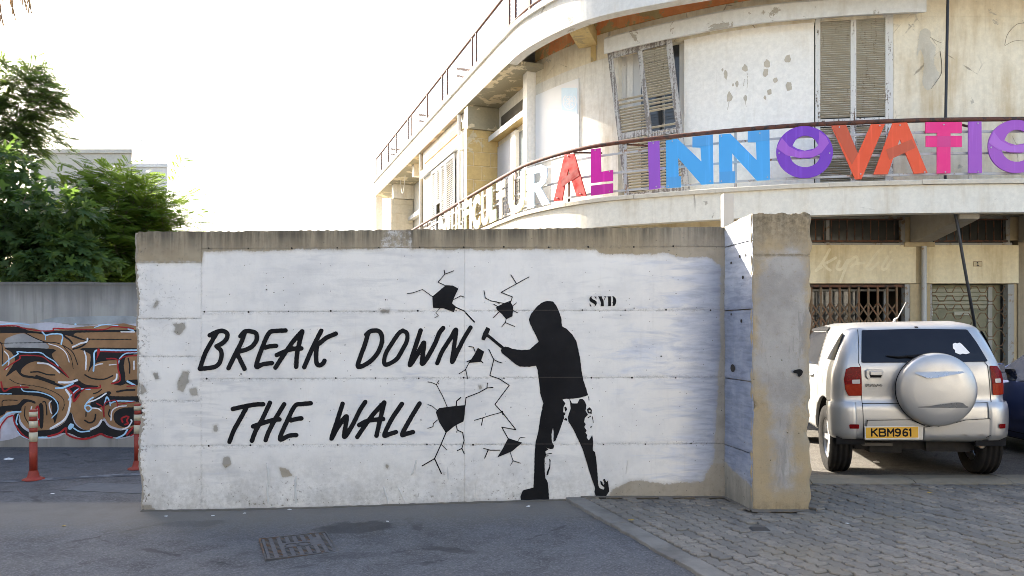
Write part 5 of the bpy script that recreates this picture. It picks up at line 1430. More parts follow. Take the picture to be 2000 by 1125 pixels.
# dark shops behind
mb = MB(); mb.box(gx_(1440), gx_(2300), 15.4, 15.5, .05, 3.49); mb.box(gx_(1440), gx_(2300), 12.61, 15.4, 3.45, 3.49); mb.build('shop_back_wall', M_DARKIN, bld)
mb = MB(); mb.box(gx_(1792), gx_(1798), 12.61, 15.4, .05, 3.44); mb.build('shop_partition', M_DARKIN, bld)
M_RUST = rusty('rusted_iron', (.165, .11, .06), (.16, .08, .038), .5, .85)
M_RUSTD = rusty('dark_rusted_iron', (.05, .032, .022), (.12, .05, .025), .6, .85)
M_PANE = glass('grimy_pane', (.035, .035, .03), .12)
for (x0, x1) in ((1500, 1767), (1816, 1972)):
    fr = gbox('transom_window', M_JAMB, x0, x1, 423, 427, -.015, .06)
    gbox('pane', M_PANE, x0, x1, 427.2, 474.5, .10, .11, fr)
    gbox('frame', M_JAMB, x1 - 8, x1, 427.2, 474.5, -.012, .06, fr); gbox('frame', M_JAMB, x0, x0 + 5, 427.2, 474.5, -.012, .06, fr)
    gbox('frame', M_RUSTD, x0 + 5, x1 - 8, 428.5, 431, -.06, -.04, fr); gbox('frame', M_RUSTD, x0 + 5, x1 - 8, 470, 473, -.06, -.04, fr)
    if x0 < 1600:
        gbox('mullion', M_JAMB, 1614, 1620, 427.2, 474.5, .0, .09, fr)
        gbox('blind', simple('pale_blind', (.36, .31, .2), .9), 1624, 1735, 457.5, 471, .12, .13, fr)
    p = x0 + 14
    me = None
    while p < x1 - 10:
        mb = MB(); mb.tube([(0, 0, gz_(472)), (0, 0, gz_(429.5))], .009, 6)
        if me is None: me = mb.mesh('bar', M_RUSTD)
        link_mesh('bar', me, fr, Vector((gx_(p), YG - .05, 0)) - wloc(fr)); p += 15.3
# folding lattice gate
z_t, z_b = gz_(561), .12
gt = gbox('lattice_gate', M_RUSTD, 1520, 1766, 556, 561, .0, .06)
gt['label'] = 'rusty folding lattice gate'
bar_me = None; px = 1530.0; xs_ = []
while px < 1760: xs_.append(px); px += 18.6
for px in xs_:
    if bar_me is None:
        mb = MB(); mb.box(-.017, .017, -.011, .011, z_b, z_t); bar_me = mb.mesh('gate_bar', M_RUST)
    link_mesh('gate_bar', bar_me, gt, Vector((gx_(px), YG + .03, 0)) - wloc(gt))
dx = gx_(18.6) - gx_(0); hz_ = .232
dm = []
for s_ in (1, -1):
    mb = MB(); mb.bar((-dx / 2, 0, s_ * hz_ / 2), (dx / 2, 0, -s_ * hz_ / 2), .006, .024, up=(0, 0, 1)); dm.append(mb.mesh('gate_slat', M_RUST))
for i in range(len(xs_) - 1):
    z = gz_(592) - hz_ / 2
    while z > z_b + hz_ / 2:
        for s_ in (0, 1):
            link_mesh('gate_slat', dm[s_], gt, Vector((gx_(xs_[i]) + dx / 2, YG + .03 - .018 + .036 * s_, z)) - wloc(gt))
        z -= hz_
gbox('gate_jamb', M_JAMB, 1766.5, 1775.5, 555, 800, -.02, .1, zs=(.1, gz_(555.5)))
for (a, b) in ((1614, 1619), (1690, 1693), (1744, 1752)): gbox('shop_door_frame', simple('door_frame_grey', (.36, .36, .34), .6), a, b, 565, 800, .30, .34, zs=(.11, gz_(562)))
gbox('shop_pane', glass('shop_glass', (.028, .027, .024), .09), 1521, 1689, 565, 800, .335, .345, zs=(.11, gz_(562)))
gbox('shop_transom_bar', simple('door_frame_grey2', (.33, .33, .31), .6), 1520, 1765, 563, 567, .29, .35)
# roll grille
rg = gbox('roll_grille', M_JAMB, 1966.5, 1978.5, 555, 800, -.03, .1, zs=(.1, gz_(555.5))); rg['label'] = 'rusty roll grille of wavy bars'
gbox('grille_jamb', M_JAMB, 1815.5, 1819, 555, 800, -.02, .1, rg, zs=(.1, gz_(555.5)))
gbox('inner_shutter', plaster('olive_shutter', (.26, .25, .165), (.2, .16, .09), .5, .4, (.1, .08, .05), .3), 1819, 1966, 555, 800, .16, .18, zs=(.11, gz_(555.5)))
gbox('shutter_strip', simple('shutter_strip', (.36, .35, .29), .6), 1940, 1948, 557, 800, .13, .155, zs=(.11, gz_(557)))
for k in range(5): gbox('shutter_fold', simple('shutter_fold', (.33, .315, .22), .7), 1830, 1938, 563 + k * 8.2, 569 + k * 8.2, .135, .158)
per = gx_(32.3) - gx_(0); amp = .050; row = (gz_(0) - gz_(17.4)); x_end = gx_(1966) - gx_(1819)
for r in range(14):
    z = gz_(565) - r * row
    if z < .15: break
    pts = []; x = -per * (.5 if r % 2 else 0)
    while x < x_end:
        for (f, h) in ((0, -1), (.3, -1), (.5, 1), (.8, 1)):
            xx = x + f * per
            if 0 <= xx <= x_end: pts.append((gx_(1819) + xx, YG + .02, z + amp * h))
        x += per
    mb = MB(); mb.tube(pts, .0085, 5); mb.build('grille_bar', M_RUST, rg)
    mb = MB(); mb.box(gx_(1819), gx_(1966), YG + .012, YG + .022, z - amp - .006, z - amp + .006) if False else None
gbox('paper_sticker', simple('sticker_paper', (.7, .69, .62), .7), 1821.5, 1830, 602, 616, .125, .131); gbox('shop_label', simple('label_paper', (.40, .39, .30), .7), 1873, 1904, 608, 615.5, .128, .133)
# downpipe, number plate, cantilever beams, raised script
mb = MB(); mb.tube([(gx_(1798.5), YG - .10, gz_(482)), (gx_(1798.5), YG - .10, .1)], .040, 14); mb.build('downpipe', rusty('galvanised_pipe', (.42, .42, .40), (.25, .16, .08), .15, .4), bld)
npl = gbox('number_plate', simple('plate_cream', (.55, .45, .27), .5), 1896.5, 1914, 511, 521, -.062, -.052, bevel=.002); npl['label'] = 'small house number plate'
sh = Shape(); sh.stroke([(1903.2, 514.2), (1905.2, 513), (1905.2, 519)], .75, None, False); sh.stroke([(1903.3, 519.2), (1907.2, 519.2)], .55, None, False)
sh.fill(.25, lambda px, py: (gx_(px), YG - .0645 + 0 * px, gz_(py)), None).build('numeral', simple('numeral_dark', (.03, .025, .02)), npl, fix=False)
sh = Shape(); sh.stroke([(1897.2, 511.7), (1913.3, 511.7), (1913.3, 520.3), (1897.2, 520.3)], .45, None, False, closed=True)
sh.fill(.25, lambda px, py: (gx_(px), YG - .064 + 0 * px, gz_(py)), None).build('plate_border', simple('plate_brown', (.2, .11, .05)), npl, fix=False)
M_BEAMC = plaster('beam_concrete', (.33, .30, .25), (.22, .18, .12), .6, .2, (.1, .09, .07), .4)
for xw in (6.62, 8.42):
    mb = MB(); x0, x1 = xw, xw + .30
    prof = [(YG - .04, 3.10), (YG - .04, 3.498), (11.0, 3.498), (11.0, 3.30), (YG - .35, 3.10)]
    prof = [(YG - .051, 3.06), (YG - .051, 3.498), (10.98, 3.498), (10.98, 3.24), (YG - .3, 3.06)]
    mb.prism([prof], lambda u, v: (x0, u, v), lambda u, v: (x1, u, v)); mb.build('cantilever_beam', M_BEAMC, bld, bevel=.01)
mb = MB(); mb.box(6.52, 7.02, YG - .08, YG - .0, 2.985, 3.058); mb.build('beam_corbel', M_PIER, bld)
z5 = zmap(1560, 400, 4.327)
sh = Shape()
for st in ([(250, 380), (200, 470), (150, 540), (135, 558), (180, 530)], [(300, 450), (230, 490), (200, 500), (230, 540), (255, 555)], [(330, 480), (310, 540), (350, 545), (400, 470)], [(410, 470), (370, 570), (340, 650)], [(415, 480), (470, 440), (480, 480), (430, 530)], [(470, 500), (540, 492)], [(690, 370), (640, 420), (580, 500), (560, 540), (600, 545), (660, 490)], [(740, 440), (690, 530), (720, 545), (770, 470)], [(760, 405), (768, 400)]):
    sh.stroke(z5(st), 2.6)
sh.fill(.7, lambda px, py: (gx_(px), YG - .056 + 0 * px, gz_(py)), None).build('faded_script', plaster('script_ghost', (.825, .735, .52), (.45, .33, .16), .4, .3, (.2, .14, .08), .1), bld, fix=False)

# ================================================================== BALCONY LETTERS
GRP = 'coloured letters fixed along the balcony railing'
LC = {}
def lcol(name, c):
    if name not in LC:
        n = NB(name, .42, .3)
        st = n.noise(1.0, 4, .6, n.pos((16, 16, .6)))
        n.set(Base_Color=n.mix(n.ss(st, .55, .75), n.mix(n.noise(5, 4), tuple(v * .92 for v in c), c), tuple(min(1, v * 1.15 + .015) for v in c)), Roughness=n.ss(n.noise(9, 4), .3, .7, .3, .5))
        LC[name] = n.m
    return LC[name]
def letter(label, pxc, loops, col, facets=(), zoom=None, bolts=()):
    hit, n = plane_frame(PB, pxc, .03)
    zf = zoom or (lambda q: q)
    loops = [zf(l) for l in loops]
    cx = sum(p[0] for p in loops[0]) / len(loops[0]); cy = max(p[1] for p in loops[0])
    base = hit(cx, cy)
    r = empty('railing_letter', base, label, 'letter', GRP)
    mb = MB(); mb.prism(loops, lambda u, v: hit(u, v), lambda u, v: hit(u, v) - n * .022); mb.build('plate', lcol(*col), r)
    for (lp, c2) in facets:
        mb = MB(); mb.prism([zf(l) for l in lp], lambda u, v: hit(u, v, .0035), lambda u, v: hit(u, v, .0005)); mb.build('tinted_facet', lcol(*c2), r)
    for (u, v) in bolts:
        u, v = zf([(u, v)])[0]; p = hit(u, v, .002)
        mb = MB(); mb.tube([p, p + n * .008], .011, 8); mb.build('bolt', M_STEEL, r)
    return r
z55 = zmap(700, 0, 2.446); z44 = zmap(780, 180, 4.018)
RED = ('letter_red', (.40, .018, .015)); RED2 = ('letter_dark_red', (.27, .03, .027)); MAG = ('letter_magenta', (.62, .014, .34)); MAG2 = ('letter_deep_magenta', (.50, .02, .30))
PUR = ('letter_purple', (.30, .085, .50)); BLU = ('letter_blue', (.07, .36, .74)); BLU2 = ('letter_deep_blue', (.085, .33, .66)); VIO = ('letter_violet', (.165, .04, .44)); VIO2 = ('letter_light_violet', (.33, .10, .52))
ORA = ('letter_orange', (.72, .085, .025)); ORA2 = ('letter_dark_orange', (.50, .085, .035)); PNK = ('letter_pink', (.74, .022, .20)); PNK2 = ('letter_deep_pink', (.60, .04, .22)); LIL = ('letter_lilac', (.33, .085, .46)); LIL2 = ('letter_pale_lilac', (.40, .14, .54))
letter('red letter A with a darker slanted crossbar, next to the magenta L', 1112, [[(985, 736), (1030, 734), (1087, 935), (1042, 938), (1018, 862), (1003, 806), (990, 858), (972, 958), (932, 960)], ], RED, [([[(966, 862), (1045, 804), (1056, 838), (973, 893)]], RED2)], z55, [(1000, 745), (1060, 925), (950, 945)])
letter('magenta letter L over a separate bottom bar, next to the red A', 1176, [[(138, 745), (185, 740), (188, 858), (247, 848), (247, 903), (188, 908), (138, 915)]], MAG, [], z66, [(160, 750), (232, 855)])
letter('magenta bar under the magenta L on the railing', 1176, [[(138, 927), (247, 915), (247, 963), (138, 977)]], MAG2, [], z66, [(232, 955)])
letter('purple letter I before the two blue letters', 1278, [[(423, 710), (480, 703), (485, 940), (428, 948)]], PUR, [], z66, [(450, 715), (465, 932)])
letter('blue letter N next to the purple I', 1346, [[(512, 702), (570, 692), (690, 806), (685, 737), (645, 735), (645, 683), (747, 672), (750, 918), (690, 922), (573, 788), (576, 880), (588, 880), (588, 935), (515, 940)]], BLU, [([[(645, 683), (747, 672), (747, 724), (645, 735)]], BLU2), ([[(515, 885), (588, 880), (588, 935), (515, 940)]], BLU2)], z66, [(545, 705), (735, 905), (525, 930)])
letter('blue letter N next to the violet ring', 1453, [[(777, 672), (835, 667), (966, 800), (962, 710), (922, 710), (922, 655), (1030, 647), (1033, 897), (968, 902), (843, 765), (845, 855), (858, 855), (858, 912), (780, 916)]], BLU, [([[(922, 655), (1030, 647), (1030, 702), (922, 710)]], BLU2), ([[(780, 858), (858, 855), (858, 912), (780, 916)]], BLU2)], z66, [(790, 680), (982, 665), (1020, 885), (790, 905)])
def ell(cx, cy, rx, ry, a0=0, a1=2 * PI, n=36, end=False): return [(cx + rx * math.cos(t), cy + ry * math.sin(t)) for t in np.linspace(a0, a1, n, end)]
def oletter(label, cx, cy, rx, ry, c1, c2, clip=None):
    up = ell(cx + 2, cy - 7, rx * .46, ry * .5, PI * 1.0, PI * 2.0, 10, True)          # upper hole: a flat half moon
    hole1 = [(x, min(y, cy - 12)) for x, y in up] + [(cx + 2 + rx * .3, cy - 13 + ry * .12), (cx, cy - 12 + ry * .18), (cx + 2 - rx * .3, cy - 13 + ry * .12)]
    lo = ell(cx + 1, cy + 4, rx * .54, ry * .5, 0, PI, 12, True)
    hole2 = [(cx + rx * .55, cy + 4), *[(x, y) for x, y in lo[1:-1]], (cx - rx * .53, cy + 4), (cx - rx * .25, cy + ry * .22), (cx + rx * .2, cy + ry * .24)]
    sw = [(cx - rx * .99, cy - 8), (cx - rx * .8, cy - ry * .55), (cx - rx * .55, cy - ry * .22), (cx - rx * .2, cy - ry * .02), (cx + rx * .25, cy - ry * .06), (cx + rx * .48, cy - ry * .25), (cx + rx * .52, cy - ry * .8), (cx + rx * .75, cy - ry * .6), (cx + rx * .86, cy - ry * .35), (cx + rx * .6, cy + ry * .02), (cx + rx * .3, cy + ry * .2), (cx - rx * .2, cy + ry * .22), (cx - rx * .65, cy + ry * .12)]
    return letter(label, cx, [ell(cx, cy, rx, ry, 0, 2 * PI, 44), hole1, hole2], c1, [([sw], c2)], None, [(cx - rx * .9, cy + 2), (cx + rx * .88, cy + 2)])
oletter('violet letter O with a paler sweeping band, next to a blue letter', 1571.5, 297, 55.5, 51, VIO, VIO2)
letter('orange letter V next to the violet ring', 1676, [[(225, 657), (302, 653), (364, 803), (432, 650), (505, 648), (382, 937), (350, 938)]], ORA, [([[(225, 657), (302, 653), (364, 803), (332, 862)]], ORA2)], z77, [(266, 665), (377, 910), (477, 657)])
letter('orange letter A next to the pink T', 1760, [[(545, 643), (620, 640), (728, 905), (657, 908), (612, 800), (600, 770), (583, 727), (566, 772), (556, 802), (520, 911), (445, 912)]], ORA, [([[(510, 783), (645, 728), (665, 773), (528, 836)]], ORA2)], z77, [(583, 655), (712, 900), (697, 825)])
letter('pink letter T with a doubled top bar', 1844, [[(718, 638), (907, 638), (907, 696), (848, 696), (848, 710), (907, 710), (907, 768), (848, 768), (848, 906), (778, 907), (778, 768), (720, 768), (720, 710), (778, 710), (778, 696), (718, 696)]], PNK, [([[(778, 712), (848, 712), (848, 768), (778, 768)]], PNK2)], z77, [(812, 652), (820, 900)])
letter('lilac letter I next to the pink T', 1904, [[(942, 636), (1010, 635), (1012, 905), (942, 905)]], LIL, [], z77, [(990, 645), (992, 898)])
oletter('lilac letter O next to the lilac I at the balcony end', 1985, 286, 55, 52, LIL, LIL2)
# pale letters round the corner, seen at a slant
UB = {'M': [[(0, 0), (.22, 0), (.5, .45), (.78, 0), (1, 0), (1, 1), (.78, 1), (.78, .38), (.5, .8), (.22, .38), (.22, 1), (0, 1)]],
      'U': [[(0, 0), (.28, 0), (.28, .62), (.36, .78), (.5, .82), (.64, .78), (.72, .62), (.72, 0), (1, 0), (1, .66), (.9, .88), (.7, .98), (.5, 1), (.3, .98), (.1, .88), (0, .66)]],
      'L': [[(0, 0), (.35, 0), (.35, .68), (1, .68), (1, .98), (0, 1)]], 'T': [[(0, 0), (1, 0), (1, .2), (.66, .2), (.66, .27), (1, .27), (1, .45), (.66, .45), (.66, 1), (.34, 1), (.34, .45), (0, .45), (0, .27), (.34, .27), (.34, .2), (0, .2)]],
      'I': [[(0, 0), (1, 0), (1, 1), (0, 1)]], 'C': [[(1, .1), (.75, 0), (.45, 0), (.2, .1), (0, .35), (0, .65), (.2, .9), (.45, 1), (.75, 1), (1, .9), (1, .66), (.7, .76), (.5, .74), (.34, .6), (.34, .4), (.5, .26), (.7, .24), (1, .34)]],
      'R': [[(0, 0), (.6, 0), (.85, .1), (.9, .3), (.8, .48), (.6, .56), (1, 1), (.66, 1), (.36, .62), (.28, .62), (.28, 1), (0, 1)], [(.28, .18), (.55, .18), (.62, .3), (.55, .42), (.28, .42)]]}
PAL = ('letter_cream', (.66, .63, .52)); PALG = ('letter_pale_green', (.58, .66, .50)); PALY = ('letter_pale_yellow', (.70, .64, .40)); PALB = ('letter_sky_blue', (.55, .72, .82))
for (ch, x0, x1, col, lab) in (('M', 859, 880, PAL, 'pale letter M farthest round the corner of the railing'), ('U', 883, 894, PALY, 'pale narrow letter U next to the farthest M'), ('L', 897, 905, PAL, 'pale letter L squeezed between a U and a T, far round the corner'), ('T', 905, 917, PALG, 'pale letter T before the slim letter I round the corner'),
                          ('I', 919, 923, PAL, 'slim pale letter I before the C round the corner'), ('C', 925, 940, PALY, 'pale letter C in front of the tan block wall'), ('U', 942, 957, PAL, 'pale letter U in front of the tan block wall'), ('L', 959, 971, PALG, 'pale letter L in front of the tan block wall'), ('T', 972, 989, PAL, 'pale letter T before the tall U on the corner'),
                          ('U', 996, 1028, PALY, 'tall pale letter U beside the rusty post on the corner'), ('R', 1033, 1076, PALB, 'sky blue letter R next to the red A')):
    ka, kb = PB.s_at(x1), PB.s_at(x0)
    a = PB.at(ka); b = PB.at(kb)
    pa = Vector((b[0] + b[2] * .03, b[1] + b[3] * .03, 0)); pb = Vector((a[0] + a[2] * .03, a[1] + a[3] * .03, 0))
    n = Vector((a[2] + b[2], a[3] + b[3], 0)).normalized()
    r = empty('railing_letter', (pa + pb) / 2 + Vector((0, 0, 3.83)), lab, 'letter', GRP)
    f = lambda u, v: pa.lerp(pb, u) + Vector((0, 0, 4.57 - .74 * v))
    mb = MB(); mb.prism(UB[ch], f, lambda u, v: f(u, v) - n * .022); mb.build('plate', lcol(*col), r)

# cable down the front, white post behind the wall
mb = MB()
pts = crom([P(1852, -40, 11.3), P(1850, 60, 11.3), P(1847, 230, 11.25), P(1846, 345, 11.2), (6.52, 11.12, 3.6), P(1866, 420, 11.05), P(1880, 500, 11.05), P(1895, 585, 11.1), P(1907, 660, 11.3), P(1915, 760, 11.45)], 6)
mb.tube(pts, .021, 8); o = mb.build('hanging_cable', simple('cable_black', (.015, .016, .02), .5))
tag(o, 'thick black cable hanging past the balcony to the yard', 'cable', kind='thing')
o = MB(); yp = 7.3
mbx = MB(); mbx.box((1413.5 - 1000) * yp / F, (1418 - 1000) * yp / F, yp, yp + .10, .1, 2.93); mbx.box((1418 - 1000) * yp / F + .001, (1433 - 1000) * yp / F, yp, yp + .02, .1, 2.93)
po_ = mbx.build('white_post', M_STEEL if False else simple('post_white', (.40, .385, .355), .6, 0, .2, 3, .1, obj=False)); tag(po_, 'pale upright channel post standing behind the white wall', 'post', kind='thing')
# ================================================================== CARS
def car_paint(name, col, metal=.55, rough=.32, dust=.15):
    n = NB(name, rough, .5, metal)
    p = n.pos(obj=True)
    d = n.ss(n.noise(2.2, 6, .65, p), .45, .75)
    n.set(Base_Color=n.mix(n.math('MULTIPLY', d, dust), n.mix(n.noise(300, 2, .5, p), tuple(c * .9 for c in col), tuple(min(1, c * 1.1) for c in col)), (.36, .32, .26)),
          Roughness=n.math('ADD', rough, n.math('MULTIPLY', d, .22)), Coat_Weight=.35, Coat_Roughness=.08)
    return n.m
class Car:
    def __init__(s, levels, root, mat, arches, rwheel, k=.02):
        """levels: (z, half width, rear y, front y, corner radius)"""
        L = np.array(levels, float)
        zz = np.arange(L[0, 0], L[-1, 0] + 1e-6, .02)
        T = np.stack([np.interp(zz, L[:, 0], L[:, i]) for i in range(5)], 1)
        for _ in range(2):
            T[1:-1, 1:] = (T[:-2, 1:] + 2 * T[1:-1, 1:] + T[2:, 1:]) / 4
        s.T = T; s.k = k; s.root = root
        rings = []
        for z, hw, yr, yf, rr in T:
            half = []
            for x in np.linspace(0, hw - rr, 7): half.append((x, s.rear_y(x, z)))
            for th in np.linspace(0, PI / 2, 8)[1:]:
                x = hw - rr + rr * math.sin(th); half.append((x, yr + k * (x / hw) ** 2 + rr * (1 - math.cos(th))))
            fr = min(.35, hw * .5)
            for y in np.linspace(half[-1][1], yf - fr, 22)[1:]: half.append((hw, y))
            for th in np.linspace(0, PI / 2, 8)[1:]: half.append((hw - fr * (1 - math.cos(th)), yf - fr + fr * math.sin(th)))
            for x in np.linspace(hw - fr, 0, 4)[1:]: half.append((x, yf + .02 * (1 - x / (hw - fr + 1e-6))))
            ring = half + [(-x, y) for x, y in half[-2:0:-1]]
            rings.append([(x, y, z) for x, y in ring])
        m = len(rings[0]); mb = MB()
        vs = [p for r in rings for p in r]
        fs = [(i * m + j, i * m + (j + 1) % m, (i + 1) * m + (j + 1) % m, (i + 1) * m + j) for i in range(len(rings) - 1) for j in range(m)]
        mb.add(vs, fs, True); mb.f += [tuple(range(m))[::-1], tuple(range((len(rings) - 1) * m, len(rings) * m))]; mb.sm += [False, True]
        s.body = mb.build('car_body', mat, root, local=True)
        for (y, z, r) in arches:
            for sd in (-1, 1):
                c = MB(); c.lathe([(0, -.17), (r, -.17), (r, .2), (0, .2)], 36, (sd * (T[len(T) // 3, 1] - .06), y, z), 'x', False)
                me = c.mesh('cutter'); co = bpy.data.objects.new('cutter', me); COL.objects.link(co)
                md = s.body.modifiers.new('b', 'BOOLEAN'); md.object = co; md.operation = 'DIFFERENCE'; md.solver = 'EXACT'
                bpy.context.view_layer.update()
                co.matrix_world = root.matrix_world.copy()
                bpy.context.view_layer.update()
                ev = s.body.evaluated_get(bpy.context.evaluated_depsgraph_get())
                nm = bpy.data.meshes.new_from_object(ev)
                s.body.modifiers.clear(); s.body.data = nm
                bpy.data.objects.remove(co)
        if not s.body.data.materials: s.body.data.materials.append(mat)
    def par(s, z): return [np.interp(z, s.T[:, 0], s.T[:, i]) for i in range(1, 5)]
    def rear_y(s, x, z):
        hw, yr, yf, rr = s.par(z)
        ax = np.abs(x); t = np.clip((ax - (hw - rr)) / rr, 0, .985)
        return yr + s.k * (ax / hw) ** 2 + rr * (1 - np.sqrt(1 - t * t))
    def rear(s, lift):
        def f(x, z): return x + np.sign(x) * lift * np.clip((np.abs(x) - s.par(z)[0] + s.par(z)[3]) / s.par(z)[3], 0, 1), s.rear_y(x, z) - lift, z
        return f
    def sidef(s, sd, lift):
        def f(y, z): return sd * (s.par(z)[0] + lift), y, z
        return f
def well(root, y, z, r, x0, x1):
    mb = MB(); q = [(y + r * math.cos(t), z + r * math.sin(t)) for t in np.linspace(-.05, PI + .05, 20)]
    mb.add([(x0, a, b) for a, b in q] + [(x1, a, b) for a, b in q], [(i, i + 1, i + 21, i + 20) for i in range(19)] + [tuple(range(20))], False)
    return mb.build('wheel_well', M_CARBLK, root, local=True)
def wheel(root, x, y, z, R, wd, sd, m_t, m_r, spokes=5):
    """tyre with grooved tread, rim with spokes; sd = outer side"""
    h = wd / 2
    prof = [(R * .60, -h * .8), (R * .66, -h * .98), (R * .80, -h * 1.02), (R * .90, -h), (R * .955, -h * .95), (R * .985, -h * .84)]
    for g in (-.5, 0, .5): prof += [(R, h * (g - .14)), (R * .972, h * (g - .11)), (R * .972, h * (g + .11)), (R, h * (g + .14))]
    prof += [(R * .985, h * .84), (R * .955, h * .95), (R * .90, h), (R * .80, h * 1.02), (R * .66, h * .98), (R * .60, h * .8)]
    mb = MB(); mb.lathe(prof, 40, (x, y, z), 'x'); t = mb.build('wheel', m_t, root, local=True)
    r = MB()
    r.lathe([(R * .62, sd * -h * .7), (R * .60, sd * h * .55), (R * .63, sd * h * .86), (R * .655, sd * h * .90), (R * .66, sd * h * .8)], 32, (x, y, z), 'x')
    r.lathe([(0, sd * h * .62), (.035, sd * h * .62), (.06, sd * h * .55), (.075, sd * h * .40)], 20, (x, y, z), 'x')
    for k in range(spokes):
        a = 2 * PI * k / spokes
        d = Vector((0, math.cos(a), math.sin(a))); c = Vector((x + sd * h * .46, y, z))
        r.bar(c + d * .05, c + d * R * .62, .055, .03, up=(1, 0, 0))
    r.build('rim', m_r, t, local=True)
    mb = MB(); mb.lathe([(0, sd * h * .1), (R * .6, sd * h * .1)], 28, (x, y, z), 'x'); mb.build('brake', M_CARBLK, t, local=True)
    return t
M_CARBLK = simple('car_black', (.010, .010, .011), .7, 0, .1, 6, 0, .15)
M_TYRE = simple('tyre_rubber', (.020, .019, .018), .9, 0, .35, 12, .3, .1)
M_ALLOY = simple('alloy_rim', (.48, .48, .48), .35, .7, .08, 8)
M_GLASS = glass('car_glass', (.007, .009, .016), .03); M_GLASS.node_tree.nodes['Principled BSDF'].inputs['Specular IOR Level'].default_value = .22
M_CHROME = simple('chrome', (.62, .62, .62), .15, 1.0, .03)
M_SILVER = car_paint('silver_paint', (.44, .44, .435), .65, .34, .25)
YAW = math.radians(11); ROLL = math.radians(-1.0)
suv = empty('silver_suv', (3.985, 7.20, .120), 'dusty silver three door off-roader with a covered spare wheel and yellow plate', 'car')
suv.rotation_euler = (0, ROLL, -YAW)
bpy.context.view_layer.update()
IM = suv.matrix_world.inverted()
CAMP = IM @ Vector((0, 0, CZ)); IR = IM.to_3x3()
def lz(zx, zy, y0=0.04):
    """zoomed picture position -> local (x, z) on the plane y = y0 of the car"""
    px, py = 1570 + zx / 3.2139, 610 + zy / 3.2139
    d = IR @ Vector(((px - 1000) / F, 1, (HZ - py) / F))
    t = (y0 - CAMP.y) / d.y
    p = CAMP + d * t
    return (p.x, p.z)
LZ = lambda pts, y0=.04: [lz(x, y, y0) for x, y in pts]
lev = [(.375, .74, .09, 3.44, .12), (.395, .77, .05, 3.48, .12), (.42, .785, .03, 3.50, .13), (.60, .795, .02, 3.52, .13), (.72, .795, .025, 3.50, .13), (.765, .79, .05, 3.46, .13), (.80, .79, .06, 3.42, .13), (.95, .785, .055, 3.15, .12), (1.02, .78, .06, 2.86, .12),
       (1.10, .765, .07, 2.70, .12), (1.16, .745, .085, 2.60, .12), (1.25, .715, .11, 2.46, .12), (1.38, .668, .155, 2.22, .12), (1.46, .635, .19, 2.05, .12), (1.50, .61, .215, 1.95, .13), (1.53, .57, .27, 1.85, .15), (1.55, .51, .36, 1.72, .17), (1.562, .42, .52, 1.5, .17)]
AXR, WB = .50, 2.28
C = Car(lev, suv, M_SILVER, [(AXR, .36, .43), (AXR + WB, .36, .43)], .345)
def fillc(name, mat, shape, mapf, cell=.012, parent=None, smooth=True, root=suv):
    return shape.fill(cell, mapf, None, 0, 1, 0, smooth).build(name, mat, parent or root, local=True, fix=False)
sh = Shape(); sh.poly(LZ([(374, 112), (700, 103), (1040, 107), (1085, 185), (1143, 308), (760, 313), (352, 315), (362, 210)], .14)); fillc('rear_window', M_GLASS, sh, C.rear(.006))
sh = Shape(); sh.poly([(.215, 1.175), (.52, 1.175), (.47, 1.25), (.30, 1.445), (.25, 1.45), (.235, 1.38)]); fillc('quarter_window', M_GLASS, sh, C.sidef(-1, .005)); fillc('quarter_window', M_GLASS, sh, C.sidef(1, .005))
sh = Shape(); sh.poly([(.88, 1.10), (.92, 1.14), (1.0, 1.43), (1.06, 1.46), (1.75, 1.46), (2.05, 1.34), (2.42, 1.08)]); fillc('side_window', M_GLASS, sh, C.sidef(-1, .004)); fillc('side_window', M_GLASS, sh, C.sidef(1, .004))
sh = Shape(); sh.stroke([(.86, 1.11), (.97, 1.455), (1.08, 1.485), (1.75, 1.485)], .014, None, False); fillc('window_trim', M_CARBLK, sh, C.sidef(-1, .008))
sh = Shape(); sh.poly([(.95, 1.475), (1.0, 1.515), (1.5, 1.528), (1.85, 1.50), (1.8, 1.475)]); fillc('rain_visor', M_CARBLK, sh, C.sidef(-1, .02))
# windscreen on the sloping front
mb = MB(); q = []
for z in np.linspace(1.06, 1.49, 10):
    hw, yr, yf, rr = C.par(z)
    for x in np.linspace(-hw * .62, hw * .62, 8): q.append((x, yf + .03 * (1 - abs(x) / hw), z + .004))
mb.add(q, [(i * 8 + j, i * 8 + j + 1, (i + 1) * 8 + j + 1, (i + 1) * 8 + j) for i in range(9) for j in range(7)], True); mb.build('windscreen', M_GLASS, suv, local=True)
# panel gaps
sh = Shape(); LN = lambda p, r=.0028: sh.stroke(LZ(p, .06), r, None, False)
LN([(364, 108), (358, 220), (349, 318), (361, 345), (364, 570), (372, 800)]); LN([(1143, 312), (1160, 335), (1174, 520), (1176, 566)]); LN([(364, 571), (600, 571)]); LN([(1070, 568), (1176, 566)])
fillc('panel_gap', M_CARBLK, sh, C.rear(.0035), .004)
sh = Shape(); LN([(386, 712), (390, 674), (660, 670), (745, 707)], .0035); LN([(752, 716), (800, 708), (900, 700), (1000, 672), (1155, 664), (1170, 680), (1168, 765), (1135, 782)], .003); fillc('bumper_crease', M_CARBLK, sh, C.rear(.0215), .005)
sh = Shape(); sh.stroke([(.84, .42), (.80, .8), (.84, 1.10)], .004, None, False); sh.stroke([(.84, .40), (1.9, .40)], .003, None, False); fillc('panel_gap', M_CARBLK, sh, C.sidef(-1, .002), .006)
sh = Shape(); sh.stroke([(.42, .92), (.42, 1.07), (.56, 1.07), (.56, .92)], .003, None, False, closed=True); fillc('fuel_flap', M_CARBLK, sh, C.sidef(-1, .002), .006)
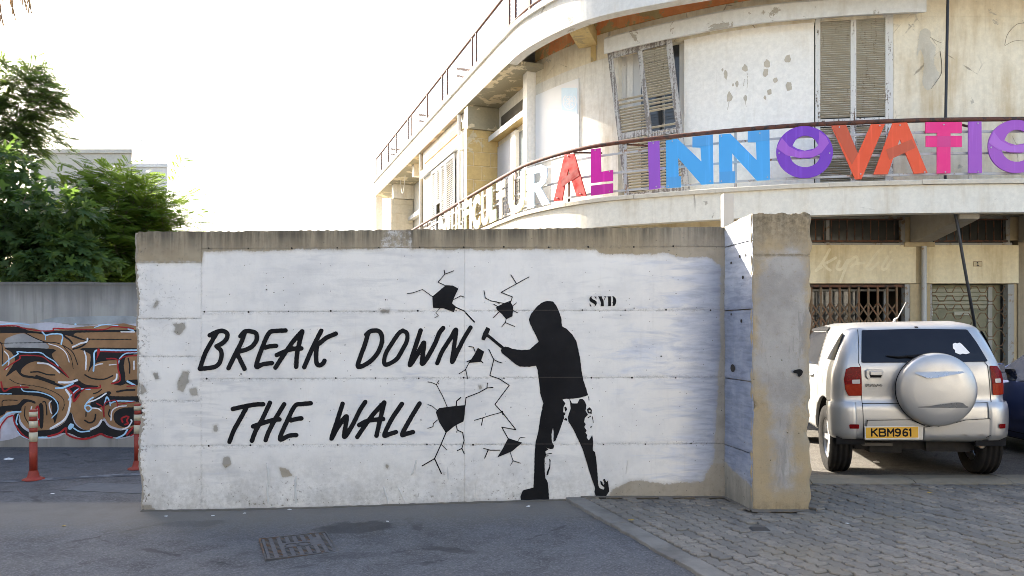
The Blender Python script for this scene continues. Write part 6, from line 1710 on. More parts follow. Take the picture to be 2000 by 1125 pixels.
mb = MB(); mb.tube([(-.79, 1.02, .98), (-.815, 1.04, .985), (-.815, 1.18, .985), (-.79, 1.2, .98)], .014, 6); mb.build('side_door_handle', M_SILVER, suv, local=True)
# tail lamps
n = NB('lamp_red', .2, .12); n.set(Base_Color=n.mix(n.ss(n.vor(60, 'F1', 'Distance', n.pos(obj=True)), .1, .6), (.24, .004, .006), (.13, .003, .004)), Coat_Weight=0.0); M_LRED = n.m
n = NB('lamp_amber', .2, .12); n.set(Base_Color=n.mix(n.noise(40, 2), (.36, .035, .010), (.2, .016, .006)), Coat_Weight=0.0); M_LAMB = n.m
n = NB('lamp_clear', .15, .6); n.set(Base_Color=(.45, .40, .38), Coat_Weight=0.0); M_LCLR = n.m
for sd, pl, rev, amb in ((-1, [(262, 356), (290, 343), (356, 341), (358, 522), (275, 523), (256, 485), (248, 420)], [(297, 422), (346, 420), (346, 446), (297, 447)], [(254, 452), (356, 449), (356, 520), (276, 521), (258, 485)]),
                         (1, [(1162, 334), (1212, 337), (1236, 372), (1248, 420), (1250, 516), (1178, 519)], [(1190, 415), (1226, 414), (1228, 440), (1191, 441)], [(1174, 446), (1248, 444), (1248, 514), (1180, 517)])):
    sh = Shape(); sh.poly(LZ(pl, .09)); t = fillc('tail_lamp', M_LRED, sh, C.rear(.012), .008)
    sh = Shape(); sh.poly(LZ(amb, .09)); fillc('amber_lens', M_LAMB, sh, C.rear(.0145), .008, t)
    sh = Shape(); sh.poly(LZ(rev, .09)); fillc('reversing_lens', M_LCLR, sh, C.rear(.017), .006, t)
# bumper: corner caps, step, lower lip
for sd in (-1, 1):
    mb = MB(); zs = np.linspace(.395, .765, 12); A = []
    for z in zs:
        hw, yr, yf, rr = C.par(z); out = .026 * min(1, (.79 - z) / .03) * min(1, (z - .375) / .03)
        row = [(sd * (.585 if sd < 0 else .60), C.rear_y(.6, z) - .001 - out * .5)]
        for x in np.linspace(.60 if sd < 0 else .615, hw - rr, 4): row.append((sd * x, float(C.rear_y(x, z)) - out))
        for th in np.linspace(0, PI / 2, 9)[1:]:
            row.append((sd * (hw - rr + (rr + out) * math.sin(th)), yr + C.k + rr - (rr + out) * math.cos(th)))
        ye = .16 + .10 * (z - .395) / .37
        row.append((sd * (hw + out), max(ye, yr + C.k + rr + .01))); row.append((sd * (hw - .004), max(ye, yr + C.k + rr + .01) + .01))
        A += [(x, float(y), z) for x, y in row]
    m_ = len(A) // len(zs)
    mb.add(A, [(i * m_ + j, i * m_ + j + 1, (i + 1) * m_ + j + 1, (i + 1) * m_ + j) for i in range(len(zs) - 1) for j in range(m_ - 1)], True)
    cap = mb.build('bumper_corner', M_SILVER, suv, local=True)
    sh = Shape(); a, b = ((285, 703), (347, 731)) if sd < 0 else ((1227, 702), (1279, 731))
    sh.poly(LZ([(a[0], a[1] + 4), (a[0] + 6, a[1]), (b[0] - 3, a[1]), (b[0], a[1] + 5), (b[0], b[1]), (a[0] + 3, b[1])], .0)); fillc('bumper_reflector', M_LRED, sh, lambda x, z: (x, C.rear_y(x, z) - .034, z), .006, cap)
def slab(name, mat, pts, y0, y1, pl=.02, bev=.008, parent=None):
    mb = MB(); lp = LZ(pts, pl); mb.prism([lp], lambda u, v: (u, y0, v), lambda u, v: (u, y1, v)); return mb.build(name, mat, parent or suv, local=True, bevel=bev)
sh = Shape(); sh.poly(LZ([(390, 672), (660, 668), (745, 705), (748, 716), (386, 716)])); fillc('bumper_step', M_SILVER, sh, C.rear(.02))
sh = Shape(); sh.poly(LZ([(752, 716), (800, 708), (900, 700), (1000, 672), (1155, 664), (1170, 680), (1168, 765), (1135, 782), (1125, 764), (1090, 764), (1080, 782), (1030, 782), (1012, 762), (985, 762), (965, 785), (930, 785), (920, 800), (752, 800)])); fillc('bumper_lip', M_SILVER, sh, C.rear(.016), .008)
slab('bumper_recess', M_SILVER, [(380, 718), (748, 718), (748, 800), (380, 800)], .012, .06)
# number plate
pl = slab('number_plate', simple('plate_white', (.66, .65, .60), .5), [(381, 716), (722, 711), (724, 793), (383, 798)], -.012, -.002, -.01, .003)
slab('plate_face', simple('plate_yellow', (.68, .37, .025), .45, 0, .08, 20), [(388, 723), (717, 718), (718, 786), (390, 790)], -.0145, -.0125, -.01, 0, pl)
GL = {'K': [[(0, 0), (0, 1)], [(.8, 0), (0, .55)], [(.25, .4), (.85, 1)]], 'B': [[(0, 0), (0, 1)], [(0, 0), (.6, 0), (.8, .12), (.8, .36), (.6, .47), (0, .47)], [(.6, .47), (.85, .6), (.85, .88), (.65, 1), (0, 1)]], 'M': [[(0, 1), (0, 0), (.45, .6), (.9, 0), (.9, 1)]],
      '9': [[(.8, .32), (.7, .5), (.4, .56), (.1, .46), (0, .28), (.1, .08), (.4, 0), (.7, .08), (.8, .32), (.75, .7), (.55, .95), (.3, 1), (.05, .9)]], '6': [[(.75, .1), (.5, 0), (.25, .05), (.05, .3), (0, .68), (.1, .92), (.4, 1), (.7, .92), (.8, .7), (.7, .5), (.4, .44), (.1, .54), (0, .68)]], '1': [[(.4, 0), (.4, 1)], [(.4, 0), (.2, .15)]]}
for ch, x0, x1 in (('K', 425, 466), ('B', 474, 518), ('M', 526, 566), ('9', 574, 612), ('6', 622, 656), ('1', 655, 690)):
    sh = Shape(); tl = LZ([(x0, 732), (x1, 732), (x0, 776)], -.012)
    for st in GL[ch]: sh.stroke([(tl[0][0] + (tl[1][0] - tl[0][0]) * u + .002 * 0, tl[0][1] + (tl[2][1] - tl[0][1]) * v + (tl[1][1] - tl[0][1]) * u) for u, v in st], .0075, None, False)
    fillc('plate_character', M_CARBLK, sh, lambda x, z: (x, -.0158 + 0 * x, z), .003, pl)['label'] = 'black character ' + ch
# spare wheel cover
cx, cz = lz(840, 487, -.09); R = .352
prof = [(.05, R * .90), (.045, R * .98), (-.03, R), (-.075, R * .998), (-.098, R * .975), (-.112, R * .93), (-.118, R * .87), (-.124, R * .84), (-.136, R * .6), (-.142, R * .3), (-.144, 0)]
mb = MB(); mb.lathe([(r, y) for y, r in prof], 64, (cx, 0, cz), 'y'); sc = mb.build('spare_wheel_cover', M_SILVER, suv, local=True)
domey = lambda x, z, l: np.interp(np.hypot(x - cx, z - cz), [p[1] for p in prof[:2:-1]], [p[0] for p in prof[:2:-1]]) - l
def wedge(pts, hi):
    lp = LZ(pts, -.165); P3 = [(u, float(domey(np.array(u), np.array(v), h)), v) for (u, v), h in zip(lp, hi)]
    return P3
mb = MB()
for pts in ([(704, 378), (870, 372), (1026, 374), (930, 394), (800, 414), (748, 402)], [(706, 597), (880, 601), (1036, 600), (1018, 585), (985, 566), (900, 572), (790, 588)]):
    lp_ = LZ(pts, -.15); up_ = pts[0][1] < 500; zt_ = (max if up_ else min)(p[1] for p in lp_); zh_ = max(p[1] for p in lp_) - min(p[1] for p in lp_)
    sh = Shape(); sh.poly(lp_, True, 4)
    sh.fill(.005, lambda x, z: (x, domey(x, z, .0015 + .020 * np.clip((zt_ - z) / zh_ if up_ else (z - zt_) / zh_, 0, 1)), z), mb, smooth=True)
mb.build('cover_crease', car_paint('silver_paint_crease', (.44, .44, .435), .7, .24, .2), sc, local=True, fix=False)
mb = MB(); mb.lathe([(R * 1.006, -.03), (R * 1.014, -.02), (R * 1.006, .0)], 64, (cx, 0, cz), 'y'); mb.build('cover_seam', M_CARBLK, sc, local=True)
mb = MB(); mb.lathe([(0, -.055), (.01, -.055), (.01, -.02)], 8, (cx + .015, 0, cz - R + .004), 'y'); mb.build('cover_catch', M_CARBLK, sc, local=True)
# handle, badge, wiper, sticker, aerial, exhaust
hd = slab('tailgate_handle', M_SILVER, [(398, 358), (492, 358), (500, 368), (498, 400), (482, 417), (400, 417), (390, 404), (390, 368)], .035, .07, .04, .006)
slab('handle_slot', M_CARBLK, [(414, 392), (490, 392), (484, 410), (416, 410)], .0335, .045, .04, 0, hd)
slab('handle_grip', M_SILVER, [(412, 370), (496, 370), (492, 394), (414, 394)], .018, .05, .04, .006, hd)
sh = Shape()
GB = {'R': [[(0, 1), (0, 0), (.8, 0), (.85, .4), (0, .5)], [(.4, .5), (.9, 1)]], 'A': [[(0, 1), (.35, 0), (.65, 0), (1, 1)], [(.2, .65), (.8, .65)]], 'V': [[(0, 0), (.5, 1), (1, 0)]], '4': [[(.7, 1), (.7, 0), (0, .65), (1, .65)]]}
for ch, x0, x1 in (('R', 393, 414), ('A', 419, 441), ('V', 445, 466), ('4', 470, 491)):
    a, b, c = LZ([(x0, 452), (x1, 452), (x0, 466)], .05)
    for st in GB[ch]: sh.stroke([(a[0] + (b[0] - a[0]) * u, a[1] + (c[1] - a[1]) * v) for u, v in st], .0048, None, False)
fillc('badge', simple('badge_grey', (.16, .16, .16), .3, .8), sh, C.rear(.008), .0022)
mb = MB(); W_ = [LZ([p], .09)[0] for p in ((517, 273), (590, 281), (660, 276), (745, 266))]
mb.tube([(x, float(C.rear_y(x, z)) - .02, z) for x, z in W_], [.006, .013, .014, .010], 6)
W2 = [LZ([p], .09)[0] for p in ((640, 274), (720, 285), (800, 300))]; mb.tube([(x, float(C.rear_y(x, z)) - .032, z) for x, z in W2], .011, 6); mb.build('rear_wiper', M_CARBLK, suv, local=True)
sh = Shape(); sh.poly(LZ([(930, 198), (948, 190), (958, 196), (975, 189), (986, 198), (1032, 254), (1006, 262), (985, 258), (968, 264), (938, 252), (940, 236), (928, 226)], .15)); fillc('torn_sticker', simple('sticker_white', (.80, .80, .78), .6), sh, C.rear(.009), .008)
sh = Shape(); sh.stroke(LZ([(703, 93), (716, 93)], .2), .008); fillc('roof_vent', M_CARBLK, sh, C.rear(.004), .006)
mb = MB(); mb.tube([(-.02, .72, 1.555), (-.015, .71, 1.585), (-.002, .66, 1.60), (.04, .52, 1.76)], [.016, .012, .005, .003], 6); mb.build('roof_aerial', simple('aerial_pale', (.5, .5, .5), .4), suv, local=True)
mb = MB(); ex = lz(1112, 832, .12); mb.tube([(ex[0], .10, ex[1]), (ex[0] - .01, .3, ex[1] + .02), (ex[0] - .05, .6, ex[1] + .05)], .036, 14, caps=False); mb.tube([(ex[0], .105, ex[1]), (ex[0], .25, ex[1] + .01)], .030, 14, caps=True)
mb.build('exhaust_pipe', rusty('exhaust_metal', (.30, .27, .23), (.2, .12, .07), .4, .5), suv, local=True)
mb = MB()
mb.box(-.55, .55, .25, 3.1, .27, .40); mb.box(-.42, -.12, .22, .55, .24, .36); mb.tube([(-.6, AXR, .33), (.6, AXR, .33)], .045, 10)
for sd in (-1, 1): mb.tube([(sd * .5, AXR, .30), (sd * .42, AXR + .8, .34)], .03, 8); mb.tube([(sd * .52, AXR - .02, .28), (sd * .50, AXR + .02, .7)], .035, 8)
mb.box(.1, .5, .2, .55, .26, .38); mb.build('underbody', simple('underbody_dark', (.014, .012, .011), .85, 0, .4, 8, .2), suv, local=True)
mb = MB(); mb.box(-.5, -.22, .16, .5, .315, .345); mb.build('tow_bracket', simple('bracket_grey', (.10, .09, .08), .8), suv, local=True)
for sd in (-1, 1):
    for y in (AXR, AXR + WB): well(suv, y, .36, .425, sd * .50, sd * .765)
for sd in (-1, 1):
    for y in (AXR, AXR + WB): wheel(suv, sd * .685, y,   .345, .345, .20, sd, M_TYRE, M_ALLOY)
for sd in (-1, 1):
    mb = MB(); mb.obox((sd * .88, 2.25, 1.12), (.09, 0, 0), (0, .05, 0), (0, 0, .07)); mb.build('door_mirror', M_SILVER, suv, local=True, bevel=.03)

# ---- the dark blue car beside it
blu = empty('blue_car', (6.46, 6.15, .165), 'dark blue hatchback parked beside the silver off-roader, cut by the picture edge', 'car')
blu.rotation_euler = (0, math.radians(-1), math.radians(-2)); bpy.context.view_layer.update()
M_BLUE = car_paint('blue_paint', (.020, .032, .090), .1, .4, .08); M_BLUE.node_tree.nodes['Principled BSDF'].inputs['Coat Weight'].default_value = .08; M_BLUE.node_tree.nodes['Principled BSDF'].inputs['Specular IOR Level'].default_value = .25
lb_ = [(.20, .74, .14, 3.78, .16), (.30, .80, .05, 3.86, .18), (.45, .83, .02, 3.9, .2), (.62, .845, .03, 3.86, .2), (.78, .84, .06, 3.6, .2), (.84, .832, .09, 3.2, .2), (.92, .805, .13, 2.95, .2), (1.05, .755, .22, 2.66, .2), (1.2, .69, .36, 2.30, .2), (1.33, .625, .50, 1.96, .2), (1.41, .55, .62, 1.75, .2), (1.45, .46, .8, 1.5, .2), (1.465, .35, 1.0, 1.3, .2)]
B = Car(lb_, blu, M_BLUE, [(.68, .31, .345), (3.14, .31, .345)], .3)
def bfill(name, mat, sh, mp, cell=.014, smooth=True): return fillc(name, mat, sh, mp, cell, None, smooth, blu)
for sd in (-1, 1):
    sh = Shape(); sh.poly([(1.52, .865), (2.66, .865), (2.52, .98), (2.05, 1.29), (1.85, 1.36), (1.53, 1.365)]); bfill('side_window', M_GLASS, sh, B.sidef(sd, .004))
    sh = Shape(); sh.poly([(.62, .92), (1.44, .865), (1.45, 1.365), (1.1, 1.35), (.8, 1.2)]); bfill('side_window', M_GLASS, sh, B.sidef(sd, .004))
    sh = Shape(); sh.stroke([(1.48, .28), (1.48, 1.38)], .004, None, False); sh.stroke([(2.66, .32), (2.70, .9), (2.60, .97)], .004, None, False); sh.stroke([(1.05, .26), (2.68, .28)], .004, None, False); bfill('panel_gap', M_CARBLK, sh, B.sidef(sd, .002), .006)
    sh = Shape(); sh.stroke([(.95, .46), (2.75, .44)], .02); bfill('door_moulding', M_BLUE, sh, B.sidef(sd, .012))
    mb = MB(); mb.tube([(sd * .825, 1.6, .84), (sd * .86, 1.63, .845), (sd * .86, 1.78, .845), (sd * .825, 1.81, .84)], .014, 8); mb.build('door_handle', M_BLUE, blu, local=True)
    mb = MB(); mb.obox((sd * .935, 2.40, 1.0), (.085, 0, 0), (0, .05, 0), (0, 0, .06)); mm = mb.build('door_mirror', M_BLUE, blu, local=True, bevel=.03)
    mb = MB(); mb.obox((sd * .935, 2.347, 1.0), (.07, 0, 0), (0, .002, 0), (0, 0, .045)); mb.build('mirror_glass', M_CHROME, mm, local=True)
    mb = MB(); mb.obox((sd * .83, 2.41, .97), (.05, 0, 0), (0, .03, 0), (0, 0, .02)); mb.build('mirror_arm', M_CARBLK, mm, local=True)
    sh = Shape(); sh.poly([(sd * .82, .62), (sd * .55, .66), (sd * .62, .86), (sd * .79, .93)]); bfill('tail_lamp', M_LRED, sh, B.rear(.008))
sh = Shape(); sh.poly([(-.5, 1.0), (.5, 1.0), (.42, 1.3), (-.42, 1.3)]); bfill('rear_window', M_GLASS, sh, B.rear(.006))
mb = MB(); q = []
for z in np.linspace(.98, 1.38, 10):
    hw, yr, yf, rr = B.par(z)
    for x in np.linspace(-hw * .66, hw * .66, 8): q.append((x, yf + .03 * (1 - abs(x) / hw), z + .004))
mb.add(q, [(i * 8 + j, i * 8 + j + 1, (i + 1) * 8 + j + 1, (i + 1) * 8 + j) for i in range(9) for j in range(7)], True); mb.build('windscreen', M_GLASS, blu, local=True)
for sd in (-1, 1):
    for y in (.68, 3.14): well(blu, y, .31, .34, sd * .55, sd * .79)
mb = MB(); mb.box(-.6, .6, .4, 3.5, .16, .28); mb.build('underbody', M_CARBLK, blu, local=True)
for sd in (-1, 1):
    for y in (.68, 3.14): wheel(blu, sd * .735, y, .29, .29, .18, sd, M_TYRE, M_ALLOY)
# ================================================================== TREES
def leaf_mat(name, a, b, trans, rough=.45):
    n = NB(name, rough, .18)
    r = n.attr('tone')
    c = n.mix(r, a, b)
    c = n.mix(n.math('MULTIPLY', n.ss(n.noise(5, 3), .55, .75), .35), c, (min(1, b[0] * 1.9), b[1] * 1.35, b[2] * .7))
    n.set(Base_Color=c)
    tr = n.t.nodes.new('ShaderNodeBsdfTranslucent'); n.put(tr.inputs[0], n.mix(.6, c, trans))
    mx = n.t.nodes.new('ShaderNodeMixShader'); mx.inputs[0].default_value = .48
    n.t.links.new(n.b.outputs[0], mx.inputs[1]); n.t.links.new(tr.outputs[0], mx.inputs[2]); n.t.links.new(mx.outputs[0], n.o.inputs[0])
    return n.m
M_BARK = plaster('bark', (.17, .14, .11), (.10, .08, .06), .5, .8, (.05, .04, .03), .4)
M_FIG = leaf_mat('fig_leaf', (.045, .088, .034), (.075, .125, .04), (.20, .32, .04), .38)
M_FIGI = M_FIG
M_FEA = leaf_mat('feather_leaf', (.066, .125, .022), (.115, .175, .03), (.30, .42, .05))
M_FEA2 = leaf_mat('feather_leaf_dark', (.05, .085, .028), (.075, .115, .036), (.22, .30, .05))
def rot_to(d, up, roll=0.0):
    """matrix whose x axis runs along d and z axis near up"""
    x = Vector(d).normalized(); y = Vector(up).cross(x)
    if y.length < 1e-4: y = Vector((0, 1, 0))
    y.normalize(); z = x.cross(y)
    return Matrix((x, y, z)).transposed() @ Matrix.Rotation(roll, 3, 'X')
def fig_leaf_geo():
    o = []
    for a, r in ((-170, .10), (-130, .42), (-112, .50), (-92, .40), (-74, .30), (-55, .66), (-42, .72), (-30, .58), (-17, .40), (-7, .86), (0, .98)):
        o.append((a, r))
    o = o + [(-a, r) for a, r in o[-2::-1]]
    pts = [(0, 0, 0)] + [(r * math.cos(math.radians(a)), r * math.sin(math.radians(a)) * .95, -.16 * r * r - .10 * abs(math.sin(math.radians(a))) * r) for a, r in o]
    k = len(o)
    return pts, [(0, i, i + 1) for i in range(1, k)]
FIGP, FIGF = fig_leaf_geo()
def pinnate_geo(pairs=9, L=.26, lw=.026, ll=.066):
    pts = []; fs = []
    for i in range(pairs):
        t = (i + 1) / (pairs + .5); x = t * L; z = -.10 * t * t * L * 2
        s_ = ll * (1.05 - .5 * abs(t - .45))
        for sd in (-1, 1):
            d = Vector((.45, sd * .9, -.16)).normalized(); p = Vector((x, 0, z)); q = Vector((-d.y, d.x, 0)).normalized() * lw / 2
            m = p + d * s_ * .5; k = len(pts)
            pts += [tuple(p), tuple(m + q), tuple(p + d * s_), tuple(m - q)]; fs.append((k, k + 1, k + 2, k + 3))
    k = len(pts); pts += [(0, -.0025, 0), (0, .0025, 0), (L, 0, -.2 * L)]; fs.append((k, k + 1, k + 2))
    return pts, fs
PINP, PINF = pinnate_geo()
def scatter(mb, tones, P_, F_, pos, M3, sc, tone):
    n = len(mb.v)
    A = (np.array(P_) * sc) @ np.array(M3).T + np.array(pos)
    mb.v += [tuple(p) for p in A.tolist()]; mb.f += [tuple(i + n for i in f) for f in F_]; mb.sm += [False] * len(F_)
    tones += [tone] * len(P_)
def settone(o, tones): at = o.data.attributes.new('tone', 'FLOAT', 'POINT'); at.data.foreach_set('value', tones)
def limbs(parent, base, tips, r0, mat=M_BARK):
    base = Vector(base)
    for t in tips:
        t = Vector(t); m1 = base.lerp(t, .35) + Vector((random.uniform(-.12, .12), random.uniform(-.1, .1), .18)); m2 = base.lerp(t, .7) + Vector((random.uniform(-.1, .1), random.uniform(-.1, .1), .12))
        q = crom([base, m1, m2, t], 4); mb = MB(); mb.tube(q, [r0 * (1 - .85 * i / (len(q) - 1)) for i in range(len(q))], 6); mb.build('limb', mat, parent)

def fig_tree(loc, centres, label):
    r = empty('fig_tree', loc, label, 'tree')
    mb = MB(); mb.tube(crom([(loc[0], loc[1], -.1), (loc[0] + .05, loc[1], .8), (loc[0] - .05, loc[1] + .05, 1.5)], 4), [.14, .13, .125, .12, .115, .11, .10, .09, .08], 10); mb.build('trunk', M_BARK, r)
    limbs(r, (loc[0] - .05, loc[1] + .05, 1.45), [c[:3] for c in centres[::3]], .05)
    leaves = []
    for cx_, cy_, cz_, rad, cnt in centres:
        C0 = Vector((cx_, cy_, cz_))
        for _ in range(max(1, cnt // 4)):
            d = Vector((random.gauss(0, 1), random.gauss(0, 1), random.gauss(.1, .8))).normalized()
            tip = C0 + d * rad * random.uniform(.55, 1.05)
            for _ in range(6):
                e = (d + Vector((random.gauss(0, .55), random.gauss(0, .55), random.gauss(-.25, .45)))).normalized()
                p = tip + e * random.uniform(.02, .10) + Vector((random.gauss(0, .04), random.gauss(0, .04), random.gauss(0, .04)))
                sz = random.uniform(.10, .19)
                leaves.append((p, rot_to(e + Vector((0, 0, -.35)), Vector((random.gauss(0, .35), random.gauss(-.25, .35), 1)).normalized()), sz, random.random()))
    def key(q):
        p = q[0]; px = 1000 + F * p.x / p.y; py = HZ - F * (p.z - CZ) / p.y
        return (0 if (-5 < px < 258 and py < 552) else 1, p.y - q[2] * 2)
    leaves.sort(key=key)
    mes = []
    for v in range(5):
        mb = MB(); mb.add([tuple(np.array(p) * (1, .88 + .06 * v, .6 + .3 * v)) for p in FIGP], FIGF, True)
        me = mb.mesh('leaf', M_FIG, fix=False); at = me.attributes.new('tone', 'FLOAT', 'POINT'); at.data.foreach_set('value', [v / 4] * len(FIGP)); mes.append(me)
    for i, (p, M3, sz, tn) in enumerate(leaves[:300]):
        o = link_mesh('leaf', mes[i % 5], r); o.matrix_local = Matrix.Translation(p - wloc(r)) @ M3.to_4x4() @ Matrix.Scale(sz, 4)
    mb = MB(); tones = []
    for p, M3, sz, tn in leaves[300:]: scatter(mb, tones, FIGP, FIGF, p, M3, sz, tn)
    settone(mb.build('crown', M_FIG, r, fix=False, kind='stuff'), tones)
    return r
def blobs(c, rad, n, lo=.5):
    out = []
    while len(out) < n:
        d = Vector((random.uniform(-1, 1), random.uniform(-1, 1), random.uniform(-1, 1)))
        if not lo < d.length < 1: continue
        out.append(Vector((c[0] + d.x * rad[0], c[1] + d.y * rad[1], c[2] + d.z * rad[2])))
    return out
random.seed(21)
cs = []
for (c, rad, k, rr, cnt) in (((-8.7, 11.6, 2.7), (1.9, .8, 1.25), 34, .42, 54), ((-7.3, 11.3, 3.1), (.75, .5, .8), 15, .32, 50), ((-6.75, 11.1, 2.55), (.6, .45, .55), 12, .28, 46), ((-8.3, 11.6, 4.05), (.8, .5, .45), 9, .32, 46), ((-7.9, 11.0, 2.2), (1.5, .35, .4), 14, .3, 46)):
    for p in blobs(c, rad, k, .3): cs.append((p.x, p.y, max(p.z, 2.15), rr, cnt))
fig_tree((-8.4, 11.7, 0), cs, 'dark green fig tree with large lobed leaves rising behind the graffiti wall')

def feather_tree(loc, label, tips, mat, trunk_h, dens, droop=.5, spread=.32, trunk_r=.10):
    r = empty('feathery_tree', loc, label, 'tree')
    x, y, z = loc
    mb = MB(); q = crom([(x, y, -.1), (x + .08, y, trunk_h * .5), (x, y + .05, trunk_h)], 5); mb.tube(q, [trunk_r * (1 - .4 * i / (len(q) - 1)) for i in range(len(q))], 10); mb.build('trunk', M_BARK, r)
    limbs(r, (x, y + .05, trunk_h - .05), tips[::4], trunk_r * .42)
    mb = MB(); tones = []; tw = MB()
    top = Vector((x, y, trunk_h))
    for t in tips:
        out = (t - top); out.z *= .4; out.normalize()
        for _ in range(dens):
            d = (out + Vector((random.gauss(0, .6), random.gauss(0, .6), random.gauss(.1, .4)))).normalized()
            p = t + Vector((random.gauss(0, spread), random.gauss(0, spread), random.gauss(0, spread * .6)))
            L = random.uniform(.22, .5); k = int(L / .05)
            cur = p.copy(); dd = d.copy(); pts = [cur.copy()]; tn = min(1, max(0, random.gauss(.5, .28)))
            for j in range(k):
                dd = (dd + Vector((0, 0, -.07 * droop))).normalized(); cur = cur + dd * .055; pts.append(cur.copy())
                sd = 1 if j % 2 else -1
                e = (dd * .7 + dd.cross(Vector((0, 0, 1))).normalized() * sd * .8 + Vector((0, 0, random.gauss(-.22 * droop, .18)))).normalized()
                scatter(mb, tones, PINP, PINF, cur, rot_to(e, (random.gauss(0, .3), random.gauss(0, .3), 1)), random.uniform(.7, 1.15), tn)
            tw.tube(pts, .004, 3, False)
    tw.build('twigs', M_BARK, r, fix=False, kind='stuff')
    settone(mb.build('crown', mat, r, fix=False, kind='stuff'), tones)
    return r
random.seed(5)
tp = blobs((-7.1, 13.2, 3.1), (.85, .7, .9), 40, .3) + blobs((-6.45, 13.0, 3.25), (.42, .4, .75), 24, .2) + blobs((-7.1, 13.0, 3.98), (.3, .3, .22), 8, .1) + blobs((-6.7, 12.9, 2.5), (.7, .4, .35), 16, .2) + blobs((-7.9, 12.8, 3.3), (.4, .3, .6), 14, .1) + blobs((-6.25, 12.8, 2.8), (.12, .3, .4), 7, .1)
feather_tree((-6.9, 13.3, 0), 'bright green feathery tree between the fig and the end of the white wall', tp, M_FEA, 2.3, 9, .6, .20)
random.seed(9)
tp = blobs((-10.2, 14, 5.3), (.9, .7, .8), 22, .2) + [Vector(P(px, py, 14)) for px, py in ((15, 150), (45, 150), (35, 165), (60, 195), (85, 195), (70, 215), (40, 215), (15, 215), (50, 245), (70, 262), (25, 255), (10, 290), (40, 280), (5, 175), (60, 230))]
feather_tree((-10.6, 14.1, 0), 'airy dark feathery branches reaching above the fig tree', tp, M_FEA2, 4.6, 14, .7, .19)

# palm whose dry frond tips hang into the top of the picture
random.seed(3)
pl_ = empty('palm_tree', (-8.75, 9.0, 0), 'palm with dry brown frond tips hanging into the upper sky corner', 'palm')
q = [(-8.75 + .05 * math.sin(i), 9.0, i * .6 - .1) for i in range(13)]
mb = MB(); mb.tube(q, [.24 - .004 * i + .015 * (i % 2) for i in range(13)], 12); mb.build('trunk', M_BARK, pl_)
M_DRY = leaf_mat('dry_frond', (.30, .19, .10), (.42, .29, .17), (.5, .36, .2)); M_PALM = leaf_mat('palm_frond', (.05, .09, .03), (.08, .12, .035), (.2, .3, .05))
def frond(p0, p1, p2, mat, nl, ll):
    mb = MB(); q = [Vector(v) for v in crom([p0, p1, p2], 10)]
    mb.tube(q, [.02 * (1 - .8 * i / (len(q) - 1)) for i in range(len(q))], 5)
    for i in range(nl):
        f = .15 + .85 * i / nl; k = f * (len(q) - 1); a = int(min(k, len(q) - 2)); p = q[a].lerp(q[a + 1], k - a); d = (q[a + 1] - q[a]).normalized()
        for sd in (-1, 1):
            s_ = d.cross(Vector((0, 0, 1))); s_ = s_.normalized() if s_.length > .05 else Vector((sd, 0, 0))
            e = (d * .8 + s_ * sd * .55 + Vector((0, 0, -.55))).normalized(); L = ll * (1 - .5 * f) * random.uniform(.8, 1.1); w_ = Vector((-e.y, e.x, .1)).normalized() * .011
            mb.add([p - w_, p + w_, p + e * L * .6 + w_ * .7 + Vector((0, 0, -.02)), p + e * L + Vector((0, 0, -.08)), p + e * L * .6 - w_ * .7 + Vector((0, 0, -.02))], [(0, 1, 2, 3, 4)])
    o = mb.build('frond', mat, pl_, fix=False); settone(o, [random.random()] * len(mb.v))
c0 = Vector((-8.7, 9.0, 7.1))
for k in range(13):
    a = 2 * PI * k / 13 + .2; d = Vector((math.cos(a), math.sin(a), 0))
    frond(c0, c0 + d * .9 + Vector((0, 0, .75)), c0 + d * 1.9 + Vector((0, 0, -.1 - .2 * (k % 3))), M_PALM, 26, .42)
for (px, py) in ((5, 44), (28, 30), (60, 20), (-30, 40), (48, 4)):
    e = Vector(P(px, py, 9.0 + random.uniform(-.3, .3)))
    frond(c0 + Vector((0, 0, -.1)), Vector((e.x - .35, e.y, max(e.z + .9, 6.6))), e, M_DRY, 26, .30)

# ================================================================== DISTANT BUILDINGS
M_GREYC = plaster('distant_concrete', (.58, .56, .50), (.42, .39, .33), .4, .5, (.15, .14, .13), .3)
M_DWHITE = plaster('distant_white', (.72, .71, .68), (.5, .45, .36), .2, .3, (.3, .28, .25), .1)
def far_building(name, label, px0, px1, pyt, Y, mat, depth, wins=()):
    x0, x1 = P(px0, 0, Y)[0], P(px1, 0, Y)[0]; zt = P(0, pyt, Y)[2]
    r = empty(name, ((x0 + x1) / 2, Y + depth / 2, 0), label, 'building')
    k = (Y + depth) / Y * 1.01          # footprint that tapers open to the back, as its flank is not in view
    def blk(nm, e, z0, z1):
        mb = MB(); q = [(x0 - e, Y - e), (x1 + e, Y - e), ((x1 + e) * k, Y + depth + e), ((x0 - e) * k, Y + depth + e)]
        mb.add([(*p, z0) for p in q] + [(*p, z1) for p in q], [(0, 3, 2, 1), (4, 5, 6, 7), (0, 1, 5, 4), (1, 2, 6, 5), (2, 3, 7, 6), (3, 0, 4, 7)]); mb.build(nm, mat, r)
    blk('walls', 0, -.1, zt); blk('parapet_cap', .06, zt + .003, zt + .12)
    for (wx, wz) in wins:
        f = MB(); f.box(x0 + wx - .06, x0 + wx + 1.06, Y - .05, Y - .003, wz - .06, wz + 1.36); fo = f.build('window', M_DWHITE, r)
        g = MB(); g.box(x0 + wx, x0 + wx + 1, Y - .06, Y - .051, wz, wz + 1.3); g.build('pane', M_PANE, fo)
    return r
far_building('concrete_house', 'plain grey concrete block of a house behind the trees', 60, 256, 300, 22, M_GREYC, 7, [(.6, 3.0), (2.0, 3.0), (.6, .8)])
far_building('white_house', 'low white house beside the grey concrete block', 258, 326, 327, 24, M_DWHITE, 7, [(.2, 3.2), (.2, .8)])
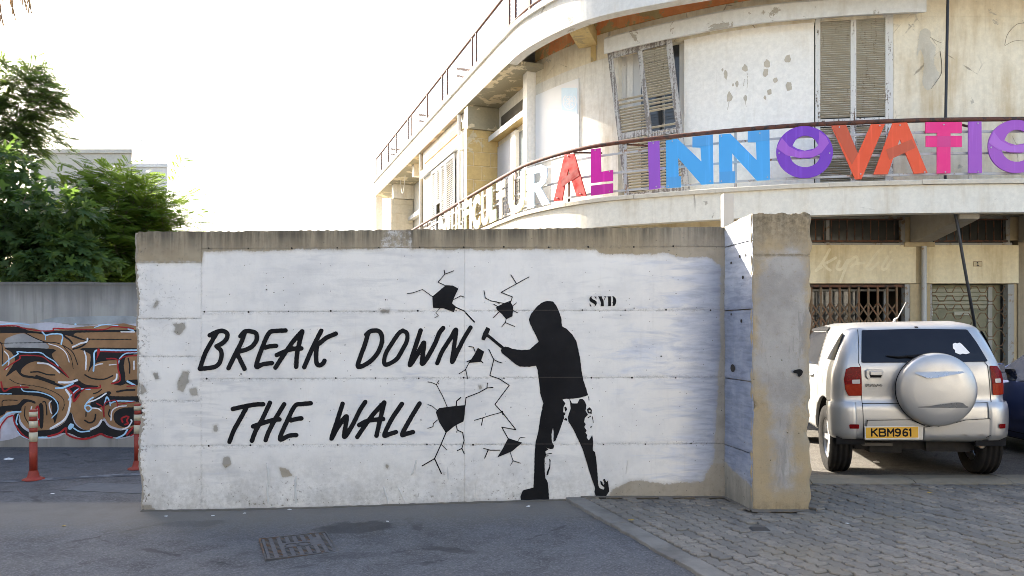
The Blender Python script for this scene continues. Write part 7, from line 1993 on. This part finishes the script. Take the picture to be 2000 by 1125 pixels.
ra = empty('roof_aerial', P(277, 327, 24.5), 'thin white aerial pole with a curved wire on the white house', 'aerial')
mb = MB(); mb.tube([P(277, 329, 24.5), P(276, 273, 24.5)], .025, 6); mb.build('pole', M_SLATW, ra)
mb = MB(); mb.tube(crom([P(268, 277, 24.5), P(276, 272.5, 24.5), (P(290, 279, 24.5)), P(303, 298, 24.5), P(309, 329, 24.5)], 6), .016, 5); mb.build('curved_wire', M_SLATW, ra)

# the other side of the street, behind the viewer, facing the sun
def street_house(name, label, x0, x1, y, h, mat, seed):
    random.seed(seed)
    r = empty(name, ((x0 + x1) / 2, y - 4, 0), label, 'building')
    mb = MB(); mb.box(x0, x1, y - 8, y, -.1, h); mb.build('walls', mat, r)
    mb = MB(); mb.box(x0, x1, y + .001, y + .25, h - .3, h + .05); mb.build('cornice', M_COPE, r)
    fm = gm = None
    nx_ = int((x1 - x0) / 2.6)
    for fl in range(int(h / 3.4)):
        for k in range(nx_):
            cx_ = x0 + (k + .5) * (x1 - x0) / nx_; z = .9 + fl * 3.4
            if fm is None:
                m_ = MB(); m_.box(-.6, .6, 0, .08, 0, 1.7); fm = m_.mesh('window', M_STILEW); m_ = MB(); m_.box(-.52, .52, .081, .09, .08, 1.62); gm = m_.mesh('pane', M_PANE)
            f = link_mesh('window', fm, r, Vector((cx_, y + .002, z)) - wloc(r)); link_mesh('pane', gm, f)
M_OPP1 = plaster('street_render', (.62, .52, .36), (.42, .31, .17), .5, .4, (.2, .15, .1), .2); M_OPP2 = plaster('street_white', (.72, .68, .60), (.5, .4, .26), .3, .4, (.25, .2, .14), .15)
r = empty('shade_block', (-22, 14, 0), 'tall plain cream block out of view, added to shade the foreground', 'building')  # unseen block, added so its shadow covers the road left of the wall
mb = MB(); mb.box(-27, -18, 3, 19.4, -.1, 17.8); mb.build('walls', plaster('block_render', (.50, .46, .38), (.36, .3, .2), .5, .4, (.2, .16, .12), .2), r)
mb = MB(); mb.box(-27.2, -17.8, 2.8, 19.6, 17.803, 18.1); mb.build('parapet_cap', M_COPE, r)
for fl in range(5):
    for k in range(5): mb = MB(); mb.box(-17.997, -17.9, 4.0 + k * 3.2, 5.2 + k * 3.2, 1.2 + fl * 3.3, 2.7 + fl * 3.3); mb.build('window', M_PANE, r)
street_house('street_house', 'ochre two storey house across the street facing the wall', -16, -1, -9, 7.6, M_OPP1, 1)
street_house('street_house', 'whitewashed two storey house across the street opposite the car', -.8, 17, -9.6, 7.9, M_OPP2, 2)

# ================================================================== LITTER
M_PAPER = simple('scrap_paper', (.66, .66, .65), .8, 0, .1, 30); M_YLEAF = simple('yellow_leaf', (.30, .21, .05), .7, 0, .3, 40)
def ground_z(x, y):
    if y > 7.43 and x > 1.3: return yz(x)
    s_ = (Vector((x, y)) - E0).dot(EN)
    if s_ > 0 and y < 7.1: return PAVE_Z + .004
    return float(gz(x))
def scrap(px, py, label, mat, sz, cat, name, group):
    Y = (CZ - .06) * F / (py - HZ); x = (px - 1000) * Y / F
    for _ in range(3): Y = (CZ - ground_z(x, Y)) * F / (py - HZ); x = (px - 1000) * Y / F
    z = ground_z(x, Y)
    mb = MB(); n_ = 8; a0 = random.uniform(0, 6)
    ring = [(x + sz * random.uniform(.6, 1.2) * math.cos(a0 + t), Y + sz * random.uniform(.5, 1) * math.sin(a0 + t), z + random.uniform(.002, .35 * sz)) for t in np.linspace(0, 2 * PI, n_, False)]
    mb.add([(x, Y, z + sz * .5)] + ring + [(x, Y, z + .001)], [(0, 1 + i, 1 + (i + 1) % n_) for i in range(n_)] + [(n_ + 1, 1 + (i + 1) % n_, 1 + i) for i in range(n_)])
    o = mb.build(name, mat); tag(o, label, cat, group, 'thing')
GP = 'paper scraps littering the ground'; GL_ = 'fallen yellow leaves'
for px, py, lb, sz in ((17, 898, 'white paper scrap on the asphalt just beside the lone bollard', .055), (103, 965, 'tiny white scrap on the asphalt in front of the pale slab', .02), (324, 1009, 'tiny white scrap near the broken end of the white wall', .018), (416, 1008, 'tiny white scrap below the first painted letters', .018), (478, 1003, 'tiny pale scrap at the wall foot below the painted T', .018),
                       (566, 996, 'flattened pale scrap at the wall foot below the painted H', .02), (757, 1019, 'tiny white scrap beside the dark damp stain', .015), (1032, 990, 'pale scrap by the painted boot', .025), (1712, 904, 'crumpled pale cloth scrap by the car tyre', .05), (1655, 1023, 'tiny scrap on the paving in front of the car', .015)):
    scrap(px, py, lb, M_PAPER, sz, 'litter', 'paper_scrap', GP)
for px, py, lb in ((1815, 963, 'yellow leaf alone on the paving behind the car'), (1174, 992, 'yellow leaf by the stencilled shoe'), (1193, 1003, 'yellow leaf on the concrete edging'), (1233, 1016, 'yellow leaf at the kerb edge below the wall corner'), (125, 1028, 'curled yellow leaf on the open asphalt before the bollard')):
    scrap(px, py, lb, M_YLEAF, .022, 'leaf', 'fallen_leaf', GL_)
